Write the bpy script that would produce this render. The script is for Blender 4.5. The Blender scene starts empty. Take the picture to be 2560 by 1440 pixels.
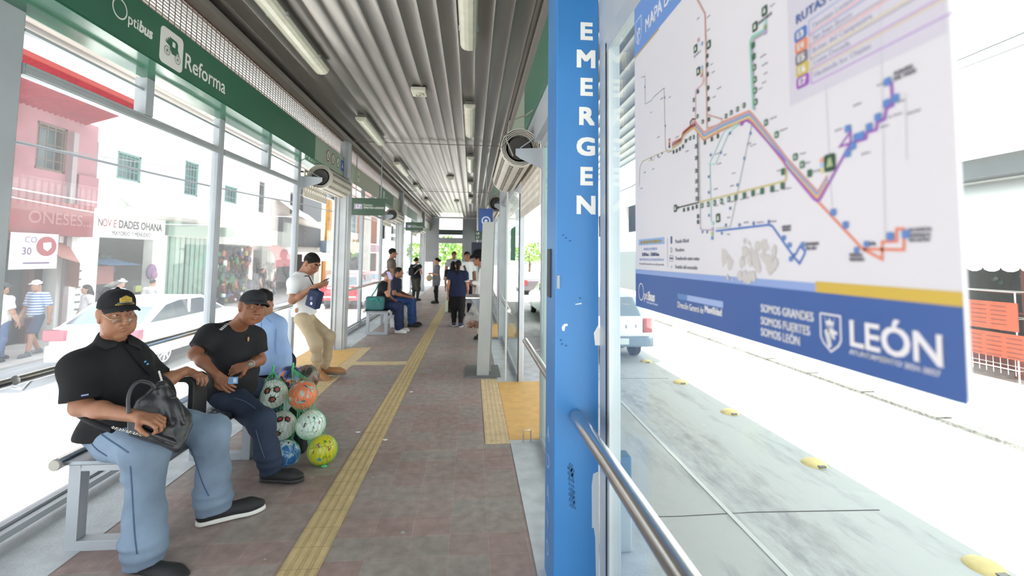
import bpy, bmesh, math, random
import numpy as np
from mathutils import Vector, Matrix
random.seed(7)
SC = bpy.context.scene
COL = SC.collection
# ---------------------------------------------------------------- camera
F, CX, CY, VX, VY, ROLL, EYE = 1120., 1280., 574., 1180., 641., .012, 1.5
_y = np.array([VX-CX, -(VY-CY), -F]); _y /= np.linalg.norm(_y)
_u = np.array([ROLL, 1., 0.]); _u[2] = -(_u[0]*_y[0]+_u[1]*_y[1])/_y[2]; _u /= np.linalg.norm(_u)
RW = np.array([np.cross(_y, _u), _y, _u])            # rows: world axes in camera axes
cam = bpy.data.cameras.new('camera'); cam_o = bpy.data.objects.new('camera', cam); COL.objects.link(cam_o)
M = Matrix.Identity(4)
for i in range(3):
    for j in range(3): M[i][j] = float(RW[i][j])
M[2][3] = EYE
cam_o.matrix_world = M
cam.sensor_width = 36.; cam.lens = F/2560*36; cam.shift_x = 0; cam.shift_y = -(720-CY)/2560
cam.clip_start = .05; cam.clip_end = 400
cam.dof.use_dof = True; cam.dof.focus_distance = 2.9; cam.dof.aperture_fstop = 2.0
SC.camera = cam_o
# ---------------------------------------------------------------- sky, sun, exposure
w = bpy.data.worlds.new('sky'); SC.world = w; w.use_nodes = True
_b = w.node_tree.nodes['Background']; _b.inputs[0].default_value = (.93, .97, 1, 1); _b.inputs[1].default_value = 1.3
sl = bpy.data.lights.new('sun', 'SUN'); sl.energy = 13.0; sl.angle = .02; sl.color = (1, .96, .9)
so = bpy.data.objects.new('sun', sl); COL.objects.link(so); so.location = (-6, -3, 20)
so.rotation_euler = Vector((.30, .12, -1)).to_track_quat('-Z', 'Y').to_euler()
vs = SC.view_settings; vs.view_transform = 'Standard'; vs.look = 'None'; vs.exposure = 1.2; vs.gamma = 1; vs.use_curve_mapping = False
SC.cycles.use_denoising = True
SC.cycles.max_bounces = 10; SC.cycles.diffuse_bounces = 4; SC.cycles.glossy_bounces = 3
SC.cycles.transmission_bounces = 6; SC.cycles.transparent_max_bounces = 16
SC.cycles.sample_clamp_indirect = 6; SC.cycles.caustics_reflective = False; SC.cycles.caustics_refractive = False

def ray(px, py): return RW @ np.array([px-CX, -(py-CY), -F])
def pZ(px, py, z=0.):
    d = ray(px, py); t = (z-EYE)/d[2]; return np.array([d[0]*t, d[1]*t, z])
def pX(px, py, x):
    d = ray(px, py); t = x/d[0]; return np.array([x, d[1]*t, EYE+d[2]*t])
def pY(px, py, y):
    d = ray(px, py); t = y/d[1]; return np.array([d[0]*t, y, EYE+d[2]*t])
V3 = lambda *a: np.array(a, float)
def nrm(v):
    v = np.asarray(v, float); return v/(np.linalg.norm(v)+1e-12)

# ---------------------------------------------------------------- materials
MATS = {}
def mat(name, c, rough=.6, metal=0., var=0., vs_=8., bump=0., bs=40., spec=.5, c2=None, stretch=None, coat=0.):
    if name in MATS: return MATS[name]
    m = bpy.data.materials.new(name); m.use_nodes = True; MATS[name] = m
    N, L = m.node_tree.nodes, m.node_tree.links
    b = N['Principled BSDF']
    b.inputs['Base Color'].default_value = (*c, 1); b.inputs['Roughness'].default_value = rough
    b.inputs['Metallic'].default_value = metal; b.inputs['Specular IOR Level'].default_value = spec
    if coat: b.inputs['Coat Weight'].default_value = coat
    tc = N.new('ShaderNodeTexCoord'); src = tc.outputs['Object']
    if stretch:
        mp = N.new('ShaderNodeMapping'); mp.inputs['Scale'].default_value = stretch; L.new(src, mp.inputs[0]); src = mp.outputs[0]
    if var or c2:
        n = N.new('ShaderNodeTexNoise'); n.inputs['Scale'].default_value = vs_; n.inputs['Detail'].default_value = 5
        L.new(src, n.inputs['Vector'])
        r = N.new('ShaderNodeValToRGB'); r.color_ramp.elements[0].position = .35; r.color_ramp.elements[1].position = .68
        a = c2 if c2 else tuple(x*(1-var) for x in c)
        bb = c if c2 else tuple(min(1, x*(1+var)) for x in c)
        r.color_ramp.elements[0].color = (*a, 1); r.color_ramp.elements[1].color = (*bb, 1)
        L.new(n.outputs[0], r.inputs[0]); L.new(r.outputs[0], b.inputs['Base Color'])
    if bump:
        n2 = N.new('ShaderNodeTexNoise'); n2.inputs['Scale'].default_value = bs; n2.inputs['Detail'].default_value = 4
        L.new(src, n2.inputs['Vector'])
        bp = N.new('ShaderNodeBump'); bp.inputs['Strength'].default_value = bump; bp.inputs['Distance'].default_value = .01
        L.new(n2.outputs[0], bp.inputs['Height']); L.new(bp.outputs[0], b.inputs['Normal'])
    return m
def glass_mat(name, tint=(1, 1, 1), dust=.06, rough=0.):
    m = bpy.data.materials.new(name); m.use_nodes = True; MATS[name] = m
    N, L = m.node_tree.nodes, m.node_tree.links
    N.remove(N['Principled BSDF']); out = N['Material Output']
    t = N.new('ShaderNodeBsdfTransparent'); t.inputs[0].default_value = (*tint, 1)
    g = N.new('ShaderNodeBsdfGlossy'); g.inputs['Roughness'].default_value = rough
    d = N.new('ShaderNodeBsdfTranslucent'); d.inputs[0].default_value = (.9, .92, .95, 1)
    lw_ = N.new('ShaderNodeLayerWeight'); lw_.inputs[0].default_value = .5
    pw = N.new('ShaderNodeMath'); pw.operation = 'POWER'; pw.inputs[1].default_value = 5; L.new(lw_.outputs['Facing'], pw.inputs[0])
    lw = N.new('ShaderNodeMath'); lw.operation = 'MULTIPLY_ADD'; lw.inputs[1].default_value = .7; lw.inputs[2].default_value = .035; L.new(pw.outputs[0], lw.inputs[0])
    m1 = N.new('ShaderNodeMixShader'); m2 = N.new('ShaderNodeMixShader'); m1.inputs[0].default_value = dust
    L.new(t.outputs[0], m1.inputs[1]); L.new(d.outputs[0], m1.inputs[2])
    L.new(lw.outputs[0], m2.inputs[0]); L.new(m1.outputs[0], m2.inputs[1]); L.new(g.outputs[0], m2.inputs[2])
    L.new(m2.outputs[0], out.inputs[0])
    return m
def emit_mat(name, c, s):
    m = bpy.data.materials.new(name); m.use_nodes = True; MATS[name] = m
    b = m.node_tree.nodes['Principled BSDF']; b.inputs['Base Color'].default_value = (*c, 1)
    b.inputs['Emission Color'].default_value = (*c, 1); b.inputs['Emission Strength'].default_value = s
    return m
def hexc(h):
    h = h.lstrip('#'); v = [int(h[i:i+2], 16)/255 for i in (0, 2, 4)]
    return tuple(x/12.92 if x <= .04045 else ((x+.055)/1.055)**2.4 for x in v)
def flat(h, rough=.6, **k): return mat('paint_'+h.lstrip('#')+('' if rough == .6 else '_%d' % (rough*100)), hexc(h), rough, **k)

# ---------------------------------------------------------------- objects
def tag(o, label=None, cat=None, group=None, kind=None):
    if label: o['label'] = label
    if cat: o['category'] = cat
    if group: o['group'] = group
    if kind: o['kind'] = kind
    return o
def empty(name, loc=(0, 0, 0), label=None, cat=None, group=None, kind=None):
    o = bpy.data.objects.new(name, None); COL.objects.link(o); o.location = loc; o.empty_display_size = .1
    return tag(o, label, cat, group, kind)
def link(name, me, parent=None, mats=()):
    o = bpy.data.objects.new(name, me); COL.objects.link(o)
    for m in mats: me.materials.append(m)
    if parent is not None:
        o.parent = parent; o.matrix_parent_inverse = Matrix.Translation(-Vector(parent.location))
    return o
def copy_tree(o, parent=None, delta=(0, 0, 0)):
    c = o.copy(); COL.objects.link(c)
    if parent is not None: c.parent = parent
    else: c.location = Vector(o.location)+Vector(delta)
    for ch in list(o.children): copy_tree(ch, c)
    return c
class MB:
    """collects world-space faces, then links them as one mesh object"""
    def __init__(s): s.v = []; s.f = []; s.mi = []; s.cur = 0
    def add(s, vs, fs):
        n = len(s.v); s.v += [tuple(map(float, p)) for p in vs]
        for f in fs: s.f.append(tuple(n+i for i in f)); s.mi.append(s.cur)
        return s
    def m(s, i): s.cur = i; return s
    def box(s, x0, x1, y0, y1, z0, z1):
        vs = [(x, y, z) for x in (x0, x1) for y in (y0, y1) for z in (z0, z1)]
        return s.add(vs, [(0, 1, 3, 2), (4, 6, 7, 5), (0, 4, 5, 1), (2, 3, 7, 6), (0, 2, 6, 4), (1, 5, 7, 3)])
    def obox(s, c, ax, ay, az):
        c, ax, ay, az = map(lambda q: np.asarray(q, float), (c, ax, ay, az))
        vs = [c+i*ax+j*ay+k*az for i in (-1, 1) for j in (-1, 1) for k in (-1, 1)]
        return s.add(vs, [(0, 1, 3, 2), (4, 6, 7, 5), (0, 4, 5, 1), (2, 3, 7, 6), (0, 2, 6, 4), (1, 5, 7, 3)])
    def bar(s, a, b, wx, wz, up=(0, 0, 1)):
        a, b = np.asarray(a, float), np.asarray(b, float); d = nrm(b-a); r = nrm(np.cross(d, up)); u = np.cross(r, d)
        return s.obox((a+b)/2, r*wx/2, (b-a)/2, u*wz/2)
    def tube(s, pts, r, n=10, caps=True, closed=False):
        pts = [np.asarray(p, float) for p in pts]; rs = r if hasattr(r, '__len__') else [r]*len(pts)
        k = len(pts); n0 = len(s.v); vs = []; prev = None
        for i, p in enumerate(pts):
            if closed: d = pts[(i+1) % k]-pts[i-1]
            else: d = pts[min(i+1, k-1)]-pts[max(i-1, 0)]
            d = nrm(d)
            if prev is None:
                a = np.cross(d, (0, 0, 1) if abs(d[2]) < .9 else (0, 1, 0))
            else: a = prev-d*np.dot(prev, d)
            a = nrm(a); prev = a; b = np.cross(d, a)
            for j in range(n):
                t = 2*math.pi*j/n; vs.append(p+rs[i]*(math.cos(t)*a+math.sin(t)*b))
        fs = []
        for i in range(k if closed else k-1):
            i2 = (i+1) % k
            for j in range(n):
                j2 = (j+1) % n; fs.append((i*n+j, i*n+j2, i2*n+j2, i2*n+j))
        if caps and not closed: fs += [tuple(range(n))[::-1], tuple((k-1)*n+j for j in range(n))]
        return s.add(vs, fs)
    def prism(s, poly, o, ax, ay, az, closed=True):
        """poly (u,v) in plane ax,ay at origin o, extruded along az"""
        o, ax, ay, az = map(lambda q: np.asarray(q, float), (o, ax, ay, az)); n = len(poly)
        vs = [o+u*ax+v*ay for u, v in poly]+[o+u*ax+v*ay+az for u, v in poly]
        fs = [(i, (i+1) % n, n+(i+1) % n, n+i) for i in range(n)]
        if closed: fs += [tuple(range(n))[::-1], tuple(range(n, 2*n))]
        return s.add(vs, fs)
    def lathe(s, prof, c, axis=(0, 0, 1), n=20, ref=None):
        """prof: (r, h) along axis"""
        c = np.asarray(c, float); az = nrm(axis); a = nrm(np.cross(az, ref if ref is not None else ((0, 1, 0) if abs(az[1]) < .9 else (1, 0, 0)))); b = np.cross(az, a); vs = []; fs = []
        for r, h in prof:
            for j in range(n):
                t = 2*math.pi*j/n; vs.append(c+az*h+r*(math.cos(t)*a+math.sin(t)*b))
        for i in range(len(prof)-1):
            for j in range(n):
                j2 = (j+1) % n; fs.append((i*n+j, i*n+j2, (i+1)*n+j2, (i+1)*n+j))
        return s.add(vs, fs)
    def ell(s, c, r, n=16, m=10, R=None):
        c = np.asarray(c, float); r = np.asarray(r, float)*np.ones(3); R = np.eye(3) if R is None else R; vs = []; fs = []
        for i in range(m+1):
            p = math.pi*i/m
            for j in range(n):
                t = 2*math.pi*j/n
                vs.append(c+R@(r*np.array([math.sin(p)*math.cos(t), math.sin(p)*math.sin(t), math.cos(p)])))
        for i in range(m):
            for j in range(n):
                j2 = (j+1) % n; fs.append((i*n+j, (i+1)*n+j, (i+1)*n+j2, i*n+j2))
        return s.add(vs, fs)
    def quad(s, *p): return s.add(p, [tuple(range(len(p)))])
    def ribbon(s, pts, wd, o, ax, ay):
        """flat polyline of width wd in the plane o+u*ax+v*ay"""
        o, ax, ay = (np.asarray(q, float) for q in (o, ax, ay)); P = [np.asarray(p, float) for p in pts]; L = []; R_ = []
        for i, p in enumerate(P):
            d1 = nrm(P[i]-P[i-1]) if i else None; d2 = nrm(P[i+1]-P[i]) if i < len(P)-1 else None
            if d1 is None: d1 = d2
            if d2 is None: d2 = d1
            n1 = np.array([-d1[1], d1[0]]); n2 = np.array([-d2[1], d2[0]]); nn = nrm(n1+n2); k = min(2., 1/max(.3, float(nn@n1)))
            L.append(p+nn*wd/2*k); R_.append(p-nn*wd/2*k)
        q = lambda p: o+p[0]*ax+p[1]*ay
        vs = [q(p) for p in L]+[q(p) for p in R_]; n = len(P)
        return s.add(vs, [(i, n+i, n+i+1, i+1) for i in range(n-1)])
    def build(s, name, mats, parent=None, smooth=False, label=None, cat=None, group=None, kind=None, bevel=0., seg=2):
        me = bpy.data.meshes.new(name); me.from_pydata(s.v, [], s.f)
        mats = mats if isinstance(mats, (list, tuple)) else [mats]
        me.polygons.foreach_set('material_index', s.mi)
        if bevel or True:
            bm = bmesh.new(); bm.from_mesh(me)
            bmesh.ops.remove_doubles(bm, verts=bm.verts, dist=1e-6) if smooth or bevel else None
            bmesh.ops.recalc_face_normals(bm, faces=bm.faces) if s.fixn else None
            bm.to_mesh(me); bm.free()
        o = link(name, me, parent, mats)
        if smooth:
            me.polygons.foreach_set('use_smooth', [True]*len(me.polygons))
            if smooth != 'all': me.set_sharp_from_angle(angle=math.radians(40))
        if bevel:
            md = o.modifiers.new('bevel', 'BEVEL'); md.width = bevel; md.segments = seg; md.limit_method = 'ANGLE'; md.angle_limit = .6
        me.update()
        return tag(o, label, cat, group, kind)
    fixn = True
class FL(MB): fixn = False     # flat prints keep their own winding
def rrect(w, h, r, n=5):
    out = []
    for cx, cy, a0 in ((w/2-r, h/2-r, 0), (-w/2+r, h/2-r, 90), (-w/2+r, -h/2+r, 180), (w/2-r, -h/2+r, 270)):
        for i in range(n+1):
            a = math.radians(a0+90*i/n); out.append((cx+r*math.cos(a), cy+r*math.sin(a)))
    return out
def circ(r, n=24, cx=0, cy=0, ry=None): return [(cx+r*math.cos(2*math.pi*i/n), cy+(ry or r)*math.sin(2*math.pi*i/n)) for i in range(n)]
def text_mesh(txt, size, bold=0., align='LEFT', sx=1., shear=0., spacing=1.):
    cu = bpy.data.curves.new('t', 'FONT'); cu.body = txt; cu.size = size; cu.align_x = align; cu.offset = bold*size; cu.resolution_u = 3
    cu.shear = shear; cu.space_character = spacing; cu.extrude = .0006
    o = bpy.data.objects.new('t', cu); COL.objects.link(o)
    dg = bpy.context.evaluated_depsgraph_get(); me = bpy.data.meshes.new_from_object(o.evaluated_get(dg))
    bpy.data.objects.remove(o); bpy.data.curves.remove(cu)
    n = len(me.vertices); co = np.zeros(n*3); me.vertices.foreach_get('co', co); co = co.reshape(-1, 3); co[:, 0] *= sx
    fs = [tuple(p.vertices) for p in me.polygons]; bpy.data.meshes.remove(me)
    return co, fs
def put_text(mb, txt, size, o, ax, ay, bold=0., align='LEFT', width=None, **k):
    """lettering in the plane o + u*ax + v*ay (ax, ay unit); width squeezes it to that length; heavy weights are struck several times"""
    b0 = 0.; co, fs = text_mesh(txt, size, b0, align, **k)
    if width and len(co):
        ext = co[:, 0].max()-co[:, 0].min(); co[:, 0] *= width/ext
    o, ax, ay = (np.asarray(q, float) for q in (o, ax, ay)); az = np.cross(ax, ay); e = (bold-b0)*size
    for n, (du, dv) in enumerate(((0, 0), (-1, -1), (1, 1), (-1, 1), (1, -1)) if e > 1e-6 else ((0, 0),)):
        mb.add(list(o+(co[:, :1]+du*e)*ax+(co[:, 1:2]+dv*e)*ay+(co[:, 2:]+n*.00012)*az), fs)
def cr(pts, n=6):
    """smooth curve through the points"""
    P = [np.asarray(p, float) for p in pts]; P = [2*P[0]-P[1]]+P+[2*P[-1]-P[-2]]; out = []
    for i in range(1, len(P)-2):
        for k in range(n):
            t = k/n; out.append(.5*(2*P[i]+(P[i+1]-P[i-1])*t+(2*P[i-1]-5*P[i]+4*P[i+1]-P[i+2])*t*t+(3*P[i]-P[i-1]-3*P[i+1]+P[i+2])*t**3))
    return out+[P[-2]]
UX, UY, UZ = V3(1, 0, 0), V3(0, 1, 0), V3(0, 0, 1)
# ---------------------------------------------------------------- shapes grown from distance fields (people, clothes, soft bags)
class SDF:
    def __init__(s): s.p = []; s.planes = []; s.noise = None; s.warp = None
    def _a(s, kind, d, k, m, op, c, r): s.p.append((kind, d, k, m, op, np.asarray(c, float), r)); return s
    def cone(s, a, b, ra, rb, k=.02, m=0, op=1):
        a, b = np.asarray(a, float), np.asarray(b, float)
        return s._a(0, (a, b-a, ra, rb-ra, max(1e-9, float((b-a)@(b-a)))), k, m, op, (a+b)/2, np.linalg.norm(b-a)/2+max(ra, rb))
    def chain(s, pts, rs, k=.02, m=0):
        for i in range(len(pts)-1): s.cone(pts[i], pts[i+1], rs[i], rs[i+1], k, m)
        return s
    def ell(s, c, r, R=None, k=.02, m=0, op=1):
        r = np.asarray(r, float)*np.ones(3); R = np.eye(3) if R is None else np.asarray(R, float)   # R rows: local axes
        return s._a(1, (np.asarray(c, float), r, R), k, m, op, c, r.max())
    def ccone(s, a, b, ra, rb, n=None, k=.02, m=0):
        """cone cut flat at b"""
        a, b = np.asarray(a, float), np.asarray(b, float); n = nrm(b-a) if n is None else nrm(n); e = b+nrm(b-a)*rb
        return s._a(3, ((a, e-a, ra, rb-ra, max(1e-9, float((e-a)@(e-a)))), b, n), k, m, 1, (a+e)/2, np.linalg.norm(e-a)/2+max(ra, rb))
    def poly(s, o, ax, ay, pts, t, bulge=0., rd=.02, k=.02, m=0):
        """cushion with a polygon outline in the plane o+u*ax+v*ay"""
        o, ax, ay = np.asarray(o, float), nrm(ax), nrm(ay); pts = np.asarray(pts, float); c2 = pts.mean(0); r2 = np.linalg.norm(pts-c2, axis=1).max()
        return s._a(4, (o, ax, ay, np.cross(ax, ay), pts, t, bulge, rd), k, m, 1, o+c2[0]*nrm(ax)+c2[1]*nrm(ay), r2+t+bulge+rd)
    def box(s, c, h, R=None, rd=.01, k=.02, m=0, op=1):
        h = np.asarray(h, float); R = np.eye(3) if R is None else np.asarray(R, float)
        return s._a(2, (np.asarray(c, float), h-rd, R, rd), k, m, op, c, np.linalg.norm(h))
    def cut(s, p, n): s.planes.append((np.asarray(p, float), nrm(n))); return s       # removes the side n points to
    @staticmethod
    def dist(q, P):
        kind, d = q[0], q[1]
        if kind == 0:
            a, ab, ra, dr, l2 = d; t = np.clip((P-a)@ab/l2, 0, 1)
            return np.linalg.norm(P-a-t[:, None]*ab, axis=1)-(ra+dr*t)
        if kind == 1:
            c, r, R = d; L = (P-c)@R.T; k0 = np.linalg.norm(L/r, axis=1); k1 = np.linalg.norm(L/(r*r), axis=1)+1e-9
            return k0*(k0-1)/k1
        if kind == 3:
            return np.maximum(SDF.dist((0, d[0]), P), (P-d[1])@d[2])
        if kind == 4:
            o, ax, ay, az, pts, t, bulge, rd = d; q = P-o; u = np.stack([q@ax, q@ay], 1); w_ = q@az; dd = np.full(len(P), 1e9); sg = np.ones(len(P)); n = len(pts)
            for i in range(n):
                a, b = pts[i], pts[i-1]; e = b-a; v = u-a; h = np.clip((v@e)/(e@e), 0, 1); x = v-h[:, None]*e; dd = np.minimum(dd, (x*x).sum(1))
                c1 = u[:, 1] >= a[1]; c2 = u[:, 1] < b[1]; c3 = e[0]*v[:, 1] > e[1]*v[:, 0]; al = np.stack([c1, c2, c3]); sg = np.where(al.all(0) | (~al).all(0), -sg, sg)
            d2 = sg*np.sqrt(dd)+rd; th = t+bulge*(1-np.exp(np.minimum(d2, 0)/.06)); dz = np.abs(w_)-th+rd
            return np.sqrt(np.maximum(d2, 0)**2+np.maximum(dz, 0)**2)+np.minimum(np.maximum(d2, dz), 0)-rd
        c, h, R, rd = d; L = np.abs((P-c)@R.T)-h
        return np.linalg.norm(np.maximum(L, 0), axis=1)+np.minimum(L.max(1), 0)-rd
    def ev(s, P, sel=None):
        if s.warp is not None:
            c, r, hw = s.warp; q = P-c; w_ = np.clip((.26-np.linalg.norm(q, axis=1))/.09, 0, 1); P = P+((1/hw-1)*w_*(q@r))[:, None]*r
        out = np.full(len(P), 1e3)
        for i, q in enumerate(s.p):
            if sel is not None and i not in sel: continue
            d = s.dist(q, P); k = q[2]
            if q[4] == 1:
                h = np.clip(.5+.5*(out-d)/k, 0, 1); out = np.where(out-d > k, d, np.where(d-out > k, out, out*(1-h)+d*h-k*h*(1-h)))
            else:
                d = -d; h = np.clip(.5-.5*(out-d)/k, 0, 1); out = out*(1-h)+d*h+k*h*(1-h)
        if s.noise is not None: out = out+s.noise(P)
        for p, n in s.planes: out = np.maximum(out, (P-p)@n)
        return out
    def mesh(s, ax, name, mats, parent=None, smooth=True):
        X, Y, Z = ax; nx, ny, nz = len(X), len(Y), len(Z); V = np.full((nx, ny, nz), 1., np.float32); B = 10
        C = np.array([q[5] for q in s.p]); RR = np.array([q[6]+q[2] for q in s.p])
        for i in range(0, nx, B):
            xs = X[i:i+B]
            for j in range(0, ny, B):
                ys = Y[j:j+B]
                for k in range(0, nz, B):
                    zs = Z[k:k+B]
                    c = np.array([(xs[0]+xs[-1])/2, (ys[0]+ys[-1])/2, (zs[0]+zs[-1])/2]); hd = .5*math.sqrt((xs[-1]-xs[0])**2+(ys[-1]-ys[0])**2+(zs[-1]-zs[0])**2)
                    cand = np.nonzero(np.linalg.norm(C-c, axis=1) < RR+hd+.02)[0]
                    if not len(cand): continue
                    sel = set(); near = False
                    for t in cand:
                        d = float(s.dist(s.p[t], c[None])[0])
                        if s.p[t][0] == 1: d *= .6 if d > 0 else 1
                        if d < hd+s.p[t][2]+.02: sel.add(int(t)); near = True
                    if not near: continue
                    P = np.stack(np.meshgrid(xs, ys, zs, indexing='ij'), -1).reshape(-1, 3)
                    V[i:i+B, j:j+B, k:k+B] = s.ev(P, sel).reshape(len(xs), len(ys), len(zs))
        S = V < 0; cnt = np.zeros((nx-1, ny-1, nz-1), np.uint8)
        for a in (0, 1):
            for b in (0, 1):
                for c in (0, 1): cnt += S[a:nx-1+a, b:ny-1+b, c:nz-1+c]
        idx = np.argwhere((cnt > 0) & (cnt < 8)); n = len(idx)
        if n == 0: raise ValueError('empty field '+name)
        cid = np.full(cnt.shape, -1, np.int32); cid[idx[:, 0], idx[:, 1], idx[:, 2]] = np.arange(n)
        acc = np.zeros((n, 3)); num = np.zeros(n); corners = [(a, b, c) for a in (0, 1) for b in (0, 1) for c in (0, 1)]
        G = [X, Y, Z]
        for a in corners:
            for dim in range(3):
                if a[dim]: continue
                b = list(a); b[dim] = 1
                ia = idx+np.array(a); ib = idx+np.array(b)
                va = V[ia[:, 0], ia[:, 1], ia[:, 2]]; vb = V[ib[:, 0], ib[:, 1], ib[:, 2]]
                cr = (va < 0) != (vb < 0); t = np.clip(va/np.where(va == vb, 1, va-vb), 0, 1)
                for e in range(3):
                    pa = G[e][ia[:, e]]; pb = G[e][ib[:, e]]; acc[:, e] += np.where(cr, pa+(pb-pa)*t, 0)
                num += cr
        vert = acc/num[:, None]; quads = []
        for dim, (u, v_) in enumerate(((1, 2), (2, 0), (0, 1))):
            sl0 = [slice(None)]*3; sl1 = [slice(None)]*3; sl0[dim] = slice(0, -1); sl1[dim] = slice(1, None)
            ch = S[tuple(sl0)] != S[tuple(sl1)]; e = np.argwhere(ch); sg = S[tuple(sl0)][ch]
            sz = cnt.shape; ok = (e[:, u] > 0) & (e[:, v_] > 0) & (e[:, u] < sz[u]) & (e[:, v_] < sz[v_]) & (e[:, dim] < sz[dim]); e = e[ok]; sg = sg[ok]
            def cell(du, dv):
                q = e.copy(); q[:, u] += du; q[:, v_] += dv; return cid[q[:, 0], q[:, 1], q[:, 2]]
            Q = np.stack([cell(-1, -1), cell(0, -1), cell(0, 0), cell(-1, 0)], 1); Q[~sg] = Q[~sg][:, ::-1]; quads.append(Q)
        Q = np.concatenate(quads); Q = Q[(Q >= 0).all(1)]
        me = bpy.data.meshes.new(name); me.vertices.add(n); me.vertices.foreach_set('co', vert.ravel())
        me.loops.add(len(Q)*4); me.loops.foreach_set('vertex_index', Q.ravel().astype(np.int32))
        me.polygons.add(len(Q)); me.polygons.foreach_set('loop_start', np.arange(len(Q), dtype=np.int32)*4)
        me.update(calc_edges=True)
        o = link(name, me, parent, mats); me.polygons.foreach_set('use_smooth', [True]*len(Q))
        if len(mats) > 1:
            fc = vert[Q].mean(1)
            if s.warp is not None: fc = fc+((1/s.warp[2]-1)*np.clip((.26-np.linalg.norm(fc-s.warp[0], axis=1))/.09, 0, 1)*((fc-s.warp[0])@s.warp[1]))[:, None]*s.warp[1]
            best = np.full(len(fc), 1e3); mid = np.zeros(len(fc), np.int32)
            for q in s.p:
                if q[4] == 1:
                    d = s.dist(q, fc)-(.0 if q[3] == 0 else .003)
                    if q[3] > 0: d = np.where(d > (-.0012 if q[3] == 1 else -.0010 if q[3] != 2 else .0), 1e2, d)
                elif q[3] > 0: d = np.abs(s.dist(q, fc))+.0006
                else: continue
                u = d < best; best[u] = d[u]; mid[u] = q[3]
            me.polygons.foreach_set('material_index', mid)
        me.update(); return o
    def auto(s, step, name, mats, parent=None, fine=()):
        """fine: (centre, half size, step) boxes whose slabs of the grid are denser"""
        lo = np.min([q[5]-q[6] for q in s.p if q[4] == 1], 0)-.02; hi = np.max([q[5]+q[6] for q in s.p if q[4] == 1], 0)+.02; ax = []
        for e in range(3):
            t = lo[e]; L = [t]
            while t < hi[e]:
                st = step
                for c, h, f in fine:
                    hh = h if np.isscalar(h) else h[e]
                    if abs(t-c[e]) < hh: st = min(st, f)
                t += st; L.append(t)
            ax.append(np.array(L))
        return s.mesh(ax, name, mats, parent)
def frame(fwd, up=(0, 0, 1)):
    f = nrm(fwd); r = nrm(np.cross(f, up)); u = np.cross(r, f); return np.array([r, f, u])       # rows right, forward, up
# ================================================================ shelter
STEEL = mat('grey_paint_steel', hexc('#a8adb3'), .42, 0, .06, 3)
STEEL2 = mat('grey_post_paint', hexc('#b0b4b8'), .4, 0, .07, 4)
INOX = mat('stainless', (.62, .61, .6), .24, 1., .12, 30, stretch=(1, .1, 1))
ALU = mat('aluminium_frame', hexc('#b6bbbf'), .35, .3, .05, 5)
DARK = mat('black_rubber', hexc('#1c1c1e'), .6)
GREEN = mat('green_enamel', hexc('#356751'), .38, 0, .05, 2)
GREEN_S = mat('green_enamel_soffit', hexc('#2d6b50'), .12, 0, .06, 3, spec=.9)
SAGE = mat('sage_enamel', hexc('#8fa08f'), .3, 0, .05, 2)
WHITE = flat('#e4e2de', .5)
GLASS = glass_mat('clear_glass', (.93, .97, .96), .02)
GLASS_L = glass_mat('dusty_glass', (.95, .97, .98), .045)
GEDGE = mat('glass_edge', hexc('#8fb3ab'), .2)
def floor_mat():
    m = bpy.data.materials.new('clay_tile'); m.use_nodes = True; N, L = m.node_tree.nodes, m.node_tree.links; b = N['Principled BSDF']
    tc = N.new('ShaderNodeTexCoord'); mp = N.new('ShaderNodeMapping'); mp.inputs['Location'].default_value = (.092+.2045*60, -2.355+.1785*40+.0, 0)
    L.new(tc.outputs['Object'], mp.inputs[0])
    br = N.new('ShaderNodeTexBrick'); br.offset = 0; br.squash = 1; br.inputs['Scale'].default_value = 1
    br.inputs['Brick Width'].default_value = .2045; br.inputs['Row Height'].default_value = .1785; br.inputs['Mortar Size'].default_value = .0035
    br.inputs['Mortar Smooth'].default_value = .25
    br.inputs['Color1'].default_value = (*hexc('#967f79'), 1); br.inputs['Color2'].default_value = (*hexc('#938b84'), 1); br.inputs['Mortar'].default_value = (*hexc('#a08c84'), 1)
    L.new(mp.outputs[0], br.inputs[0])
    n = N.new('ShaderNodeTexNoise'); n.inputs['Scale'].default_value = 16; n.inputs['Detail'].default_value = 7; L.new(tc.outputs['Object'], n.inputs[0])
    n3 = N.new('ShaderNodeTexNoise'); n3.inputs['Scale'].default_value = 1.3; n3.inputs['Detail'].default_value = 3; L.new(tc.outputs['Object'], n3.inputs[0])
    mx = N.new('ShaderNodeMix'); mx.data_type = 'RGBA'; mx.blend_type = 'OVERLAY'; mx.inputs[0].default_value = .45
    L.new(br.outputs[0], mx.inputs[6]); L.new(n.outputs[0], mx.inputs[7])
    mx2 = N.new('ShaderNodeMix'); mx2.data_type = 'RGBA'; mx2.blend_type = 'SOFT_LIGHT'; mx2.inputs[0].default_value = .5
    L.new(mx.outputs[2], mx2.inputs[6]); L.new(n3.outputs[0], mx2.inputs[7])
    L.new(mx2.outputs[2], b.inputs['Base Color']); b.inputs['Roughness'].default_value = .55
    ad = N.new('ShaderNodeMath'); ad.operation = 'MULTIPLY_ADD'; ad.inputs[1].default_value = -1.2; L.new(br.outputs['Fac'], ad.inputs[0]); L.new(n.outputs[0], ad.inputs[2])
    bp = N.new('ShaderNodeBump'); bp.inputs['Strength'].default_value = .5; bp.inputs['Distance'].default_value = .006; L.new(ad.outputs[0], bp.inputs['Height']); L.new(bp.outputs[0], b.inputs['Normal'])
    return m
LEDGE = mat('ledge_concrete', hexc('#c3c7c9'), .8, 0, .12, 7, .3, 60)
TACT = mat('tactile_yellow', hexc('#c4ae80'), .6, 0, .10, 12, .15, 80)
TACT2 = mat('tactile_yellow_pale', hexc('#cfb991'), .6, 0, .10, 12, .15, 80)
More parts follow.
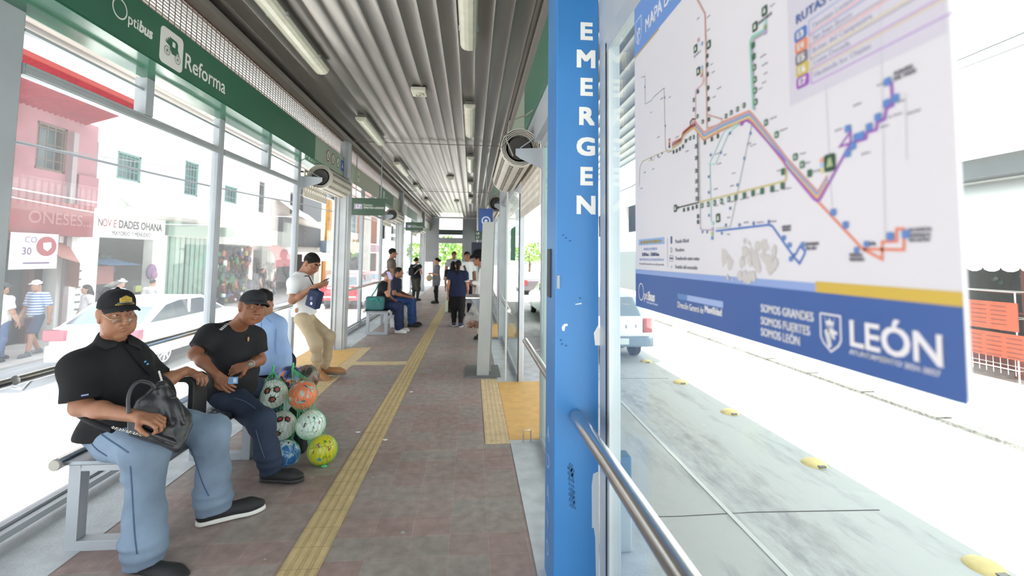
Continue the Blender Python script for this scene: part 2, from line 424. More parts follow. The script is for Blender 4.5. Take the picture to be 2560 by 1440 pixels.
ORANGE = mat('ochre_paint', hexc('#d6ab62'), .55, 0, .09, 9, .2, 60)
Y0, Y1 = -1.5, 23.5
MB().box(-1.93, .335, Y0, Y1, -.12, 0).build('floor', floor_mat(), kind='structure', label='red and grey clay tiled platform floor')
MB().box(-2.52, -1.93, Y0, Y1, -.12, .004).build('trim_1', LEDGE, kind='structure', label='pale concrete ledge under the left glazing')
MB().box(.335, .95, Y0, Y1, -.12, .004).build('trim_2', LEDGE, kind='structure', label='pale concrete ledge under the right glazing')
MB().box(-2.42, .85, Y0, Y1, -.8, -.121).build('platform_base', mat('platform_concrete', hexc('#8e8e8c'), .85, 0, .1, 3), kind='structure', label='raised concrete platform body')
# tactile paving: guide strip, cross strip, warning strips and ochre door mats
mb = MB().box(-.885, -.70, Y0, 22, 0, .004)
for x in (-.862, -.815, -.768, -.721): mb.box(x-.012, x+.012, Y0, 22, .004, .0085)
o = mb.build('tactile_strip', TACT, kind='structure', label='long yellow ribbed tactile strip along the platform')
mb = MB()
for i in range(90): y = 2.297+.166*(i-12); mb.box(-.885, -.70, y-.0015, y+.0015, .0088, .0092)
tag(mb.build('tile_joint', mat('joint_grey', hexc('#a08c68'), .8), o), None)
def dots(mb, x0, x1, y0, y1, p, z=.004):
    nx = max(1, round((x1-x0)/p)); ny = max(1, round((y1-y0)/p))
    for i in range(nx):
        for j in range(ny):
            x = x0+(i+.5)*(x1-x0)/nx; y = y0+(j+.5)*(y1-y0)/ny
            mb.prism(circ(.011, 6), (x, y, z), UX, UY, UZ*.004)
def warn(x0, x1, y0, y1, lab, p=.04, nodots=False):
    mb = MB().box(x0, x1, y0, y1, 0, .0045)
    if not nodots: dots(mb, x0, x1, y0, y1, p)
    mb.build('tactile_strip', TACT2, kind='structure', label=lab)
warn(.133, .335, 3.69, 5.58, 'yellow dotted warning strip at the right door')
warn(-1.76, -1.60, 5.0, 7.55, 'yellow dotted warning strip at the left door')
warn(-1.60, -.885, 6.37, 6.56, 'pale yellow tactile strip crossing to the left door', nodots=True)
warn(.133, .335, 8.3, 10.2, 'yellow dotted warning strip at the second right door', .06)
warn(-1.76, -1.60, 11.6, 13.3, 'yellow dotted warning strip at the second left door', .06)
for x0, x1, y0, y1, lab in ((.335, .95, 3.75, 5.45, 'ochre painted threshold at the right door'), (-2.52, -1.76, 5.0, 7.5, 'ochre painted threshold at the left door'),
                            (.335, .95, 8.4, 10.1, 'ochre painted threshold at the second right door'), (-2.52, -1.76, 11.9, 13.2, 'ochre painted threshold at the second left door')):
    MB().box(x0, x1, y0, y1, 0, .007).build('door_threshold', ORANGE, kind='structure', label=lab)
# chewing-gum spots on the tiles
mb = MB()
for i in range(60):
    x, y = random.uniform(-1.7, .3), random.uniform(2.2, 9); r = random.uniform(.006, .013)
    if -.9 < x < -.68: continue
    mb.prism(circ(r, 7, ry=r*random.uniform(.6, 1)), (x, y, 0), UX, UY, UZ*.0016)
tag(mb.build('gum_spots', flat('#a9a39c', .8)), 'pale flattened gum spots scattered over the tiles', 'stain', kind='stuff')
for n_, (px, py) in enumerate(((1028, 980), (895, 1081), (963, 1100))):
    p = pZ(px, py); MB().prism([(.02*math.cos(a)*(1+.3*math.sin(3*a)), .013*math.sin(a)) for a in np.linspace(0, 6, 9)], p+UZ*.0005, UX, UY, UZ*.003).build('paper_scrap', flat('#efeeea', .8),
        label=('white paper scrap on the tiles just right of the tactile strip', 'white paper scrap on the tiles between tactile strip and footballs, upper one', 'white paper scrap near the left edge of the tactile strip')[n_], cat='litter')

# ---- corrugated roof
def ceil_z(x):
    e = max(0, -2.1-x, x-.6); return 3.43-.035*e*e
xs = []; zs = []; x = -3.75
prof = [(0, 0), (.010, .009), (.022, .0115), (.055, .012), (.085, .011), (.115, .0075), (.135, .003), (.146, -.0015)]
while x < 2.75:
    for dx, dz in prof: xs.append(x+dx); zs.append(ceil_z(x+dx)+dz)
    x += .15
nx = len(xs); vs_, fs_ = [], []
ys = [Y0, 22.6]
for y in ys:
    for x, z in zip(xs, zs): vs_.append((x, y, z))
for y in ys:
    for x, z in zip(xs, zs): vs_.append((x, y, ceil_z(x)+.07))
for i in range(nx-1):
    fs_.append((i, i+1, nx+i+1, nx+i)); fs_.append((2*nx+i, 3*nx+i, 3*nx+i+1, 2*nx+i+1))
    fs_ += [(i, 2*nx+i, 2*nx+i+1, i+1), (nx+i, nx+i+1, 3*nx+i+1, 3*nx+i)]
fs_ += [(0, nx, 3*nx, 2*nx), (nx-1, 3*nx-1, 4*nx-1, 2*nx-1)]
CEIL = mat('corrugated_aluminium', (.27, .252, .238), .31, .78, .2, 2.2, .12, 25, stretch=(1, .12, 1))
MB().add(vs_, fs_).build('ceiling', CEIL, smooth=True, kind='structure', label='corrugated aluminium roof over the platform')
DUSTM = mat('ceiling_grime', hexc('#6d6862'), .7)
for i, (y, zz) in enumerate(((7.62, 3.405), (13.3, 3.405), (19.4, 3.405))):
    MB().tube([(-2.1, y, zz), (-1.7, y, zz-.004), (-.6, y+.01, zz-.002), (.46, y, zz), (.47, y, zz-.05)], .007, 6).build('cable_conduit', flat('#77706a', .6), label=('thin cable run crossing the ceiling nearest the front', 'thin cable run crossing the ceiling midway along', 'thin cable run crossing the ceiling at the far end')[i], cat='cable')
MB().box(-2.13, -2.02, Y0, 22.6, 3.345, 3.415).build('trim_3', mat('purlin', hexc('#a39c95'), .35, .5), kind='structure', label='steel purlin above the left grille')
MB().box(.50, .58, Y0, 22.6, 3.345, 3.415).build('trim_4', MATS['purlin'], kind='structure', label='steel purlin above the right fascia')
MB().box(-2.38, -2.16, Y0, 22.6, 3.34, 3.43).box(.58, .62, Y0, 22.6, 3.1, 3.43).build('trim_5', STEEL2, kind='structure')
# ---- left grille bands
GRL = mat('grille_slats', hexc('#c9c2b8'), .5)
GRW = mat('grille_wire', hexc('#73625a'), .6)
for i, (a, b) in enumerate(((Y0, 7.38), (7.62, 13.2), (13.42, 19.3))):
    mb = MB()
    for k in range(11):
        z = 3.085+.0236*k
        mb.add([(-2.135, a, z+.021), (-2.135, b, z+.021), (-2.105, b, z+.003), (-2.105, a, z+.003), (-2.138, a, z+.019), (-2.138, b, z+.019), (-2.108, b, z+.001), (-2.108, a, z+.001)],
               [(0, 1, 2, 3), (4, 7, 6, 5), (0, 3, 7, 4), (1, 5, 6, 2)])
    mb.m(1); y = a+.03
    while y < b: mb.box(-2.104, -2.1, y-.0014, y+.0014, 3.08, 3.345); y += .062
    mb.box(-2.15, -2.10, a, b, 3.335, 3.347)
    mb.build('louvre_grille', [GRL, GRW], label=('off-white louvre grille above the dark green name fascia', 'off-white louvre grille above the sage fascia beyond the first column', 'off-white louvre grille at the far end')[i], cat='grille')
# ---- fascia beams (boxes with lettering)
def letters(name, par, m, fn): mb = FL(); fn(mb); return mb.build(name, m, par)
def fascia(side, a, b, m, lab, ms=None):
    x0, x1 = (-2.38, -2.1) if side < 0 else (.5, .585)
    r = empty('fascia_panel', ((x0+x1)/2, (a+b)/2, 2.765), lab, 'fascia')
    if side < 0:
        MB().box(-2.125, -2.1, a, b, 2.762, 3.078).build('face_panel', m, r)
        MB().box(x0, x1, a, b, 2.752, 2.764).box(-2.38, -2.372, a, b, 2.764, 2.83).build('soffit', ms or GREEN_S, r)
        MB().box(-2.38, -2.13, a, b, 3.05, 3.07).build('top_sheet', m, r)
    else:
        MB().box(.5, .52, a, b, 2.75, 3.2).build('face_panel', m, r)
        MB().box(.5, .585, a, b, 2.74, 2.75).build('soffit', ms or GREEN_S, r)
    return r
nm = fascia(-1, Y0, 6.085, GREEN, 'dark green fascia with the station name Reforma in white')
XF = -2.0985
def _opt(mb, y, z, s, xf=XF, ax=UY):
    """the two-weight word mark: big thin O, light 'pti', heavy 'bus'"""
    o = V3(xf, y, z)
    mb.cur = 0
    R, t, n = .5*s, .075*s, 30; cxx = .5*s; v = []
    for i in range(n):
        a = 2*math.pi*i/n; ca, sa = math.cos(a), math.sin(a)
        v += [o+(cxx+R*ca*.92)*ax+(.42*s+R*sa)*UZ, o+(cxx+(R-t)*ca*.92)*ax+(.42*s+(R-t)*sa)*UZ]
    mb.add(v, [(2*i, 2*((i+1) % n), 2*((i+1) % n)+1, 2*i+1) for i in range(n)])
    put_text(mb, 'pti', .78*s, o+ax*.99*s, ax, UZ, .006, sx=.9)
    put_text(mb, 'bus', .78*s, o+ax*1.72*s, ax, UZ, .032, sx=.88, shear=.12)
letters('operator_lettering', nm, WHITE, lambda mb: _opt(mb, 2.70, 2.885, .125))
ic = FL(); ic.prism(rrect(.235, .25, .035), (XF-.001, 3.225, 2.905), UY, UZ, UX*.002)
icon = ic.build('icon_plate', WHITE, nm)
def carriage(mb, c, s):
    o = V3(XF+.0015, c[0], c[1]); P = lambda q: mb.quad(*[o+u*s*UY+v*s*UZ for u, v in q])
    P([(-.42, .12), (-.30, .10), (-.36, .20), (-.24, .17), (-.28, .28), (-.17, .25), (-.17, .34), (-.10, .32), (.0, -.02), (-.16, .0), (-.34, .06)])
    o = o+UX*.0004
    P([(-.10, .32), (.20, .30), (.27, .22), (.27, .05), (.36, -.12), (.40, -.24), (.3, -.1), (.22, -.12), (.18, -.22), (-.02, -.22), (-.12, -.1), (-.16, .0), (-.1, .1)])
carr = FL(); carriage(carr, (3.23, 2.92), .20)
for (u, v, r) in ((-.26, -.20, .16), (.29, -.30, .16)):
    o = V3(XF+.0015, 3.23+u*.2, 2.92+v*.2)
    n = 20; vv = []
    for i in range(n):
        a = 2*math.pi*i/n
        for q in (r*.2, r*.2*.88): vv.append(o+q*math.cos(a)*UY+q*math.sin(a)*UZ)
    carr.add(vv, [(2*i, 2*((i+1) % n), 2*((i+1) % n)+1, 2*i+1) for i in range(n)])
    carr.prism(circ(.006, 8), o, UY, UZ, UX*.0004)
    for i in range(8):
        a = math.pi*i/8; d = V3(0, math.cos(a), math.sin(a)); e = V3(0, -math.sin(a), math.cos(a))*.0006
        carr.quad(o-d*.03-e, o+d*.03-e, o+d*.03+e, o-d*.03+e)
carr.build('carriage_emblem', GREEN, icon)
wn = FL(); wn.quad(*[V3(XF+.0030, 3.23+u*.2, 2.92+v*.2) for u, v in ((-.03, .22), (.12, .21), (.12, .04), (-.03, .04))]); wn.build('carriage_window', WHITE, icon)
letters('station_lettering', nm, WHITE, lambda mb: put_text(mb, 'Reforma', .165, (XF, 3.36, 2.84), UY, UZ, .008, width=.53))
pic = fascia(-1, 6.087, 8.12, SAGE, 'sage green fascia with four round and square pictograms', GREEN_S)
for i, (y, c, sq) in enumerate(((6.62, '#8a3a38', 0), (6.85, '#8a3a38', 0), (7.10, '#5c6a5e', 0), (7.33, '#3f56a8', 1))):
    mb = FL(); o = (XF, y, 2.93); mb.prism(rrect(.14, .17, .02) if sq else circ(.075, 20, ry=.085), o, UY, UZ, UX*.001)
    s = mb.build('pictogram', flat(c), pic)
    mb = FL(); o = (XF+.0012, y, 2.93)
    if not sq: mb.prism(circ(.058, 18, ry=.068), o, UY, UZ, UX*.0005)
    mb.build('pictogram_disc', flat('#d8d8d0'), s) if not sq else None
    mb = FL(); o = V3(XF+.0024, y, 2.93); mb.prism([(-.012, .02), (.012, .025), (.018, -.01), (.03, -.04), (.014, -.042), (0, -.012), (-.012, -.045), (-.026, -.042)], o, UY, UZ, UX*.0004); mb.prism(circ(.011, 8, 0, .038), o, UY, UZ, UX*.0004)
    if i < 2: mb.quad(*[o+u*UY+v*UZ for u, v in ((-.05, .04), (-.043, .047), (.05, -.04), (.043, -.047))])
    mb.build('pictogram_figure', flat('#e8e8f2' if sq else '#4c5650'), s)
f2 = fascia(-1, 8.15, 10.2, mat('sage_grey_enamel', hexc('#8b917d'), .3), 'grey-sage fascia with a small white emblem')
mb = FL(); mb.prism(rrect(.14, .2, .02), (XF, 8.36, 2.93), UY, UZ, UX*.001); e2 = mb.build('icon_plate', flat('#b9bfae'), f2)
mb = FL(); mb.prism(circ(.03, 12), (XF+.0012, 8.36, 2.93), UY, UZ, UX*.0004); mb.build('icon_emblem', flat('#5c6a5e'), e2)
f3 = fascia(-1, 10.2, 12.0, GREEN, 'dark green fascia beyond the first hanging sign')
mb = FL(); mb.prism(rrect(.16, .2, .03), (XF, 10.75, 2.91), UY, UZ, UX*.001); mb.build('icon_plate', flat('#c9cec4'), f3)
letters('operator_lettering', f3, flat('#c9cec4'), lambda mb: _opt(mb, 10.9, 2.88, .11))
fascia(-1, 12.02, 14.6, MATS['sage_grey_enamel'], 'grey-sage fascia over the second left door')
fascia(-1, 14.62, 17.2, GREEN, 'dark green fascia over the third left glazing')
fascia(-1, 17.22, 22.6, MATS['sage_grey_enamel'], 'grey-sage fascia at the far end of the left side')
fascia(1, Y0, 4.4, GREEN, 'dark green fascia along the right side by the blue column')
fascia(1, 4.42, 8.3, SAGE, 'sage fascia above the right roller shutter')
fascia(1, 8.32, 22.6, GREEN, 'dark green fascia at the far right side')

# ---- left glazing: posts, rails, panes
def post(x0, x1, y0, y1, z1, lab, mm=None, groove=True):
    mb = MB().box(x0, x1, y0, y1, 0, z1)
    if groove: mb.box(x0+.006, x1-.006, y0-.008, y1+.008, 0, z1)
    return mb.build('steel_post', mm or STEEL, kind='structure', label=lab, bevel=.004)
post(-2.47, -2.36, 2.33, 2.505, 2.755, 'broad grey post at the left edge of the photo')
for y, lab in ((4.37, 'grey post between the two seated men, window side'), (6.27, 'grey post beside the leaning man in the white shirt')):
    post(-2.42, -2.35, y-.035, y+.035, 2.755, lab)
for y, lab in ((9.85, 'grey post behind the far bench'), (11.9, 'grey post at the near jamb of the second left door'), (15.6, 'grey post in the third left glazing'), (17.8, 'grey post at the near jamb of the third left door')):
    post(-2.40, -2.33, y-.035, y+.035, 2.755, lab)
for y, lab in ((7.5, 'first broad grey column on the left'), (13.3, 'second broad grey column on the left'), (19.4, 'third broad grey column on the left')):
    mb = MB().box(-2.2, -2.0, y-.10, y+.10, 0, 2.748).box(-2.22, -2.2, y-.12, y+.06, 0, 2.748).box(-2.17, -2.14, y-.115, y-.10, 0, 2.748).box(-2.06, -2.03, y-.115, y-.10, 0, 2.748).box(-2.16, -2.03, y-.10, y+.10, 3.082, 3.40).box(-2.095, -2.03, y-.10, y+.10, 2.748, 3.082)
    c = mb.build('steel_column', STEEL2, kind='structure', label=lab, bevel=.004)
    MB().box(-2.24, -1.97, y-.14, y+.13, 0, .012).build('base_plate', STEEL, c)
def left_window(i, a, b, subs, rail=True):
    r = empty('window_%d' % i, (-2.38, (a+b)/2, 0), kind='structure', label='left glass wall bay %d from the front' % i)
    MB().box(-2.386, -2.378, a, b, .10, 2.43).build('glass_pane', GLASS_L, r)
    MB().box(-2.41, -2.35, a, b, 2.425, 2.485).box(-2.345, -2.34, a, b, 2.43, 2.445).box(-2.345, -2.34, a, b, 2.465, 2.48).build('header_rail', ALU, r)
    MB().box(-2.41, -2.36, a, b, .055, .10).box(-2.35, -2.31, a, b, .05, .085).build('bottom_rail', ALU, r)
    MB().box(-2.40, -2.36, a, b, 2.655, 2.672).build('transom_rail', STEEL, r)
    for y in subs: MB().box(-2.42, -2.34, y-.038, y+.038, 2.485, 2.755).build('stub_post', STEEL, r)
left_window(1, 2.51, 4.335, (3.40,)); left_window(2, 4.405, 6.235, (5.33,))
left_window(3, 7.6, 9.815, (8.8,)); left_window(4, 9.885, 11.87, (10.9,)); left_window(5, 13.4, 15.57, (14.5,)); left_window(6, 15.63, 17.77, ())
left_window(7, .2, 2.33, ())
for i in (1, 2):
    a, b = ((2.56, 4.335), (4.405, 6.235))[i-1]
    for dx in (0, .028): pass
def handrail(pts, lab, brackets=(), r=.024, m=None):
    h = empty('handrail', pts[0], lab, 'handrail')
    MB().tube(pts, r, 14).build('rail_tube', m or INOX, h, smooth=True)
    for p, q in brackets: MB().tube([p, (np.asarray(p)+np.asarray(q))/2-UZ*.035, q], .007, 6).build('bracket', INOX, h, smooth=True)
handrail([(-2.27, .3, .852), (-2.27, 2.46, .852)], 'stainless handrail inside the left glass at the photo edge', [((-2.27, 2.4, .84), (-2.36, 2.4, .80))])
handrail([(-2.27, 2.50, .852), (-2.27, 4.34, .853)], 'stainless handrail behind the man in the cap with a gold emblem', [((-2.27, 2.6, .84), (-2.37, 2.6, .79)), ((-2.27, 4.25, .84), (-2.37, 4.25, .79))])
handrail([(-2.27, 4.39, .853), (-2.27, 6.22, .853)], 'stainless handrail behind the person in light blue', [((-2.27, 6.1, .84), (-2.37, 6.1, .79))])
handrail([(-2.25, 7.62, .853), (-2.25, 11.8, .853)], 'stainless handrail behind the far bench', [((-2.25, 9.8, .84), (-2.36, 9.8, .79))])
# ---- right side
BLUE = mat('blue_enamel', hexc('#3878b4'), .38, 0, .05, 2.2)
post_o = empty('blue_column', (.475, 2.12, 0), 'bright blue square column with white vertical lettering', 'column')
MB().box(.375, .575, 2.0, 2.24, 0, 3.43).build('column_body', BLUE, post_o, bevel=.006)
def col_letters(mb):
    for ch, py in zip('EMERGEN', (78, 147, 217, 290, 366, 440, 512)):
        p = pY(1465, py, 1.999); put_text(mb, ch, .112, (p[0], 1.9985, p[2]-.039), UX, UZ, .040, 'CENTER', sx=1.12)
letters('emergency_lettering', post_o, WHITE, col_letters)
def side_letters(mb):
    for i, ch in enumerate('SALIDADANO'[4:]): put_text(mb, ch, .1, (.3745, 2.15, .85-.115*i), -UY, UZ, .01, 'CENTER')
letters('side_lettering', post_o, flat('#8fa3c4'), lambda mb: [put_text(mb, ch, .09, (.3742, 2.15, z), -UY, UZ, .01, 'CENTER') for ch, z in zip('ADANO', (.64, .51, .37, .24, .12))])
mb = FL()
for (px, py, pts) in ((1410, 818, [(-6, 0), (0, 8), (8, 9), (10, 4), (3, 2), (1, -9), (-4, -9)]), (1446, 758, [(-8, -2), (8, 1), (8, -2), (-8, -4)])):
    p = pY(px, py, 2.0); mb.prism([(a*.0018, b*.0018) for a, b in pts], (p[0], 1.9992, p[2]), UX, UZ, -UY*.0003)
mb.build('paint_chip', WHITE, post_o)
mb = FL(); p0 = pY(1487, 1225, 2.0)
mb.prism([(-.018, -.16), (-.02, .02), (-.013, .07), (.012, .08), (.012, -.38), (.0, -.38), (-.004, -.2), (-.01, -.16)], (.5625, 1.9992, p0[2]), UX, UZ, -UY*.0003); mb.build('grey_drip', flat('#b4bcc2'), post_o)
mb = FL()
for i in range(26):
    a = i/26; p = pY(1425+6*math.sin(i*2.1)+8*a, 1160+115*a, 2.0); r = random.uniform(.004, .009)
    mb.prism([(r*math.cos(t)*random.uniform(.6, 1.3), 1.6*r*math.sin(t)*random.uniform(.6, 1.3)) for t in np.linspace(0, 5.5, 7)], (p[0], 1.9992, p[2]), UX, UZ, -UY*.0003)
for px, py in ((1408, 588), (1415, 595), (1425, 602), (1402, 850), (1405, 860), (1415, 864), (1450, 745)):
    p = pY(px, py, 2.0); mb.prism(circ(.006, 7, ry=.004), (p[0], 1.9992, p[2]), UX, UZ, -UY*.0003)
mb.build('scuff', flat('#2a5a86', .7), post_o)
MB().box(.366, .376, 2.10, 2.17, 1.31, 1.54).build('switch_plate', flat('#26282c', .5), post_o, bevel=.003)
MB().box(.382, .394, 1.994, 2.0, 1.36, 1.42).build('sticker_remnant', flat('#a0a7a8'), post_o)
mb = FL(); p = pY(1491, 838, 1.998); mb.prism([(-.006, -.045), (.02, -.045), (.02, .02), (.008, .045), (-.012, .01)], (p[0], 1.997, p[2]), UX, UZ, UY*.001); tg = mb.build('torn_sticker', flat('#e6e6e2'), post_o)
# frame and glass beside the column
def right_window(i, a, b, lab):
    r = empty('window_%d' % i, (.59, (a+b)/2, 0), kind='structure', label=lab)
    MB().box(.588, .596, a+.03, b-.03, .06, 2.43).build('glass_pane', GLASS, r)
    MB().box(.577, .625, a, b, 2.425, 2.50).box(.5765, .58, a, b, 2.41, 2.425).build('header_rail', ALU, r)
    MB().box(.577, .62, a, b, .01, .06).build('bottom_rail', ALU, r)
    MB().box(.586, .598, b-.036, b-.028, .06, 2.43).box(.586, .598, a+.028, a+.036, .06, 2.43).build('glass_edge', GEDGE, r)
    return r
rw = right_window(8, -1.2, 1.99, 'right glass wall bay with the route map')
MB().box(.578, .628, 1.86, 1.995, 0, 2.5).build('steel_post', ALU, kind='structure', label='grey frame post right of the blue column', bevel=.003)
MB().box(.574, .578, 1.885, 1.895, 0, 2.45).build('trim_6', DARK, kind='structure')
right_window(9, 2.25, 3.68, 'right glass wall bay behind the blue column')
post(.575, .64, 3.66, 3.75, 2.76, 'grey post at the near jamb of the right door', ALU)
post(.575, .64, 5.45, 5.53, 2.76, 'grey post at the far jamb of the right door', ALU)
MB().box(.568, .577, 5.445, 5.455, 0, 2.6).build('trim_7', DARK, kind='structure')
rb = right_window(10, 5.53, 8.2, 'right glass wall bay with a green square sticker')
mb = MB().box(.58, .587, 6.1, 6.75, 1.45, 1.92); mb.build('green_sticker', flat('#2f6a4f'), label='dark green square stuck on the far right glass', cat='sticker')
MB().box(.50, .62, 8.2, 8.42, 0, 3.42).build('steel_column', STEEL2, kind='structure', label='broad grey column on the right beyond the first door', bevel=.004)
post(.575, .64, 10.1, 10.18, 2.76, 'grey post beyond the second right door'); right_window(11, 10.18, 13.9, 'far right glass wall bay')
MB().box(.50, .62, 13.9, 14.1, 0, 3.42).build('steel_column', STEEL2, kind='structure', label='far broad grey column on the right', bevel=.004)
right_window(12, 14.1, 19.3, 'farthest right glass wall bay')
MB().box(.50, .62, 19.3, 19.5, 0, 3.42).build('steel_column', STEEL2, kind='structure', label='farthest broad grey column on the right', bevel=.004)
MB().box(.52, .62, 2.24, 22.6, 2.50, 2.75).build('trim_8', STEEL, kind='structure', label='grey lintel above the right glazing')
MB().box(.577, .66, Y0, 2.0, 2.50, 2.75).build('trim_9', STEEL, kind='structure', label='grey lintel above the map window')
handrail([(.47, 1.985, .80), (.462, 1.5, .822), (.44, .35, .86)], 'stainless handrail fixed to the blue column', [((.472, 1.88, .79), (.50, 1.995, .75))], r=.03)
handrail([(.45, 3.72, .81), (.455, 2.27, .81)], 'stainless handrail beyond the blue column', [((.45, 3.64, .80), (.57, 3.64, .75)), ((.455, 2.4, .80), (.57, 2.4, .75))])
handrail([(.47, 7.2, .87), (.47, 5.6, .83)], 'stainless handrail beyond the right door', [((.47, 7.0, .86), (.57, 7.0, .8)), ((.47, 5.7, .82), (.57, 5.7, .77))])
MB().tube([(.44, 3.70, 0), (.44, 3.70, .10), (.50, 3.70, .10), (.50, 3.70, 0)], .006, 6).build('floor_latch', INOX, label='small steel floor latch loop at the right door jamb', cat='latch')

bo = empty('bollard', (.79, 2.36, 0), 'blue and grey rubber bollard outside the map window', 'bollard')
MB().box(.745, .84, 2.31, 2.40, .004, .27).build('bollard_base', flat('#a8b0b2'), bo, bevel=.01)
MB().box(.745, .84, 2.31, 2.40, .27, .48).build('bollard_top', flat('#3f6c8c'), bo, bevel=.012)
# ---- roller shutters
SHUT = mat('cream_shutter', hexc('#c9c3b8'), .5, 0, .06, 6)
SHD = flat('#3a3733', .7)
def shutter(x, z, y0, y1, r, sx, curtain, lab, detail=True):
    """drum of rolled slats along Y; sx: side of the post carrying it"""
    o = empty('roller_shutter', (x, (y0+y1)/2, z), lab, 'shutter')
    mb = MB(); n = 11
    # spiral of slats seen at the end, slats as flat facets with slots
    for turn in range(4):
        rr = r-.013*turn; k = n*2
        pts = [(rr*math.cos(2*math.pi*i/k+turn)*(1+.012*(i % 2)), rr*math.sin(2*math.pi*i/k+turn)*(1+.012*(i % 2))) for i in range(k)]
        inn = [(p[0]*.965, p[1]*.965) for p in pts]; v = []
        ya, yb = y0+.01*turn, y1-.01*turn
        for (a, b_) in pts: v += [(x+a, ya, z+b_), (x+a, yb, z+b_)]
        for (a, b_) in inn: v += [(x+a, ya, z+b_), (x+a, yb, z+b_)]
        f = []
        for i in range(k):
            j = (i+1) % k; f += [(2*i, 2*j, 2*j+1, 2*i+1), (2*k+2*i, 2*k+2*i+1, 2*k+2*j+1, 2*k+2*j), (2*i, 2*k+2*i, 2*k+2*j, 2*j), (2*i+1, 2*j+1, 2*k+2*j+1, 2*k+2*i+1)]
        mb.add(v, f)
    mb.build('slat_roll', SHUT, o)
    MB().lathe([(.0, .0), (r*.62, 0), (r*.62, y1-y0-.08), (0, y1-y0-.08)], (x, y0+.04, z), UY, 18).build('drum_core', SHD, o)
    mb = MB(); m = int((y1-y0)/.075)
    for q in range(16):
        a = 2*math.pi*(q+.5)/n*.5*1.0*2 if q < n else None
        if a is None: break
        d = V3(math.cos(a), 0, math.sin(a)); t = V3(-math.sin(a), 0, math.cos(a))
        for i in range(m):
            y = y0+.06+(i+.5)*(y1-y0-.12)/m
            mb.obox(V3(x, y, z)+d*(r*.985), t*.019, UY*.0115, d*.006)
    tag(mb.build('slot_pattern', flat('#2b2926', .8), o), kind='stuff')
    for yy in (y0-.012, y1+.004):
        xp = x+sx*(abs(x-(.6 if sx > 0 else -2.4)))
        pts = [(x-sx*.04, z-.015), (xp, z+.0), (xp, z-.19), (x-sx*.0, z-.10), (x-sx*.04, z-.07)]
        MB().prism([(a, b_) for a, b_ in pts], (0, yy, 0), UX, UZ, UY*.008).build('bracket_plate', STEEL, o)
        MB().bar((x, yy, z-.01), (xp, yy, z+.14), .006, .03, up=(0, 1, 0)).build('bracket_strut', STEEL, o)
    if curtain:
        xc, zb, zt = curtain; mb = MB(); zz = zb+.05; mb.box(xc-.012, xc+.012, y0+.04, y1-.04, zb, zb+.05)
        while zz < zt-.01:
            # each slat: solid strips above and below a row of holes with small bridges between
            mb.box(xc-.006, xc+.006, y0+.04, y1-.04, zz, zz+.034); L = y1-y0-.08; nh = int(L/.085); hw = L/nh
            for i in range(nh): mb.box(xc-.006, xc+.006, y0+.04+i*hw, y0+.04+i*hw+hw*.45, zz+.034, zz+.075)
            zz += .075
        mb.box(xc-.006, xc+.006, y0+.04, y1-.04, zz, zz+.03)
        mb.build('curtain', SHUT, o)
    return o
shutter(-2.12, 2.58, 6.36, 7.42, .165, -1, (-2.34, 2.30, 2.62), 'rolled cream perforated shutter above the left door by the leaning man')
shutter(-2.12, 2.58, 11.98, 13.15, .165, -1, (-2.34, 2.30, 2.62), 'rolled shutter above the second left door')
shutter(-2.12, 2.58, 17.9, 19.2, .165, -1, (-2.34, 2.30, 2.62), 'rolled shutter above the third left door')
shutter(.40, 2.45, 3.82, 5.40, .165, 1, (.585, 1.97, 2.62), 'rolled cream perforated shutter above the right door')
shutter(.45, 2.52, 8.50, 10.05, .165, 1, None, 'rolled shutter above the second right door')
MB().tube([(.42, 5.42, 3.1), (.42, 5.42, .03)], .012, 8).build('drain_pipe', flat('#b9bcb8'), label='thin pale vertical pipe beside the grey totem', cat='pipe')
MB().tube([(.33, 3.72, 2.35), (.27, 3.74, 2.5), (.30, 3.76, 2.66), (.44, 3.78, 2.72), (.5, 3.7, 2.75)], .006, 6).build('loose_cable', flat('#8d877f'), label='loose cable looping beside the right shutter roll', cat='cable')
# ---- ceiling lamps and speakers
LENS = mat('lamp_lens', hexc('#d9d6c4'), .25, 0, .06, 14, spec=.6)
BODY = flat('#7b7770', .6)
k = 0
places = {-1.55: ['above the seated man with the bag', 'second from the front, left row', 'third from the front, left row', 'fourth from the front, left row', 'fifth from the front, left row'], -.06: ['nearest in the right row', 'second from the front, right row', 'third from the front, right row', 'fourth from the front, right row', 'fifth from the front, right row']}
for x, L in places.items():
    for i, wh in enumerate(L):
        y = (3.25 if x < -1 else 2.55)+2.93*i; yb = y+1.35
        lo = empty('ceiling_lamp', (x, (y+yb)/2, 3.43), 'long grimy fluorescent ceiling lamp, '+wh, 'lamp', 'fluorescent ceiling lamps')
        MB().box(x-.055, x+.055, y+.04, yb-.04, 3.385, 3.435).build('lamp_body', BODY, lo)
        pr = [(-.075, .0), (-.075, -.02), (-.062, -.05), (-.035, -.068), (0, -.073), (.035, -.068), (.062, -.05), (.075, -.02), (.075, 0)]
        MB().prism(pr, (x, y, 3.39), UX, UZ, UY*(yb-y)).build('lamp_lens', LENS, lo, bevel=.012)
        for yy in (y+.3, yb-.3): MB().box(x-.082, x+.082, yy-.012, yy+.012, 3.355, 3.392).build('clip', STEEL, lo)
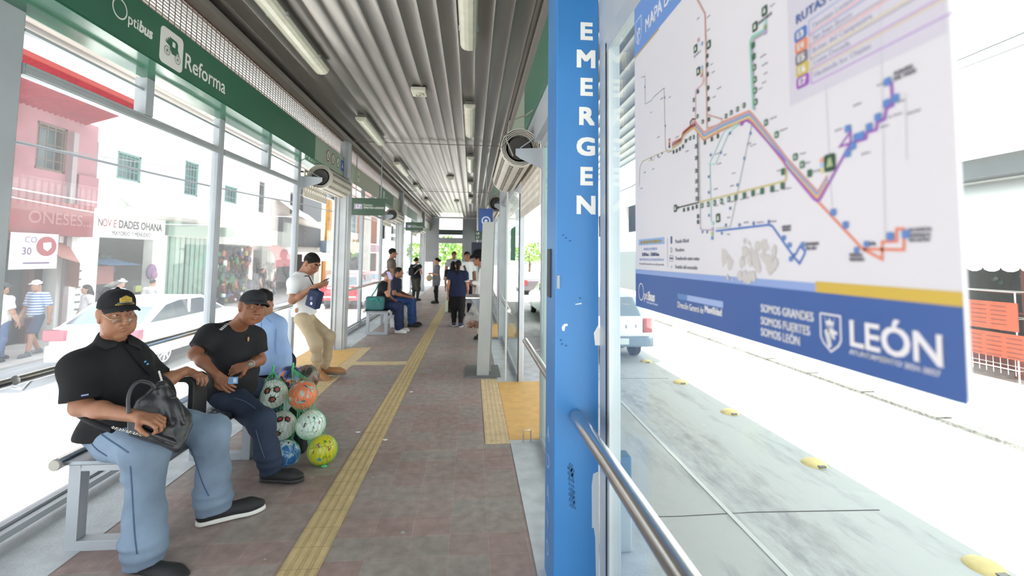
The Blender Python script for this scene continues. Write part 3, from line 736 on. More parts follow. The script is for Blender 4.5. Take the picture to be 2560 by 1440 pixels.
for i, (x, y, lab) in enumerate(((-.645, 5.18, 'square cream ceiling speaker nearest the front'), (-.57, 10.9, 'square cream ceiling speaker halfway along'), (-.57, 15.6, 'square cream ceiling speaker at the far end'))):
    so_ = empty('ceiling_speaker', (x, y, 3.42), lab, 'speaker')
    MB().box(x-.085, x+.085, y-.1, y+.1, 3.375, 3.43).build('speaker_box', flat('#d3cfbe', .5), so_, bevel=.012)
    MB().lathe([(.055, 0), (.055, -.014), (.04, -.018), (.038, -.006), (.02, -.006), (.018, -.02), (0, -.022)], (x, y, 3.375), UZ, 18).build('speaker_cone', flat('#c4c0b0', .5), so_, smooth=True)
    MB().lathe([(.011, .002), (.009, -.004), (0, -.005)], (x, y, 3.354), UZ, 10).build('speaker_button', flat('#6a665c', .5), so_)
# ---- hanging destination signs
SGN = mat('sign_green', hexc('#44594a'), .35)
def hang_sign(x0, x1, y, z0, z1, lab, code, l1, l2, cc='#a99bb0'):
    o = empty('hanging_sign', ((x0+x1)/2, y, z1), lab, 'sign')
    MB().prism(rrect(x1-x0, z1-z0, .02), ((x0+x1)/2, y, (z0+z1)/2), UX, UZ, UY*.03).build('sign_panel', SGN, o)
    h = z1-z0; w_ = x1-x0; mb = FL(); mb.quad(*[V3(x0+w_*u, y-.001, z0+h*v) for u, v in ((.10, .36), (.34, .36), (.34, .66), (.10, .66))]); cp = mb.build('route_patch', flat(cc), o)
    mb = FL(); put_text(mb, code, h*.27, (x0+w_*.22, y-.002, z0+h*.41), UX, UZ, .03, 'CENTER'); mb.build('route_code', flat('#e5e0ea'), cp)
    mb = FL(); put_text(mb, l1, h*.16, (x0+w_*.37, y-.001, z0+h*.55), UX, UZ, .01); put_text(mb, l2, h*.155, (x0+w_*.37, y-.001, z0+h*.39), UX, UZ, .03, width=w_*.6); mb.build('destination_lettering', flat('#cfd3c8'), o)
    MB().tube([(x0+.08, y+.015, z1), (x0+.08, y+.015, 3.42)], .008, 6).tube([(x1-.08, y+.015, z1), (x1-.08, y+.015, 3.42)], .008, 6).build('hanger_rod', STEEL, o)
hang_sign(-2.19, -1.585, 8.25, 2.215, 2.53, 'dark green hanging sign reading L7 Destino Timoteo Lozano', 'L7', 'Destino', 'TIMOTEO LOZANO')
hang_sign(-2.19, -1.62, 14.9, 2.32, 2.60, 'dark green hanging sign beyond the second left door', 'L8', 'Destino', 'SAN JERONIMO', '#8f86b0')
# far end: portal, dark sign, sign board, blue sign
PORT = mat('portal_grey', hexc('#7b8083'), .5, 0, .06, 2)
o = empty('portal_frame', (-.85, 22.9, 0), 'grey portal frame closing the far end of the platform', 'frame')
MB().box(-1.95, -1.66, 22.6, 22.9, 0, 3.4).build('jamb', PORT, o); MB().box(-.50, .62, 22.6, 22.9, 0, 3.4).build('wall_panel', PORT, o)
MB().box(-2.4, .62, 22.5, 22.7, 3.38, 3.5).build('head_beam', STEEL, o); MB().box(-1.66, -.50, 22.6, 22.8, 2.14, 2.42).build('cross_rail', PORT, o)
MB().box(-2.42, -1.95, 22.6, 22.9, 1.2, 3.4).build('side_panel', PORT, o)
MB().box(-1.66, -.50, 22.5, 22.58, 2.56, 2.82).build('end_sign', mat('sign_dark', hexc('#1f2c22'), .3), label='long dark sign over the far exit', cat='sign')
o = empty('route_board', (.25, 14.3, 0), 'green board with route codes L8 and L7 on a white pole at the far right', 'sign')
MB().box(.08, .46, 14.3, 14.33, 2.03, 2.32).build('sign_panel', SGN, o)
mb = FL(); put_text(mb, 'L8', .1, (.12, 14.298, 2.2), UX, UZ, .03); put_text(mb, 'L7', .1, (.12, 14.298, 2.07), UX, UZ, .03); mb.build('route_code', WHITE, o)
MB().tube([(.16, 14.36, 0), (.16, 14.36, 3.43)], .025, 8).build('sign_pole', WHITE, o)
MB().box(-.02, .42, 14.3, 14.34, 1.45, 1.95).build('notice_panel', flat('#33384a'), o)
MB().tube([(.25, 8.415, 2.4), (.25, 8.415, 3.43)], .01, 6).build('hanger_rod', STEEL, None) if 0 else None
o = empty('access_sign', (.25, 8.4, 2.2), 'blue hanging sign with white wheelchair ring', 'sign')
MB().box(.12, .375, 8.4, 8.43, 1.98, 2.40).build('sign_panel', flat('#2c4f8f', .4), o)
mb = FL(); n = 24; v = []
for i in range(n):
    a = 2*math.pi*i/n; v += [(.25+.085*math.cos(a), 8.398, 2.17+.085*math.sin(a)), (.25+.06*math.cos(a), 8.398, 2.17+.06*math.sin(a))]
mb.add(v, [(2*i, 2*i+1, 2*((i+1) % n)+1, 2*((i+1) % n)) for i in range(n)]); mb.prism(circ(.03, 12), (.25, 8.398, 2.17), UX, UZ, -UY*.001); mb.build('access_symbol', flat('#c8d2e6'), o)
MB().tube([(.25, 8.415, 2.39), (.25, 8.415, 3.43)], .01, 6).build('hanger_rod', STEEL, o)
# grey totem with steel counter
TOT = mat('totem_paint', hexc('#a6aaa6'), .45, 0, .06, 4)
o = empty('grey_totem', (.2, 5.8, 0), 'tall grey sheet steel totem standing at the right door', 'totem')
MB().add([(.083, 5.70, 0), (.235, 5.70, 0), (.235, 5.78, 0), (.083, 5.78, 0), (.128, 5.62, 1.935), (.272, 5.62, 1.935), (.272, 5.70, 1.935), (.128, 5.70, 1.935)], [(0, 1, 5, 4), (1, 2, 6, 5), (2, 3, 7, 6), (3, 0, 4, 7), (4, 5, 6, 7), (0, 3, 2, 1)]).build('front_sheet', TOT, o, bevel=.004)
MB().add([(.235, 5.76, .05), (.262, 5.76, .05), (.262, 6.1, .05), (.235, 6.1, .05), (.272, 5.68, 1.93), (.285, 5.68, 1.93), (.285, 6.0, 1.93), (.272, 6.0, 1.93)], [(0, 1, 5, 4), (1, 2, 6, 5), (2, 3, 7, 6), (3, 0, 4, 7), (4, 5, 6, 7), (0, 3, 2, 1)]).build('side_sheet', flat('#8d918e'), o)
MB().box(-.06, .38, 5.66, 6.25, .0, .02).build('base_plate', flat('#6b6b69', .6), o)
o = empty('steel_counter', (.03, 6.0, .93), 'stainless shelf counter fixed to the side of the grey totem', 'counter')
MB().box(-.075, .165, 5.80, 6.25, .955, .98).build('counter_top', INOX, o, bevel=.004)
MB().box(-.06, .165, 5.84, 6.2, .90, .955).build('under_tray', flat('#6a6d70', .4), o)
MB().add([(.165, 5.8, .70), (.19, 5.8, .70), (.19, 5.8, .955), (.0, 5.8, .95), (.165, 5.815, .70), (.19, 5.815, .70), (.19, 5.815, .955), (.0, 5.815, .95)], [(0, 1, 2, 3), (4, 7, 6, 5), (0, 4, 5, 1), (1, 5, 6, 2), (2, 6, 7, 3), (3, 7, 4, 0)]).build('bracket', STEEL, o)
# ---- benches
PERF = mat('bench_sheet', hexc('#7f858c'), .32, .6, .06, 8)
def bench(y0, y1, lab, x0=-2.03, x1=-1.56, z=.45):
    o = empty('steel_bench', ((x0+x1)/2, (y0+y1)/2, 0), lab, 'bench')
    MB().box(x0-.0, x1, y0, y1, z-.022, z).build('seat_sheet', PERF, o, bevel=.004)
    mb = MB()
    for i in range(int((y1-y0)/.05)):
        for j in range(8):
            y = y0+.4+i*.05+(.025 if j % 2 else 0)
            if y < y1-.06: mb.prism(circ(.009, 6), (x0+.08+j*.045, y, z), UX, UY, UZ*.0008)
    mb.build('perforation', flat('#d5d9dc', .5), o)
    for x, nm_ in ((x0-.005, 'back'), (x1+.005, 'front')):
        t = MB().tube([(x, y0-.03, z-.005), (x, y1+.02, z-.005)], .028, 14).build('edge_tube', INOX, o, smooth=True)
        MB().lathe([(0, -.006), (.026, -.006), (.029, 0), (.029, .01)], (x, y0-.03, z-.005), UY, 14).build('end_cap', flat('#a9a49c', .5), t)
    for y in (y0+.05, (y0+y1)/2+.12, y1-.08):
        a, b_ = x0+.02, x1-.03
        MB().box(a, a+.055, y-.03, y+.03, 0, z-.022).box(b_-.055, b_, y-.03, y+.03, 0, z-.022).box(a+.055, b_-.055, y-.03, y+.03, 0, .05).box(a+.055, b_-.055, y-.03, y+.03, z-.06, z-.022).build('leg_frame', STEEL, o, bevel=.003)
    return o
bn = bench(2.50, 4.35, 'perforated steel bench under the two seated men')
# black armrest loop
rr = MB(); pts = rrect(.30, .30, .045, 6); pin = rrect(.235, .235, .03, 6); n = len(pts); o_ = V3(-1.815, 3.0, .60); v = []
for q in (-.075, .075):
    for p in (pts, pin): v += [o_+UX*a+UZ*b_+UY*q for a, b_ in p]
f = []
for i in range(n):
    j = (i+1) % n; f += [(i, j, 2*n+j, 2*n+i), (n+i, 3*n+i, 3*n+j, n+j), (i, n+i, n+j, j), (2*n+i, 2*n+j, 3*n+j, 3*n+i)]
rr.add(v, f).build('armrest', mat('black_plastic', hexc('#222326'), .42), bn, bevel=.006)
bench(8.72, 11.3, 'steel bench at the far left where the couple sits', -1.99, -1.54)
# waste bag beside counter comes with the objects
# ================================================================ street
G = -.8
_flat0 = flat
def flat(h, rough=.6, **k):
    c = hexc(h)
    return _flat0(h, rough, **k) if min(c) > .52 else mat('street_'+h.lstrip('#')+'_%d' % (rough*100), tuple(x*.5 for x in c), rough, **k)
def road_mat(name, c, stain):
    m = mat(name, c, .8); N, L = m.node_tree.nodes, m.node_tree.links; b = N['Principled BSDF']
    tc = N.new('ShaderNodeTexCoord')
    def noise(sc, stretch, p0, p1):
        mp = N.new('ShaderNodeMapping'); mp.inputs['Scale'].default_value = stretch; L.new(tc.outputs['Object'], mp.inputs[0])
        n = N.new('ShaderNodeTexNoise'); n.inputs['Scale'].default_value = sc; n.inputs['Detail'].default_value = 8; n.inputs['Roughness'].default_value = .65; L.new(mp.outputs[0], n.inputs[0])
        r = N.new('ShaderNodeMapRange'); r.inputs[1].default_value = p0; r.inputs[2].default_value = p1; L.new(n.outputs[0], r.inputs[0]); return r.outputs[0]
    a = noise(3, (1, .25, 1), .52, .72); d = noise(26, (1.2, .5, 1), .58, .75)
    mm = N.new('ShaderNodeMath'); mm.operation = 'MULTIPLY'; L.new(a, mm.inputs[0]); mm.inputs[1].default_value = .6
    m2 = N.new('ShaderNodeMath'); m2.operation = 'MULTIPLY'; L.new(d, m2.inputs[0]); L.new(a, m2.inputs[1])
    m3 = N.new('ShaderNodeMath'); m3.operation = 'ADD'; m3.use_clamp = True; L.new(mm.outputs[0], m3.inputs[0]); L.new(m2.outputs[0], m3.inputs[1])
    # oil-darkened strip along the wheel path
    sp = N.new('ShaderNodeSeparateXYZ'); L.new(tc.outputs['Object'], sp.inputs[0]); s1 = N.new('ShaderNodeMath'); s1.operation = 'SUBTRACT'; L.new(sp.outputs[0], s1.inputs[0]); s1.inputs[1].default_value = 2.72
    s2 = N.new('ShaderNodeMath'); s2.operation = 'ABSOLUTE'; L.new(s1.outputs[0], s2.inputs[0]); s3 = N.new('ShaderNodeMapRange'); s3.inputs[1].default_value = .05; s3.inputs[2].default_value = .55; s3.inputs[3].default_value = 1; s3.inputs[4].default_value = 0; L.new(s2.outputs[0], s3.inputs[0])
    f_ = noise(9, (1.2, .5, 1), .38, .66); s4 = N.new('ShaderNodeMath'); s4.operation = 'MULTIPLY'; L.new(s3.outputs[0], s4.inputs[0]); L.new(f_, s4.inputs[1])
    s5 = N.new('ShaderNodeMath'); s5.operation = 'MULTIPLY_ADD'; s5.use_clamp = True; L.new(s4.outputs[0], s5.inputs[0]); s5.inputs[1].default_value = .5; L.new(m3.outputs[0], s5.inputs[2]); m3 = s5
    mx = N.new('ShaderNodeMix'); mx.data_type = 'RGBA'; L.new(m3.outputs[0], mx.inputs[0]); mx.inputs[6].default_value = (*c, 1); mx.inputs[7].default_value = (*stain, 1); L.new(mx.outputs[2], b.inputs['Base Color'])
    n = N.new('ShaderNodeTexNoise'); n.inputs['Scale'].default_value = 90; L.new(tc.outputs['Object'], n.inputs[0])
    bp = N.new('ShaderNodeBump'); bp.inputs['Strength'].default_value = .3; bp.inputs['Distance'].default_value = .01; L.new(n.outputs[0], bp.inputs['Height']); L.new(bp.outputs[0], b.inputs['Normal']); return m
ROADC = road_mat('lane_concrete', hexc('#b2b4b2'), hexc('#727275'))
ASPH = road_mat('pale_asphalt', hexc('#a2a7ab'), hexc('#8a8f94'))
PAV = mat('pavement_slab', hexc('#b9b6b2'), .8, 0, .1, 2)
MB().box(.85, 40, -12, 120, G-.3, G).build('street', ROADC, kind='structure', label='concrete bus lane and street on the right')
MB().box(-6.6, -2.42, -12, 120, G-.3, G).build('street', ROADC, kind='structure', label='concrete bus lane on the left')
MB().box(-9.0, -6.6, -12, 120, G-.3, G-.002).build('street', ASPH, kind='structure', label='grey traffic lane on the left')
MB().box(-2.42, .85, 23.6, 120, G-.3, G).build('street', ROADC, kind='structure', label='roadway beyond the far end of the platform')
MB().box(-30, -9.0, -12, 120, G-.3, G+.04).build('sidewalk', PAV, kind='structure', label='paved sidewalk in front of the shops on the left')
MB().box(9.5, 40, -12, 120, G-.3, G+.05).build('sidewalk', mat('pavement_red', hexc('#9d8f8b'), .8, 0, .12, 3), kind='structure', label='paved sidewalk in front of the shops on the right')
mb = MB(); y = -4.
while y < 60: mb.box(6.75, 7.0, y, y+1.2, G, G+.05); y += 1.26
mb.build('kerb', mat('rough_kerb', hexc('#5f5d59'), .9, 0, .5, 20, .6, 50), kind='structure', label='rough stone kerb line across the right street')
mb = MB()
mb.prism([(2.28, .6), (2.325, .6), (2.445, 7.2), (2.405, 7.2)], (0, 0, G), UX, UY, UZ*.008)
mb.build('lane_seam', flat('#c9cac6', .8), kind='structure', label='pale raised seam running along the bus lane')
mb = MB()
for y in (4.0, 8.5, 13.0, 17.5): mb.prism([(1.0, y+.02), (1.9, y), (2.6, y+.015), (3.8, y-.03), (3.8, y-.015), (2.6, y+.03), (1.9, y+.012), (1.0, y+.035)], (0, 0, G), UX, UY, UZ*.002)
mb.build('pavement_joint', flat('#5f6062', .9), kind='structure', label='dark expansion joints across the bus lane')
DOME = mat('yellow_marker', hexc('#d9c27a'), .5, 0, .15, 9)
for i, y in enumerate((1.55, 3.2, 4.9, 6.57, 8.18, 9.83, 11.5, 13.2, 14.9)):
    o = empty('lane_marker', (3.9, y, G), 'yellow ceramic lane marker number %s along the shade edge, counted from the front' % ('one two three four five six seven eight nine'.split()[i]), 'lane marker', 'yellow lane markers')
    MB().lathe([(.13, 0), (.125, .012), (.10, .034), (.06, .05), (0, .056)], (3.9, y, G), UZ, 16).build('marker_body', DOME, o, smooth=True)
    MB().box(3.86, 3.94, y-.135, y-.10, G+.012, G+.032).build('reflector', flat('#8c8a86', .3), o)
# ---------------- facades
def holewall(mb, x0, x1, y0, y1, z0, z1, holes):
    ys_ = sorted({y0, y1, *[h[0] for h in holes], *[h[1] for h in holes]}); zs_ = sorted({z0, z1, *[h[2] for h in holes], *[h[3] for h in holes]})
    for a, b in zip(ys_, ys_[1:]):
        for c, d in zip(zs_, zs_[1:]):
            if any(h[0] <= a+1e-6 and b <= h[1]+1e-6 and h[2] <= c+1e-6 and d <= h[3]+1e-6 for h in holes): continue
            mb.box(x0, x1, a, b, c, d)
def building(lab, sx, xf, y0, y1, zt, holes, m, depth=4.5, name='building'):
    """facade plane at xf, body behind it (sx=-1: body towards -X)"""
    o = empty(name, (xf, (y0+y1)/2, G), lab, 'building')
    a, b = (xf-.3, xf) if sx < 0 else (xf, xf+.3); mb = MB(); holewall(mb, a, b, y0, y1, G, zt, holes)
    c, d = (xf-depth, xf-.3) if sx < 0 else (xf+.3, xf+depth)
    mb.box(c, d, y0, y0+.2, G, zt).box(c, d, y1-.2, y1, G, zt).box(c, d, y0, y1, zt-.15, zt)
    e = (c-.2, c) if sx < 0 else (d, d+.2); mb.box(*e, y0, y1, G, zt)
    mb.build('wall', m, o); return o
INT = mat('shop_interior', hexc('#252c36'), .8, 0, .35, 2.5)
XL = -10.8
TURQ = flat('#79b3ab'); WOODW = flat('#8d7563')
def barred(o, x, y0, y1, z0, z1, m, nv=6, nh=2, sx=1):
    f = MB().box(x-.2*sx, x-.02*sx, y0, y0+.06, z0, z1).box(x-.2*sx, x-.02*sx, y1-.06, y1, z0, z1).box(x-.2*sx, x-.02*sx, y0, y1, z1-.06, z1).box(x-.2*sx, x-.02*sx, y0, y1, z0, z0+.06).build('window_frame', m, o)
    MB().box(x-.25*sx, x-.22*sx, y0, y1, z0, z1).build('window_pane', flat('#7f959a', .2), f)
    mb = MB()
    for i in range(nv): y = y0+(i+.5)*(y1-y0)/nv; mb.box(x-.05*sx, x-.03*sx, y-.012, y+.012, z0, z1)
    for i in range(nh): z = z0+(i+.7)*(z1-z0)/nh; mb.box(x-.05*sx, x-.03*sx, y0, y1, z-.012, z+.012)
    mb.build('window_bars', m, f); return f
# red-trimmed shop
rb_ = building('pink and red shop building with a red eave and brown window', -1, XL, 7.5, 13.75, 5.1, [(11.95, 12.8, 3.55, 4.75), (8.2, 10.9, G, 1.9), (11.3, 13.1, G, 1.75)], mat('pink_plaster', hexc('#9a6a70'), .8, 0, .12, 1.5))
barred(rb_, XL, 11.95, 12.8, 3.55, 4.75, WOODW, 4, 3)
mb = MB(); prof = []
for i in range(40): y = 7.3+i*.15; mb.add([(XL-.1, y, 4.98), (XL+1.6, y, 5.55), (XL+1.6, y+.075, 5.59), (XL-.1, y+.075, 5.02), (XL-.1, y+.15, 4.98), (XL+1.6, y+.15, 5.55)], [(0, 1, 2, 3), (3, 2, 5, 4)])
mb.build('eave', mat('red_eave', hexc('#8a2530'), .6, 0, .12, 5), rb_)
MB().box(XL+1.58, XL+1.64, 7.3, 13.3, 5.5, 5.62).build('eave_trim', flat('#c2453f'), rb_)
MB().box(XL, XL+.35, 7.5, 13.35, 1.9, 2.75).build('red_fascia', mat('red_fascia', hexc('#7c2830'), .5, 0, .08, 2), rb_)
mb = FL(); put_text(mb, 'ONESES...', .42, (XL+.352, 11.5, 2.18), UY, UZ, .004, width=1.75); mb.build('shop_lettering', flat('#c9868a'), rb_)
MB().box(XL-.1, XL+.12, 12.85, 13.0, G, 4.7).build('drain_pipe', flat('#c9b4b6'), rb_)
MB().box(XL-.05, XL+.1, 13.1, 13.75, 2.75, 3.6).build('pink_pilaster', flat('#c9808c'), rb_)
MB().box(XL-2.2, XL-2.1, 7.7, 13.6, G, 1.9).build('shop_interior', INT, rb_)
MB().box(XL-.28, XL-.22, 11.3, 12.15, G, 1.75).build('glass_door', flat('#56606a', .2), rb_)
MB().box(XL-.2, XL-.05, 12.1, 12.22, G, 1.8).box(XL-.2, XL-.05, 11.25, 11.35, G, 1.8).build('door_post', flat('#7c4a46'), rb_)
bn_ = empty('banner', (XL+.5, 11.75, 1.5), 'white shop banner with a red oval at the left edge', 'banner')
MB().box(XL+.48, XL+.5, 11.0, 12.15, 1.08, 1.92).build('banner_cloth', flat('#e9e7ea'), bn_)
mb = FL(); mb.prism(circ(.26, 24, ry=.24), (XL+.502, 11.85, 1.62), UY, UZ, UX*.004); ov = mb.build('red_oval', flat('#c9525c'), bn_)
mb = FL(); mb.prism([(-.1, .08), (.1, .1), (.12, -.02), (.02, -.12), (-.08, -.06)], (XL+.508, 11.85, 1.62), UY, UZ, UX*.003); mb.build('oval_mark', flat('#efe3e4'), ov)
mb = FL(); put_text(mb, 'CO', .2, (XL+.502, 11.3, 1.7), UY, UZ, .01); put_text(mb, '30', .24, (XL+.502, 11.25, 1.42), UY, UZ, .02); mb.quad(*[V3(XL+.503, a, b) for a, b in ((11.3, 1.2), (11.95, 1.2), (11.95, 1.24), (11.3, 1.24))]); mb.build('banner_lettering', flat('#8a6a9a'), bn_)
o = empty('parasol_awning', (XL+.5, 12.9, 1.2), 'salmon cloth awning hanging over the red shop door', 'awning')
MB().add([(XL, 11.9, 1.85), (XL, 13.0, 1.75), (XL+.6, 12.7, 1.2), (XL+.6, 12.15, 1.35), (XL+.6, 12.7, .55), (XL, 13.0, .6)], [(0, 1, 2, 3), (1, 5, 4, 2)]).build('cloth', flat('#d98f80'), o)
# white house
nv = building('white two-storey house with turquoise barred windows and the NOVEDADES OHANA sign', -1, XL, 13.8, 19.9, 8.2, [(14.5, 15.5, 3.75, 4.6), (17.7, 18.55, 3.7, 5.0), (14.0, 16.25, G, 1.93), (16.95, 19.6, G, 2.1)], mat('white_plaster', hexc('#dcdcd6'), .85, 0, .06, 1.2))
barred(nv, XL, 14.5, 15.5, 3.75, 4.6, TURQ); barred(nv, XL, 17.7, 18.55, 3.7, 5.0, TURQ, 5, 3)
MB().box(XL, XL+.06, 13.7, 16.7, 1.95, 2.62).build('sign_board', flat('#e6e4e0'), nv)
mb = FL(); put_text(mb, 'DADES OHANA', .34, (XL+.062, 14.62, 2.24), UY, UZ, .03, width=1.9); put_text(mb, 'N', .32, (XL+.062, 13.86, 2.25), UY, UZ, .012, sx=.7); mb.build('shop_lettering', flat('#3a3338'), nv)
mb = FL(); put_text(mb, 'OV', .32, (XL+.062, 14.02, 2.25), UY, UZ, .012, width=.32); put_text(mb, 'E', .34, (XL+.062, 14.42, 2.24), UY, UZ, .012, sx=.8); mb.build('shop_lettering', flat('#b0454a'), nv)
mb = FL(); put_text(mb, 'MAYOREO Y MENUDEO', .19, (XL+.062, 14.4, 2.01), UY, UZ, .03, width=1.6); mb.build('shop_subtitle', flat('#8a8086'), nv)
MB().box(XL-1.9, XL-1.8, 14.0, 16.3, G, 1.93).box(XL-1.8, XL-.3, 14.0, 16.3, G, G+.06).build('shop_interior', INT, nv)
mb = MB()
for k in range(5): mb.box(XL-1.8, XL-1.45, 14.1, 16.2, -.4+.45*k, -.37+.45*k)
mb.build('shop_shelves', flat('#3c434c'), nv)
MB().box(XL-.3, XL+.04, 12.72, 13.98, G, 1.94).build('white_pillar', MATS['white_plaster'], nv)
mb = FL()
for k, z in enumerate((.95, .72, .5, .3, .1, -.1)): put_text(mb, ('mochilas', 'bolsas', 'gorras', 'carteras', 'lentes', 'relojes')[k], .09, (XL+.042, 13.3, z), UY, UZ, .02, width=.16)
mb.build('pillar_lettering', flat('#6a6a72'), nv)
MB().box(XL-.25, XL-.15, 16.95, 19.6, G, 2.1).build('green_door', mat('green_door', hexc('#7d9a8a'), .7, 0, .1, 4), nv)
mb = MB()
for k in range(9): y = 17.0+.3*k; mb.box(XL-.15, XL-.12, y, y+.03, G, 2.1)
mb.box(XL-.15, XL-.1, 18.2, 18.28, G, 2.1); mb.build('door_ribs', flat('#86ab98'), nv)
MB().box(XL, XL+.12, 16.8, 19.8, 2.12, 2.62).build('green_lintel', flat('#8fb39f'), nv)
MB().box(XL, XL+.5, 15.0, 19.9, 2.75, 2.9).build('ledge', flat('#e2e2da'), nv)
for a, b, z in ((14.6, 15.2, 2.9), (17.0, 17.6, 2.8)): pass
mb = MB(); mb.add([(XL+.05, 14.3, 3.35), (XL+.05, 15.2, 3.2), (XL+.5, 15.3, 2.72), (XL+.5, 14.9, 2.7)], [(0, 1, 2, 3)]); mb.build('torn_awning', flat('#cfe0d6'), nv)
def goods(lab, name, x, y0, y1, z0, z1, n, cols, s=.1):
    rnd = random.Random(name); mb = MB(); ms = [flat(c) for c in cols]
    for i in range(n):
        mb.m(rnd.randrange(len(ms))); q = s*rnd.uniform(.4, 1.2); t = rnd.uniform(-.5, .5); a_ = V3(rnd.uniform(-.3, .3), math.cos(t), math.sin(t)); b_ = nrm(np.cross(a_, UX)); mb.obox((x+rnd.uniform(-.25, .25), y0+(y1-y0)*((i*7) % 13+rnd.random())/13.5, z0+(z1-z0)*rnd.random()), nrm(np.cross(a_, b_))*q*.35, a_*q, b_*q*rnd.uniform(.6, 1.6))
    tag(mb.build(name, ms, smooth='all'), lab, 'goods', kind='stuff')
goods('bags and small goods hung in the dark novelty shop', 'hanging_goods', XL-1.2, 14.1, 16.2, -.6, 1.4, 90, ['#3d4652', '#596678', '#2f343c', '#4f5a6a', '#6b7688'])
o = MB().add([(XL-.6, 13.95, 1.25), (XL+.35, 14.0, 1.12), (XL+.35, 15.3, 1.1), (XL-.6, 15.3, 1.3)], [(0, 1, 2, 3)]).build('awning_sheet', flat('#4a82b4'), label='blue tarpaulin sheet across the novelty shop door', cat='awning')
MB().box(XL-.1, XL-.08, 13.95, 14.75, .55, 1.08).build('red_banner', flat('#c06a66'), label='red cloth banner hung in the novelty shop door', cat='banner')
bp_ = empty('backpack', (XL+.1, 16.1, .8), 'purple and pink backpack hung at the novelty shop door', 'backpack')
MB().ell((XL+.1, 16.1, .85), (.12, .2, .27)).build('pack_body', flat('#a777ae'), bp_, smooth='all'); MB().ell((XL+.2, 16.1, .75), (.06, .14, .13)).build('pack_pocket', flat('#c58ab4'), bp_, smooth='all')
MB().box(XL-.06, XL+.02, 15.55, 15.8, .22, .42).build('price_card', flat('#c9d05a'), label='yellow-green price card in the novelty shop', cat='sign')
# goods shop and red dome awning
gs = building('white building with small turquoise windows over an open goods shop', -1, XL, 19.95, 25.0, 6.2, [(20.45, 21.5, 3.75, 4.5), (23.6, 24.2, 3.6, 5.2), (20.1, 22.9, G, 1.9), (23.3, 24.9, G, 1.7)], mat('white_plaster_b', hexc('#dedcd6'), .85, 0, .06, 1.2))
barred(gs, XL, 20.45, 21.5, 3.75, 4.5, TURQ, 5, 2); barred(gs, XL, 23.6, 24.2, 3.6, 5.2, flat('#8d9496'), 3, 3)
MB().box(XL, XL+.8, 20.0, 23.4, 1.9, 2.2).build('ledge', flat('#d9d6cc'), gs); MB().box(XL+.1, XL+.4, 20.0, 20.6, 2.2, 2.6).build('green_box', flat('#b9cdbb'), gs)
MB().box(XL-1.9, XL-1.8, 20.0, 24.9, G, 1.9).build('shop_interior', flat('#a9a4a4'), gs)
goods('colourful clothes and toys hung in the open goods shop', 'hanging_goods', XL+.1, 20.1, 22.8, -.6, 1.7, 130, ['#b5424a', '#d8d4d0', '#3c4a50', '#58a070', '#d0c04a', '#7a5a90', '#d07a50', '#3f6aa0', '#222226'], .12)
goods('goods piled under the red dome awning', 'hanging_goods', XL+.2, 23.4, 25.4, -.7, .9, 50, ['#b08a8a', '#8a8a98', '#d0c8c0', '#6a5a62', '#c06a6a'], .14)
o = empty('dome_awning', (XL+.5, 24.3, 1.6), 'red domed shop awning with cream lettering', 'awning')
mb = MB(); n = 10
for i in range(n):
    for j in range(n):
        f = lambda a, b: (XL+.95*math.sin(math.pi/2*a/n), 23.5+1.9*b/n, 1.15+.85*math.cos(math.pi/2*a/n))
        mb.add([f(i, j), f(i+1, j), f(i+1, j+1), f(i, j+1)], [(0, 1, 2, 3)])
mb.build('awning_cloth', flat('#c4535c'), o, smooth='all'); MB().box(XL+.93, XL+.96, 23.5, 25.4, .85, 1.16).build('valance', flat('#b8444e'), o)
# dark-sign building and beyond
ds = building('building with tall dark signs and a pale awning past the red dome', -1, XL, 25.05, 33.0, 6.5, [(26.0, 32.0, G, 1.5), (27.5, 28.7, 3.9, 5.2)], mat('grey_plaster', hexc('#b5b3ae'), .85, 0, .07, 1.2))
MB().box(XL, XL+.25, 26.0, 27.2, 1.9, 3.6).box(XL, XL+.2, 28.2, 32.5, 2.0, 3.3).build('dark_sign', flat('#565a60'), ds)
mb = FL(); put_text(mb, 'SCO', .5, (XL+.21, 29.6, 2.2), UZ, -UY, .0); mb.build('sign_lettering', flat('#8a8e94'), ds)
MB().box(XL, XL+.2, 29.0, 32.5, 3.8, 5.9).build('grey_shutter', flat('#6f757c'), ds)
MB().add([(XL, 25.5, 4.6), (XL, 30, 4.2), (XL+1.3, 30, 3.2), (XL+1.3, 25.7, 3.6)], [(0, 1, 2, 3)]).build('upper_awning', flat('#dccfc6'), ds)
MB().box(XL, XL+1.3, 26.2, 33, 1.5, 1.62).box(XL+1.28, XL+1.32, 26.2, 33, 1.1, 1.62).build('street_awning', flat('#e8dcda'), ds)
MB().box(XL-1.9, XL-1.8, 26, 32, G, 1.5).build('shop_interior', flat('#8d8588'), ds)
yb_ = building('building with a yellow-orange front and blue-grey awning', -1, XL, 33.05, 37.0, 7.5, [(33.5, 36.5, G, 1.8)], mat('cream_plaster', hexc('#dfd6c4'), .85, 0, .06, 1.2))
MB().box(XL, XL+.3, 34.0, 35.4, 2.3, 6.9).build('yellow_sign', mat('yellow_sign', hexc('#b07c1c'), .6, 0, .25, 3), yb_)
MB().box(XL-.2, XL+.1, 33.5, 36.5, G, 1.6).build('orange_front', flat('#d98c34'), yb_)
MB().box(XL, XL+1.4, 33.06, 34.9, 1.7, 2.5).build('blue_awning', flat('#9fb2c6'), yb_)
ob = building('orange brick building with pale windows and a white awning', -1, XL, 39.0, 52.0, 7.2, [(41, 43.2, 3.4, 6.4), (47, 49, 3.2, 5.4), (40, 51, G, 1.8)], mat('orange_brick', hexc('#8a4a28'), .8, 0, .2, 6))
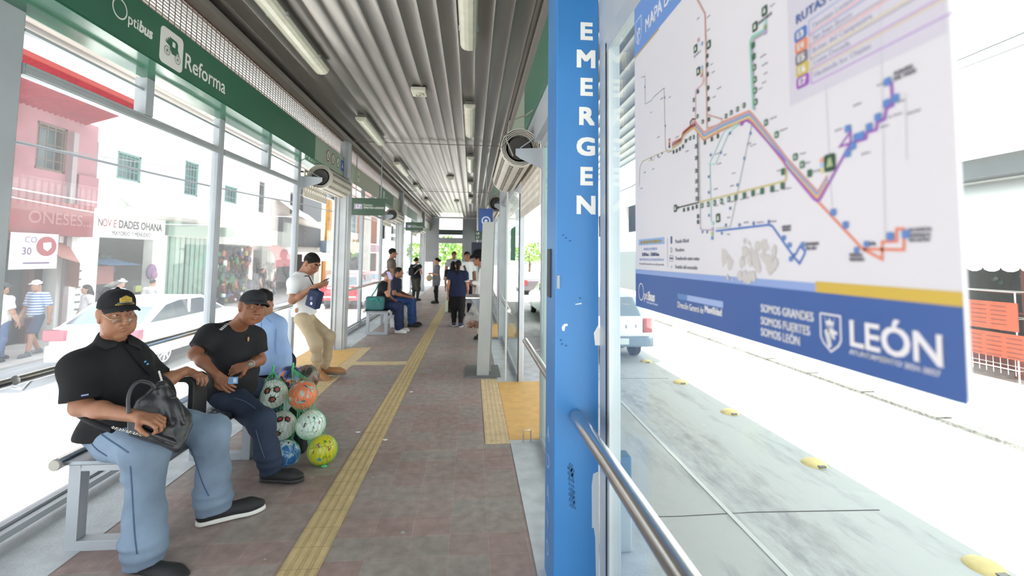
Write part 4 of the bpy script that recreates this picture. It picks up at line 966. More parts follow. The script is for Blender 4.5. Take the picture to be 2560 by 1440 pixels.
barred(ob, XL, 41, 43.2, 3.4, 6.4, flat('#cfd4d4'), 3, 5); barred(ob, XL, 47, 49, 3.2, 5.4, flat('#cfd4d4'), 3, 4)
MB().box(XL, XL+.5, 44, 46.5, 2.2, 3.6).build('shop_sign', flat('#c9c7c2'), ob); MB().box(XL, XL+1.4, 39.5, 52, 1.7, 2.6).build('white_awning', flat('#ddd6d4'), ob)
MB().box(XL+1.41, XL+1.43, 41.5, 47, 1.8, 2.5).build('pink_poster', flat('#d7a2b4'), ob); MB().box(XL-.1, XL, 40, 51, G, 1.8).build('shop_interior', flat('#5a5658'), ob)
wb = building('white building with blue lettering beyond the orange bricks', -1, XL, 52.1, 70.0, 8.5, [(55, 58, 3.5, 5.5), (61, 64, 3.5, 5.5)], mat('white_plaster_c', hexc('#d9d9d9'), .85, 0, .05, 1))
MB().box(XL, XL+.6, 53, 60, 2.0, 3.4).build('sign_board', flat('#d3dce4'), wb); mb = FL(); put_text(mb, 'Optica', 1.0, (XL+.61, 53.5, 2.3), UY, UZ, .01); mb.build('sign_lettering', flat('#6f92b8'), wb)
MB().box(-8.7, -8.2, 36.5, 37.2, G, 4.6).build('concrete_pillar', mat('bare_concrete', hexc('#b3b2ad'), .9, 0, .1, 2), label='bare concrete pillar standing on the far sidewalk', cat='pillar')
o = empty('street_lamp', (-8.75, 30, G), 'dark green street lamp pole on the left sidewalk', 'lamp post')
MB().tube([(-8.75, 30, G), (-8.75, 30, G+.5), (-8.75, 30, 5.5)], [.14, .08, .06], 10).build('pole', flat('#3f7a66'), o); MB().lathe([(.12, 0), (.2, .3), (.05, .55)], (-8.75, 30, 5.5), UZ, 10).build('lantern', flat('#cfd6d2'), o)
MB().tube([(-9.2, 30.8, G), (-9.2, 30.8, 7)], .16, 10).build('utility_pole', flat('#e0dfe0'), label='white round pole in front of the yellow sign', cat='pole')
# wires over the left lane
def wire(pts, r, lab, c='#6c7078'):
    q = []
    for a, b in zip(pts, pts[1:]):
        for i in range(8): t = i/8; q.append(np.asarray(a)*(1-t)+np.asarray(b)*t-UZ*.12*4*t*(1-t)*.3)
    q.append(np.asarray(pts[-1], float)); MB().tube(q, r, 6).build('overhead_cable', flat(c), label=lab, cat='cable')
wire([(-4.5, 0, 2.5), (-4.5, 5, 2.585), (-4.5, 12, 2.82), (-4.5, 30, 3.4)], .016, 'thick overhead cable crossing the left windows', '#6b727c')
wire([(-9.9, 8, 3.6), (-9.9, 18, 4.6), (-9.9, 40, 5.5)], .012, 'thin cable along the white house front', '#a3a7a6')
wire([(-9.6, 8, 2.9), (-9.6, 14, 2.75), (-9.6, 26, 3.6)], .014, 'sagging pale cable over the red shop fascia', '#dcd8d6')
wire([(-9.8, 9, 2.75), (-9.7, 15, 2.4), (-9.8, 22, 2.9)], .012, 'thin cable in front of the shop sign', '#c8c6c6')
# ---------------- right side
RP = mat('white_front', hexc('#d6d6d2'), .85, 0, .06, 1.2)
r1 = building('white building across the right street with a balcony and scalloped awning', 1, 11.5, 3.0, 12.0, 9.0, [(5.0, 9.9, G+.6, 1.6), (6.0, 7.0, 4.2, 6.4)], RP)
MB().box(11.2, 11.5, 4.8, 10.0, G, -.1).build('red_base', flat('#a8453c'), r1)
MB().box(13.2, 13.3, 5, 9.9, G, 1.6).build('shop_interior', flat('#7d8786', .4), r1)
mb = MB()
for k in range(5): mb.box(12.3, 12.32, 5.2+.95*k, 5.27+.95*k, -.1, 1.6)
mb.box(12.2, 12.6, 5.0, 9.9, .35, .39).box(12.2, 12.6, 5.0, 9.9, .8, .84); mb.build('shop_shelves', flat('#a3524a'), r1)
goods('small goods on the shelves behind the red shop front', 'shelf_goods', 12.5, 5.2, 9.8, -.05, 1.3, 60, ['#7d8a86', '#b0b8b4', '#6a5a52', '#b5524a', '#8a8a5a', '#59706a'], .09)
MB().box(10.6, 11.5, 3.2, 11.8, 3.75, 3.95).build('balcony_slab', flat('#c9c7c2'), r1); MB().box(10.9, 11.5, 3.2, 11.8, 3.35, 3.75).build('grey_band', flat('#7f868a'), r1)
mb = MB()
for k in range(34): mb.box(10.66, 10.70, 3.3+.25*k, 3.36+.25*k, 3.95, 4.75)
mb.box(10.64, 10.72, 3.2, 11.8, 4.72, 4.8); mb.build('balcony_railing', flat('#dcd3c8'), r1)
o = empty('scalloped_awning', (10.6, 9.0, 2.2), 'white awning with a scalloped edge over the red shop front', 'awning')
MB().add([(11.5, 4.6, 3.3), (11.5, 10.0, 3.3), (9.9, 10.0, 1.75), (9.9, 4.6, 1.75)], [(0, 1, 2, 3)]).build('awning_cloth', flat('#e6e6e4'), o)
sc = [(0, .35), (5.4, .35)]
for k in range(17, -1, -1):
    for t in range(5, -1, -1): sc.append((.3*k+.15+.15*math.cos(math.pi*(1-t/5)), -.09*math.sin(math.pi*t/5)))
MB().prism(sc, (9.9, 4.6, 1.42), UY, UZ, UX*.01).build('valance', flat('#e2e2e0'), o)
st = empty('wire_stand', (10.3, 8.1, G), 'white wire display stand with orange paper signs', 'stand')
mb = MB()
for x in (10.1, 10.5):
    for y in (7.55, 8.75): mb.tube([(x, y, G+.05), (x, y, .95)], .012, 6)
for z in (-.5, 0, .45, .95): mb.tube([(10.1, 7.55, z), (10.1, 8.75, z), (10.5, 8.75, z), (10.5, 7.55, z)], .008, 5, closed=True)
for k in range(10): mb.tube([(10.1, 7.6+.12*k, G+.2), (10.1, 7.6+.12*k, .0)], .005, 4)
mb.tube([(10.0, 8.95, G+.06), (10.1, 8.75, -.4)], .012, 5); mb.build('wire_frame', flat('#d5d3d0', .3), st)
for z0, z1, y0, y1 in ((.22, .75, 7.5, 8.68), (-.3, .16, 7.4, 8.45)):
    pn = MB().box(10.07, 10.085, y0, y1, z0, z1).build('paper_sign', flat('#b0441c'), st)
    mb = FL()
    for k in range(5):
        for w_ in range(3): yy = y1-.08-.33*w_; mb.quad(*[V3(10.068, yy-a, z1-.09-.085*k+b) for a, b in ((0, 0), (.26, 0), (.26, .022), (0, .022))])
    mb.build('sign_writing', flat('#7a2c14'), pn)
MB().box(10.6, 11.1, 7.0, 8.0, G+.05, -.25).build('red_crate', flat('#b34a3c'), label='red crate behind the wire display stand', cat='crate')
r2 = building('white building with grey shutters and graffiti across the right street', 1, 11.5, 12.05, 26.0, 8.5, [(13, 15, 4.4, 6.2), (18, 20, 4.4, 6.2)], mat('grey_white_front', hexc('#cfcfcd'), .85, 0, .08, 1.2))
mb = MB()
for k in range(24): mb.box(11.42, 11.48, 12.5, 25.5, G+.1*k, G+.1*k+.075)
mb.build('roller_door', mat('scribbled_shutter', hexc('#b9b9b4'), .7, 0, .3, 1.8), r2)
MB().box(10.3, 11.5, 12.2, 25.8, 2.9, 3.1).build('ledge', flat('#d5d5d0'), r2)
mb = MB()
for k in range(50): mb.box(10.38, 10.42, 12.4+.26*k, 12.45+.26*k, 3.1, 4.0)
mb.box(10.36, 10.44, 12.2, 25.8, 3.97, 4.05); mb.build('balcony_railing', flat('#b4bcc2'), r2)
r3 = building('pale building farther along the right street', 1, 11.5, 26.1, 60.0, 8.0, [(30, 33, 3.4, 5.4), (38, 41, 3.4, 5.4)], mat('pale_front', hexc('#d4d2cc'), .85, 0, .07, .8))
MB().box(11.3, 11.5, 27, 36, G, 2.0).build('dark_front', flat('#8d9290'), r3); MB().box(11.2, 11.3, 27.5, 30, .7, 1.6).build('teal_sign', flat('#58b09a'), r3)
wire([(9.8, 2, 5.8), (9.8, 9, 5.6), (9.9, 30, 5.6)], .014, 'overhead cable across the right street'); wire([(9.6, 2, 5.4), (9.6, 9, 5.35), (9.9, 30, 5.2)], .012, 'lower overhead cable across the right street', '#8a8e92')
wire([(3.0, 3, 3.3), (3.3, 9, 3.0), (4.2, 30, 3.6)], .012, 'sagging dark cable outside the map window')
# trees
LEAF = [mat('leaf_a', hexc('#5d8a3a'), .6, 0, .3, 4), mat('leaf_b', hexc('#86a850'), .6, 0, .3, 4)]
def tree(x, y, z, r, lab, n=700):
    o = empty('street_tree', (x, y, G), lab, 'tree'); rnd = random.Random(x*7+y)
    MB().tube([(x, y, G), (x+.1, y, z-r*.9), (x, y, z)], [.16, .12, .06], 8).build('trunk', flat('#6a5a4a'), o)
    mb = MB()
    for i in range(n):
        mb.m(i % 2); d = nrm([rnd.gauss(0, 1) for _ in range(3)])*r*rnd.uniform(.55, 1.05)*V3(1.2, 1.2, .85); c = V3(x, y, z)+d
        a = nrm([rnd.gauss(0, 1) for _ in range(3)]); b = nrm(np.cross(a, [rnd.gauss(0, 1) for _ in range(3)])); s = rnd.uniform(.09, .2)*r*.8
        mb.add([c+a*s, c+b*s*.6, c-a*s, c-b*s*.6], [(0, 1, 2, 3)])
    mb.build('foliage', LEAF, o)
tree(-2.6, 44, 2.0, 1.7, 'leafy street tree beyond the far exit'); tree(-1.0, 50, 1.6, 1.6, 'smaller street tree right of the first beyond the far exit')
tree(5.6, 44, 1.9, 1.3, 'street tree seen through the right door'); tree(-7.2, 62, 2.0, 1.7, 'street tree far along the left sidewalk')
MB().box(-4, 1.5, 60, 60.5, G, .9).build('low_wall', flat('#cfd6cc'), label='low pale wall far beyond the exit', cat='wall')
# ---------------- vehicles
RUB = flat('#2c2e31', .8); CGL = mat('car_window', hexc('#4e5a62'), .08, 0, .1, 3, spec=.8); HUB = mat('hubcap', hexc('#c6c8ca'), .3, .6)
def wheel(o, c, r, sx, wd=.19):
    t = MB().lathe([(r*.55, 0), (r*.92, 0), (r, .02), (r, wd-.02), (r*.92, wd), (r*.55, wd)], V3(*c)-UX*(0 if sx < 0 else wd)+UX*0, UX, 22).build('wheel', RUB, o, smooth=True)
    mb = MB(); xx = c[0]+(.0 if sx > 0 else 0)
    face = V3(c[0]+.004*sx, c[1], c[2])
    mb.lathe([(r*.66, -.01), (r*.66, .006), (r*.58, .004), (r*.56, -.02), (.0, -.02)], face, UX*sx, 22)
    for k in range(7):
        a = 2*math.pi*k/7; d = V3(0, math.cos(a), math.sin(a)); e = V3(0, -math.sin(a), math.cos(a)); mb.obox(face+d*r*.33, d*r*.27, e*r*.055, UX*.012)
    mb.lathe([(r*.14, -.02), (r*.13, .012), (0, .016)], face, UX*sx, 12); mb.build('hubcap', HUB, t)
def car(name, lab, x0, x1, y0, L, prof_body, prof_cab, color, taper=.12, rw=.30, axles=(.75, 3.3), extras=None, cat='car'):
    """heading +Y, rear at y0; profiles are (distance from the rear, height above road)"""
    o = empty(name, ((x0+x1)/2, y0+L/2, G), lab, cat); W = x1-x0
    m = mat('car_paint_'+lab.split()[0]+lab.split()[1], hexc(color), .25, 0, 0, coat=.6)
    def loft(prof, secs, nm_, mm):
        mb = MB(); n = len(prof); v = []
        for fx, sh in secs:
            for u, h in prof: cu = L/2; v.append((x0+W*fx, y0+(u-cu)*sh+cu, G+h))
        f = []
        for i in range(len(secs)-1):
            for j in range(n): k = (j+1) % n; f.append((i*n+j, i*n+k, (i+1)*n+k, (i+1)*n+j))
        f += [tuple(range(n))[::-1], tuple((len(secs)-1)*n+j for j in range(n))]
        return mb.add(v, f).build(nm_, mm, o, bevel=.03, seg=3)
    loft(prof_body, ((0, .97), (.06, 1), (.94, 1), (1, .97)), 'body', m)
    cab = MB(); n = len(prof_cab); top = max(h for u, h in prof_cab); bot = min(h for u, h in prof_cab); v = []
    for s in (-1, 1):
        for u, h in prof_cab: t = (h-bot)/(top-bot); v.append(((x0+x1)/2+s*(W/2-.03-taper*t), y0+u, G+h))
    f = [tuple(range(n))[::-1], tuple(range(n, 2*n))]+[(j, (j+1) % n, n+(j+1) % n, n+j) for j in range(n)]
    cab.add(v, f).build('cabin', m, o, bevel=.035, seg=3)
    # windows: inset copies of the cabin sides, windscreen and rear window, standing just proud
    cu = sum(u for u, h in prof_cab)/n; ch = (top+bot)/2
    for s in (-1, 1):
        pts = []
        for u, h in prof_cab:
            uu = cu+(u-cu)*.87; hh = ch+(h-ch)*.74; t = (hh-bot)/(top-bot); pts.append(V3((x0+x1)/2+s*(W/2-.03-taper*t+.004), y0+uu, G+hh))
        MB().add(pts+[p-UX*s*.02 for p in pts], [tuple(range(n)), tuple(range(n, 2*n))]+[(j, (j+1) % n, n+(j+1) % n, n+j) for j in range(n)]).build('side_window', CGL, o)
        px_ = (x0+x1)/2+s*(W/2-.03-taper*.4+.008); um = cu+.05; MB().box(px_-.012, px_+.012, y0+um-.035, y0+um+.035, G+bot+.02, G+top-.05).build('door_pillar', m, o)
    lo = min((p for p in prof_cab if p[1] < ch), key=lambda p: p[0]); hi = min((p for p in prof_cab if p[1] > ch), key=lambda p: p[0])
    A = V3(0, lo[0], lo[1]); Bq = V3(0, hi[0], hi[1]); d = Bq-A; nn = nrm(np.cross(UX, d)); nn = nn if nn[1] < 0 else -nn
    q = []
    for s, t in ((-1, .12), (1, .12), (1, .86), (-1, .86)):
        p = A+d*t; q.append(V3((x0+x1)/2+s*(W/2-.12-taper*t), y0+p[1], G+p[2])+nn*.006)
    MB().add(q+[p-nn*.02 for p in q], [(0, 1, 2, 3), (4, 7, 6, 5), (0, 4, 5, 1), (1, 5, 6, 2), (2, 6, 7, 3), (3, 7, 4, 0)]).build('rear_window', CGL, o)
    for a in axles:
        for s in (-1, 1): wheel(o, (x1-.01 if s > 0 else x0+.01, y0+a, G+rw), rw, s)
    return o, m
SED = [(.02, .28), (0, .55), (.03, .86), (.35, .93), (3.2, .93), (4.0, .80), (4.2, .6), (4.18, .28)]
SCAB = [(.16, .88), (.80, 1.27), (1.3, 1.35), (2.2, 1.33), (3.15, .90)]
def lamp(o, x0, x1, y, z0, z1, c='#c03a40', nm_='tail_lamp'): MB().box(x0, x1, y-.02, y+.12, G+z0, G+z1).build(nm_, flat(c, .2), o, bevel=.01)
c1, m1 = car('car', 'white sedan parked on the left street behind the seated men', -7.75, -6.15, 9.02, 4.2, SED, SCAB, '#e4e6e6')
lamp(c1, -6.50, -6.13, 9.0, .66, .86, '#c85a74'); lamp(c1, -7.77, -7.4, 9.0, .66, .86, '#c85a74')
MB().box(-7.72, -6.18, 8.97, 9.1, G+.28, G+.58).build('bumper', m1, c1, bevel=.03); MB().box(-7.1, -6.8, 8.965, 8.97, G+.42, G+.54).build('number_plate', WHITE, c1)
c2, m2 = car('car', 'red hatchback seen through the left door', -6.35, -4.72, 19.6, 3.9, [(.02, .25), (0, .5), (.05, .9), (.3, .96), (2.9, .95), (3.7, .8), (3.9, .55), (3.86, .25)], [(.1, .94), (.45, 1.42), (1.0, 1.5), (2.0, 1.48), (2.95, .95)], '#c02a38')
lamp(c2, -6.34, -6.1, 19.6, .7, .98, '#d0505a'); lamp(c2, -4.96, -4.72, 19.6, .7, .98, '#d0505a'); MB().box(-5.75, -5.3, 19.58, 19.6, G+.6, G+.72).build('number_plate', WHITE, c2)
MB().box(-6.2, -4.85, 19.56, 19.62, G+.5, G+.54).build('bumper_strip', flat('#e6e2e0'), c2); MB().box(-6.33, -4.74, 19.57, 19.7, G+.22, G+.36).build('bumper', flat('#3a3a3e'), c2)
car('car', 'white car behind the far bench on the left street', -8.1, -6.5, 27.0, 4.2, SED, SCAB, '#dfe1e2'); car('car', 'pink-red car farther along the left lane', -6.4, -4.8, 26.0, 4.2, SED, SCAB, '#c4545c')
# pickup
PK = [(.0, .45), (.0, 1.02), (1.55, 1.04), (3.3, 1.02), (4.2, .9), (4.45, .65), (4.42, .4), (.1, .4)]
c3, m3 = car('pickup_truck', 'white pickup truck seen from behind through the map window', 2.36, 4.0, 9.75, 4.45, PK, [(1.45, 1.0), (1.62, 1.5), (1.9, 1.6), (2.7, 1.58), (3.5, 1.0)], '#e2e4e6', axles=(.85, 3.5), cat='truck')
MB().add([(2.42, 9.78, G+1.02), (3.94, 9.78, G+1.02), (3.80, 10.0, G+1.42), (2.56, 10.0, G+1.42), (2.42, 11.3, G+1.04), (3.94, 11.3, G+1.04), (3.80, 11.3, G+1.5), (2.56, 11.3, G+1.5)], [(0, 1, 2, 3), (1, 5, 6, 2), (3, 2, 6, 7), (0, 3, 7, 4)]).build('bed_cover', flat('#9fb0bb', .25), c3)
lamp(c3, 3.80, 4.01, 9.74, .66, .98, '#c0454e'); lamp(c3, 2.35, 2.56, 9.74, .66, .98, '#c0454e')
MB().box(2.34, 4.02, 9.66, 9.9, G+.36, G+.58).build('bumper', flat('#8fa6bb', .4), c3, bevel=.03)
mb = FL(); [put_text(mb, ch, .10, (x, 9.742, G+.76), UX, UZ, .02, 'CENTER') for ch, x in zip('ROBUST'[3:], (3.2, 3.42, 3.64))]; mb.build('tailgate_lettering', flat('#8f979e'), c3)
MB().box(3.0, 3.45, 9.65, 9.67, G+.42, G+.55).build('number_plate', flat('#cfd8d4'), c3)
c4, m4 = car('car', 'green and white taxi ahead of the pickup', 2.5, 4.1, 15.5, 4.2, SED, SCAB, '#58b98c')
lamp(c4, 3.8, 4.1, 15.5, .66, .86)
c5, m5 = car('car', 'dark grey car seen through the right door', 3.0, 4.7, 27.0, 4.2, SED, SCAB, '#4a4448'); lamp(c5, 3.0, 3.35, 27.0, .6, .9); lamp(c5, 4.4, 4.72, 27.0, .6, .9)
car('car', 'teal car beside the dark grey one far on the right street', 5.2, 6.8, 29.0, 4.2, SED, SCAB, '#5cae9e')

flat = _flat0
# ================================================================ people
SKIN = {k: mat('skin_'+k, hexc(c), .5, 0, .06, 20, .05, 120, spec=.35) for k, c in (('brown', '#94674f'), ('tan', '#b3826a'), ('deep', '#85573f'), ('light', '#c79d86'))}
LIP = mat('lips', hexc('#8c5c4a'), .45); HAIRB = mat('hair_black', hexc('#171413'), .7, 0, .3, 60, .3, 150, stretch=(1, 1, .2), spec=.2); HAIRG = mat('hair_grey', hexc('#a8a5a2'), .6, 0, .2, 60, .3, 150); HAIRN = mat('hair_brown', hexc('#4a3c32'), .5, 0, .3, 60, .3, 150)
EYEW = mat('eye_white', hexc('#a89c94'), .3); IRIS = mat('iris', hexc('#231a15'), .15)
def cloth(name, c, var=.06, vs_=7, bump=.12, bs=14, rough=.85): return mat('cloth_'+name, hexc(c), rough, 0, var, vs_, bump, bs, spec=.2)
def wrinkle(amp, f=14., seed=0.):
    r = np.random.RandomState(int(seed*10)+3); K = r.normal(0, 1, (4, 3))*f; ph = r.uniform(0, 6.28, 4); W = r.normal(0, 1, (4, 3))*f*.6
    def fn(P):
        d = 0
        for i in range(4): d = d+np.sin(P@K[i]+1.5*np.sin(P@W[i]+ph[i])+ph[i])
        return amp*d*.4
    return fn
def hand(S, wr, d, pn, side, hs, curl, m=0, spread=.055, thumb=.5):
    """palm from the wrist along d, palm facing pn; side +1 left, -1 right; fingers curl towards pn"""
    d = nrm(d); pn = nrm(np.asarray(pn, float)-d*float(np.dot(pn, d))); lat = np.cross(d, pn)*side      # towards the thumb
    pl = .080*hs; kn = []
    for i, o in enumerate((.030, .010, -.010, -.028)):
        k = wr+d*pl*(1, 1.04, 1, .93)[i]+lat*o*hs; kn.append(k); S.cone(wr+lat*o*.55*hs, k, .0135*hs, .0115*hs, .012, m)
    for i, k in enumerate(kn):
        c = curl[i] if hasattr(curl, '__len__') else curl
        L = (.036, .040, .037, .029)[i]*hs; seg = (1, .64, .5); a = .25*c; p = k; sp = (1.5, .5, -.5, -1.5)[i]*spread
        for j in range(3):
            dd = nrm((d+lat*sp)*math.cos(a)+pn*math.sin(a)); q = p+dd*L*seg[j]; S.cone(p, q, (.0098-.0008*j)*hs, (.0092-.0010*j)*hs, .004, m); p = q; a += c*(.62 if j == 0 else .5)
    b = wr+d*.022*hs+lat*.022*hs; t1 = b+nrm(d*.55+lat*.8+pn*.35)*.040*hs; t2 = t1+nrm(d*.85+lat*(.45-.5*thumb)+pn*(.3+.5*thumb))*.032*hs; t3 = t2+nrm(d*.8+lat*(.1-.6*thumb)+pn*(.3+.5*thumb))*.026*hs
    S.cone(b, t1, .0155*hs, .0125*hs, .012, m); S.cone(t1, t2, .0115*hs, .0105*hs, .004, m); S.cone(t2, t3, .0105*hs, .0085*hs, .004, m)
def head_sdf(S, c, R, hs, fat=0., detail=True, brows=True, moustache=False, mouth=0.):
    r, f, u = R; H = lambda a, b, e: c+(a*r+b*f+e*u)*hs
    S.ell(H(0, -.006, .036), np.array([.076, .096, .086])*hs, R, .02)
    S.ell(H(0, .022, -.028), np.array([.062+.010*fat, .070, .078])*hs, R, .03)
    S.cone(H(-.035, .045, -.066), H(.035, .045, -.066), .034*hs*(1+.22*fat), .034*hs*(1+.22*fat), .03)
    S.ell(H(0, .066, -.098), np.array([.026, .020, .018])*hs, R, .025)
    if not detail:
        S.cone(H(0, .09, .012), H(0, .112, -.02), .010*hs, .014*hs, .012)
        for s in (-1, 1): S.ell(H(s*.078, -.006, 0), np.array([.012, .024, .032])*hs, R, .008)
        return
    for s in (-1, 1):
        S.ell(H(s*.046, .062, -.012), np.array([.030, .026, .022])*hs*(1+.12*fat), R, .02)
        S.ell(H(s*.046, .058, -.052), np.array([.026, .024, .028])*hs*(1+.3*fat), R, .025)
    S.cone(H(-.038, .086, .040), H(.038, .086, .040), .0115*hs, .0115*hs, .018)
    for s in (-1, 1): S.ell(H(s*.033, .099, .018), np.array([.018, .014, .0115])*hs, R, .014, 0, -1)
    S.chain([H(0, .094, .026), H(0, .109, .0), H(0, .117, -.020)], [.0085*hs, .0105*hs, .0150*hs], .012)
    for s in (-1, 1): S.ell(H(s*.0155, .101, -.024), np.array([.0105, .013, .0095])*hs, R, .007)
    for s in (-1, 1):
        S.ell(H(s*.033, .077, .017), np.array([.0134, .0124, .0094])*hs, R, .004, 3)
        S.ell(H(s*.033, .0862, .0165), np.array([.0058, .0042, .0058])*hs, R, .001, 4)
        S.cone(H(s*.019, .0912, .0250), H(s*.047, .0835, .0235), .0046*hs, .0046*hs, .005)        # upper lid
        S.cone(H(s*.019, .0900, .0085), H(s*.046, .083, .0090), .0038*hs, .0044*hs, .006)        # lower lid, pouch
        if brows: S.chain([H(s*.013, .0985, .038), H(s*.035, .096, .0455), H(s*.056, .081, .041)], [.0042*hs, .0050*hs, .0032*hs], .004, 2)
        S.cone(H(s*.022, .098, -.030), H(s*.036, .083, -.058), .006*hs, .005*hs, .012)           # nasolabial fold
        S.ell(H(s*.077, -.010, .004), np.array([.010, .020, .034])*hs, R@np.eye(3), .010); S.ell(H(s*.083, -.016, .010), np.array([.007, .017, .023])*hs, R, .006)
        S.ell(H(s*.078, .000, -.026), np.array([.009, .010, .012])*hs, R, .008)
    S.ell(H(0, .088, -.052), np.array([.026, .016, .016])*hs, R, .015)
    S.chain([H(-.025, .0905, -.0545-mouth), H(-.008, .1015, -.0500), H(.008, .1015, -.0500), H(.025, .0905, -.0545-mouth)], [.0020*hs, .0042*hs, .0042*hs, .0020*hs], .005, 1)
    S.chain([H(-.022, .0905, -.0580-mouth), H(0, .1005, -.0620-mouth), H(.022, .0905, -.0580-mouth)], [.0022*hs, .0052*hs, .0022*hs], .005, 1)
    S.cone(H(-.020, .103, -.0568), H(.020, .103, -.0568), .0018*hs, .0018*hs, .002, 0, -1)
    if moustache: S.chain([H(-.03, .092, -.045), H(0, .106, -.038), H(.03, .092, -.045)], [.005*hs, .007*hs, .005*hs], .005, 2)
DEF = dict(hs=1., fat=0., cw=.150, cd=.105, bw=.145, bd=.112, belly=0., arm=1., sleeve=.75, hem=.10, skin='brown', th=(.088, .068), sh=(.066, .058), sr=1., detail=False, step=.011, fine=None,
           shirt=None, trousers=None, shoe='#1b1b1d', sole=None, hair='short', hairm=None, curlL=.5, curlR=.5, pnL=None, pnR=None, foot=.245, collar=False, mouth=0., moustache=False, wr=.004, hw=1., flare=1., drop=.015, stack=True, long=False, thumb=.5)
def person(lab, J, **kw):
    P = dict(DEF); P.update(kw); P = type('P', (), P)
    J = {k: np.asarray(v, float) for k, v in J.items()}; hs = P.hs; sc = hs*P.arm
    base = (J['anL']+J['anR'])/2; base = V3(base[0], base[1], min(J['anL'][2], J['anR'][2])-.08*hs)
    o = empty('person', base, lab, 'person')
    Rh = frame(J['hf'], J['hu']); ax = nrm(J['neck']-J['pel']); cf = nrm(J['cf']-ax*float(J['cf']@ax)); lat = np.cross(cf, ax); RT = np.array([lat, cf, ax]); L = float(np.linalg.norm(J['neck']-J['pel']))
    T = lambda t, fwd=0.: J['pel']+ax*L*t+cf*fwd
    def trunk(S, e, k=.05):
        S.ell(T(.68, .012), np.array([P.cw, P.cd, .30*L+.02])+e, RT, k); S.ell(T(.30, .02+.05*P.belly), np.array([P.bw, P.bd+.03*P.belly, .26*L+.03])+e, RT, k)
        S.ell(T(.02), np.array([P.bw, P.bd, .10])+e, RT, k)
        for s in 'LR': S.cone(J['neck']-ax*.05, J['sh'+s], .062*sc+e, .056*sc+e, .05)
    S = SDF(); S.warp = (J['head'], Rh[0], P.hw) if P.hw != 1 else None; sk = SKIN[P.skin]
    head_sdf(S, J['head'], Rh, hs, P.fat, P.detail, moustache=P.moustache, mouth=P.mouth)
    S.cone(J['neck']-ax*.04, J['head']+(-.02*Rh[1]-.05*Rh[2])*hs, .060*hs*(1+.12*P.fat), .056*hs*(1+.15*P.fat), .03)
    trunk(S, -.012)
    for s, sd in (('L', 1), ('R', -1)):
        S.chain([J['sh'+s], J['el'+s]], [.048*sc, .039*sc], .03); m = J['el'+s]*.65+J['wr'+s]*.35
        S.chain([J['el'+s], m, J['wr'+s]], [.039*sc, .037*sc, .0265*sc], .03)
        hd = J.get('hd'+s, J['wr'+s]-J['el'+s]); pn = getattr(P, 'pn'+s); pn = pn if pn is not None else (-cf*.2+np.cross(nrm(hd), UZ)*sd*.0-lat*(0 if 0 else -1)*0+V3(0, 0, -.3)+lat*(1 if s == 'L' else -1)*1.0)
        hand(S, J['wr'+s], hd, pn, sd, hs, getattr(P, 'curl'+s), thumb=P.thumb)
        S.cone(J['hip'+s], J['kn'+s], (P.th[0]-.018), P.th[1]-.016, .03); S.cone(J['kn'+s], J['an'+s], P.th[1]-.018, .040*hs, .03)
    bm_ = [sk, LIP, P.browm if hasattr(P, 'browm') else HAIRB, EYEW, IRIS, mat('mouth_dark', hexc('#4a2a26'), .6)] if P.detail else [sk]
    fine = [(J['head'], V3(.105, .105, .14)*hs if True else .1, P.fine)] if P.fine else []
    if P.fine: fine += [(J['wr'+s]+nrm(J.get('hd'+s, J['wr'+s]-J['el'+s]))*.07, .085*hs, P.fine*1.5) for s in 'LR']
    if P.detail: bm_ = bm_
    S.auto(P.step, 'body', bm_, o, fine)
    st = P.step*.9
    # shirt
    if P.shirt is not None:
        S = SDF(); trunk(S, .012)
        for s in 'LR':
            a, b = J['sh'+s], J['el'+s]; r0 = .068*sc*P.sr; r1 = .066*sc*P.sr; S.ell(a-UZ*.012, .062*sc*(1+.4*(P.sr-1)), None, .05)
            if P.sleeve <= 1: S.ccone(a+(b-a)*.1, a+(b-a)*P.sleeve, r0*.9, r1*P.flare, None, .05)
            else: S.chain([a, b, b+(J['wr'+s]-b)*.97], [r0*.95, .056*sc*P.sr, .042*sc*P.sr], .04)
        S.ell(T(-.3*P.hem/L), np.array([P.bw+.022, P.bd+.030, max(.05, P.hem)+.09]), RT, .06)
        if P.collar: S.cone(J['neck']+ax*.015-cf*.01, J['neck']-ax*.03, .068*hs, .085*hs, .02)
        nk = J['neck']+ax*(.055 if P.collar else .025); S.cone(nk+cf*.015, nk+ax*.1+cf*.03, .060*hs, .10*hs, .006, 0, -1)
        if P.collar: S.cone(J['neck']+ax*.03+cf*.07, J['neck']-ax*.03+cf*.10, .035, .015, .01, 0, -1)
        S.cut(T(-P.hem/L), -ax); S.noise = wrinkle(P.wr, 13, lab.__len__())
        if P.sleeve <= 1:
            pass
        S.auto(st, 'shirt', P.shirt if isinstance(P.shirt, list) else [P.shirt], o)
    # trousers
    if P.trousers is not None:
        S = SDF(); S.ell(T(.03), np.array([P.bw*.98, P.bd*1.0, .12])+.004, RT, .05)
        for s in 'LR':
            h, k_, a = J['hip'+s], J['kn'+s], J['an'+s]; dn = nrm(a-k_)
            S.cone(h, k_, P.th[0], P.th[1], .045); S.ell(k_, P.th[1]*1.02, None, .03); S.cone(k_, k_*.45+a*.55, P.th[1]*.98, P.sh[0], .04); S.ccone(k_*.45+a*.55, a+dn*P.drop, P.sh[0], P.sh[1], nrm(dn-UZ*.4), .03)
            if P.stack: S.ell(a-dn*.05*hs, np.array([1, 1, .28])*P.sh[1]*1.12, None, .03); S.ell(a-dn*.105*hs+lat*.01, np.array([1, 1, .25])*P.sh[1]*1.10, None, .03); S.ell(k_*.8+a*.2-cf*.02, np.array([1., 1., .3])*P.th[1]*1.0, None, .03)
        S.cone(J['hipL'], J['hipR'], P.th[0], P.th[0], .04)
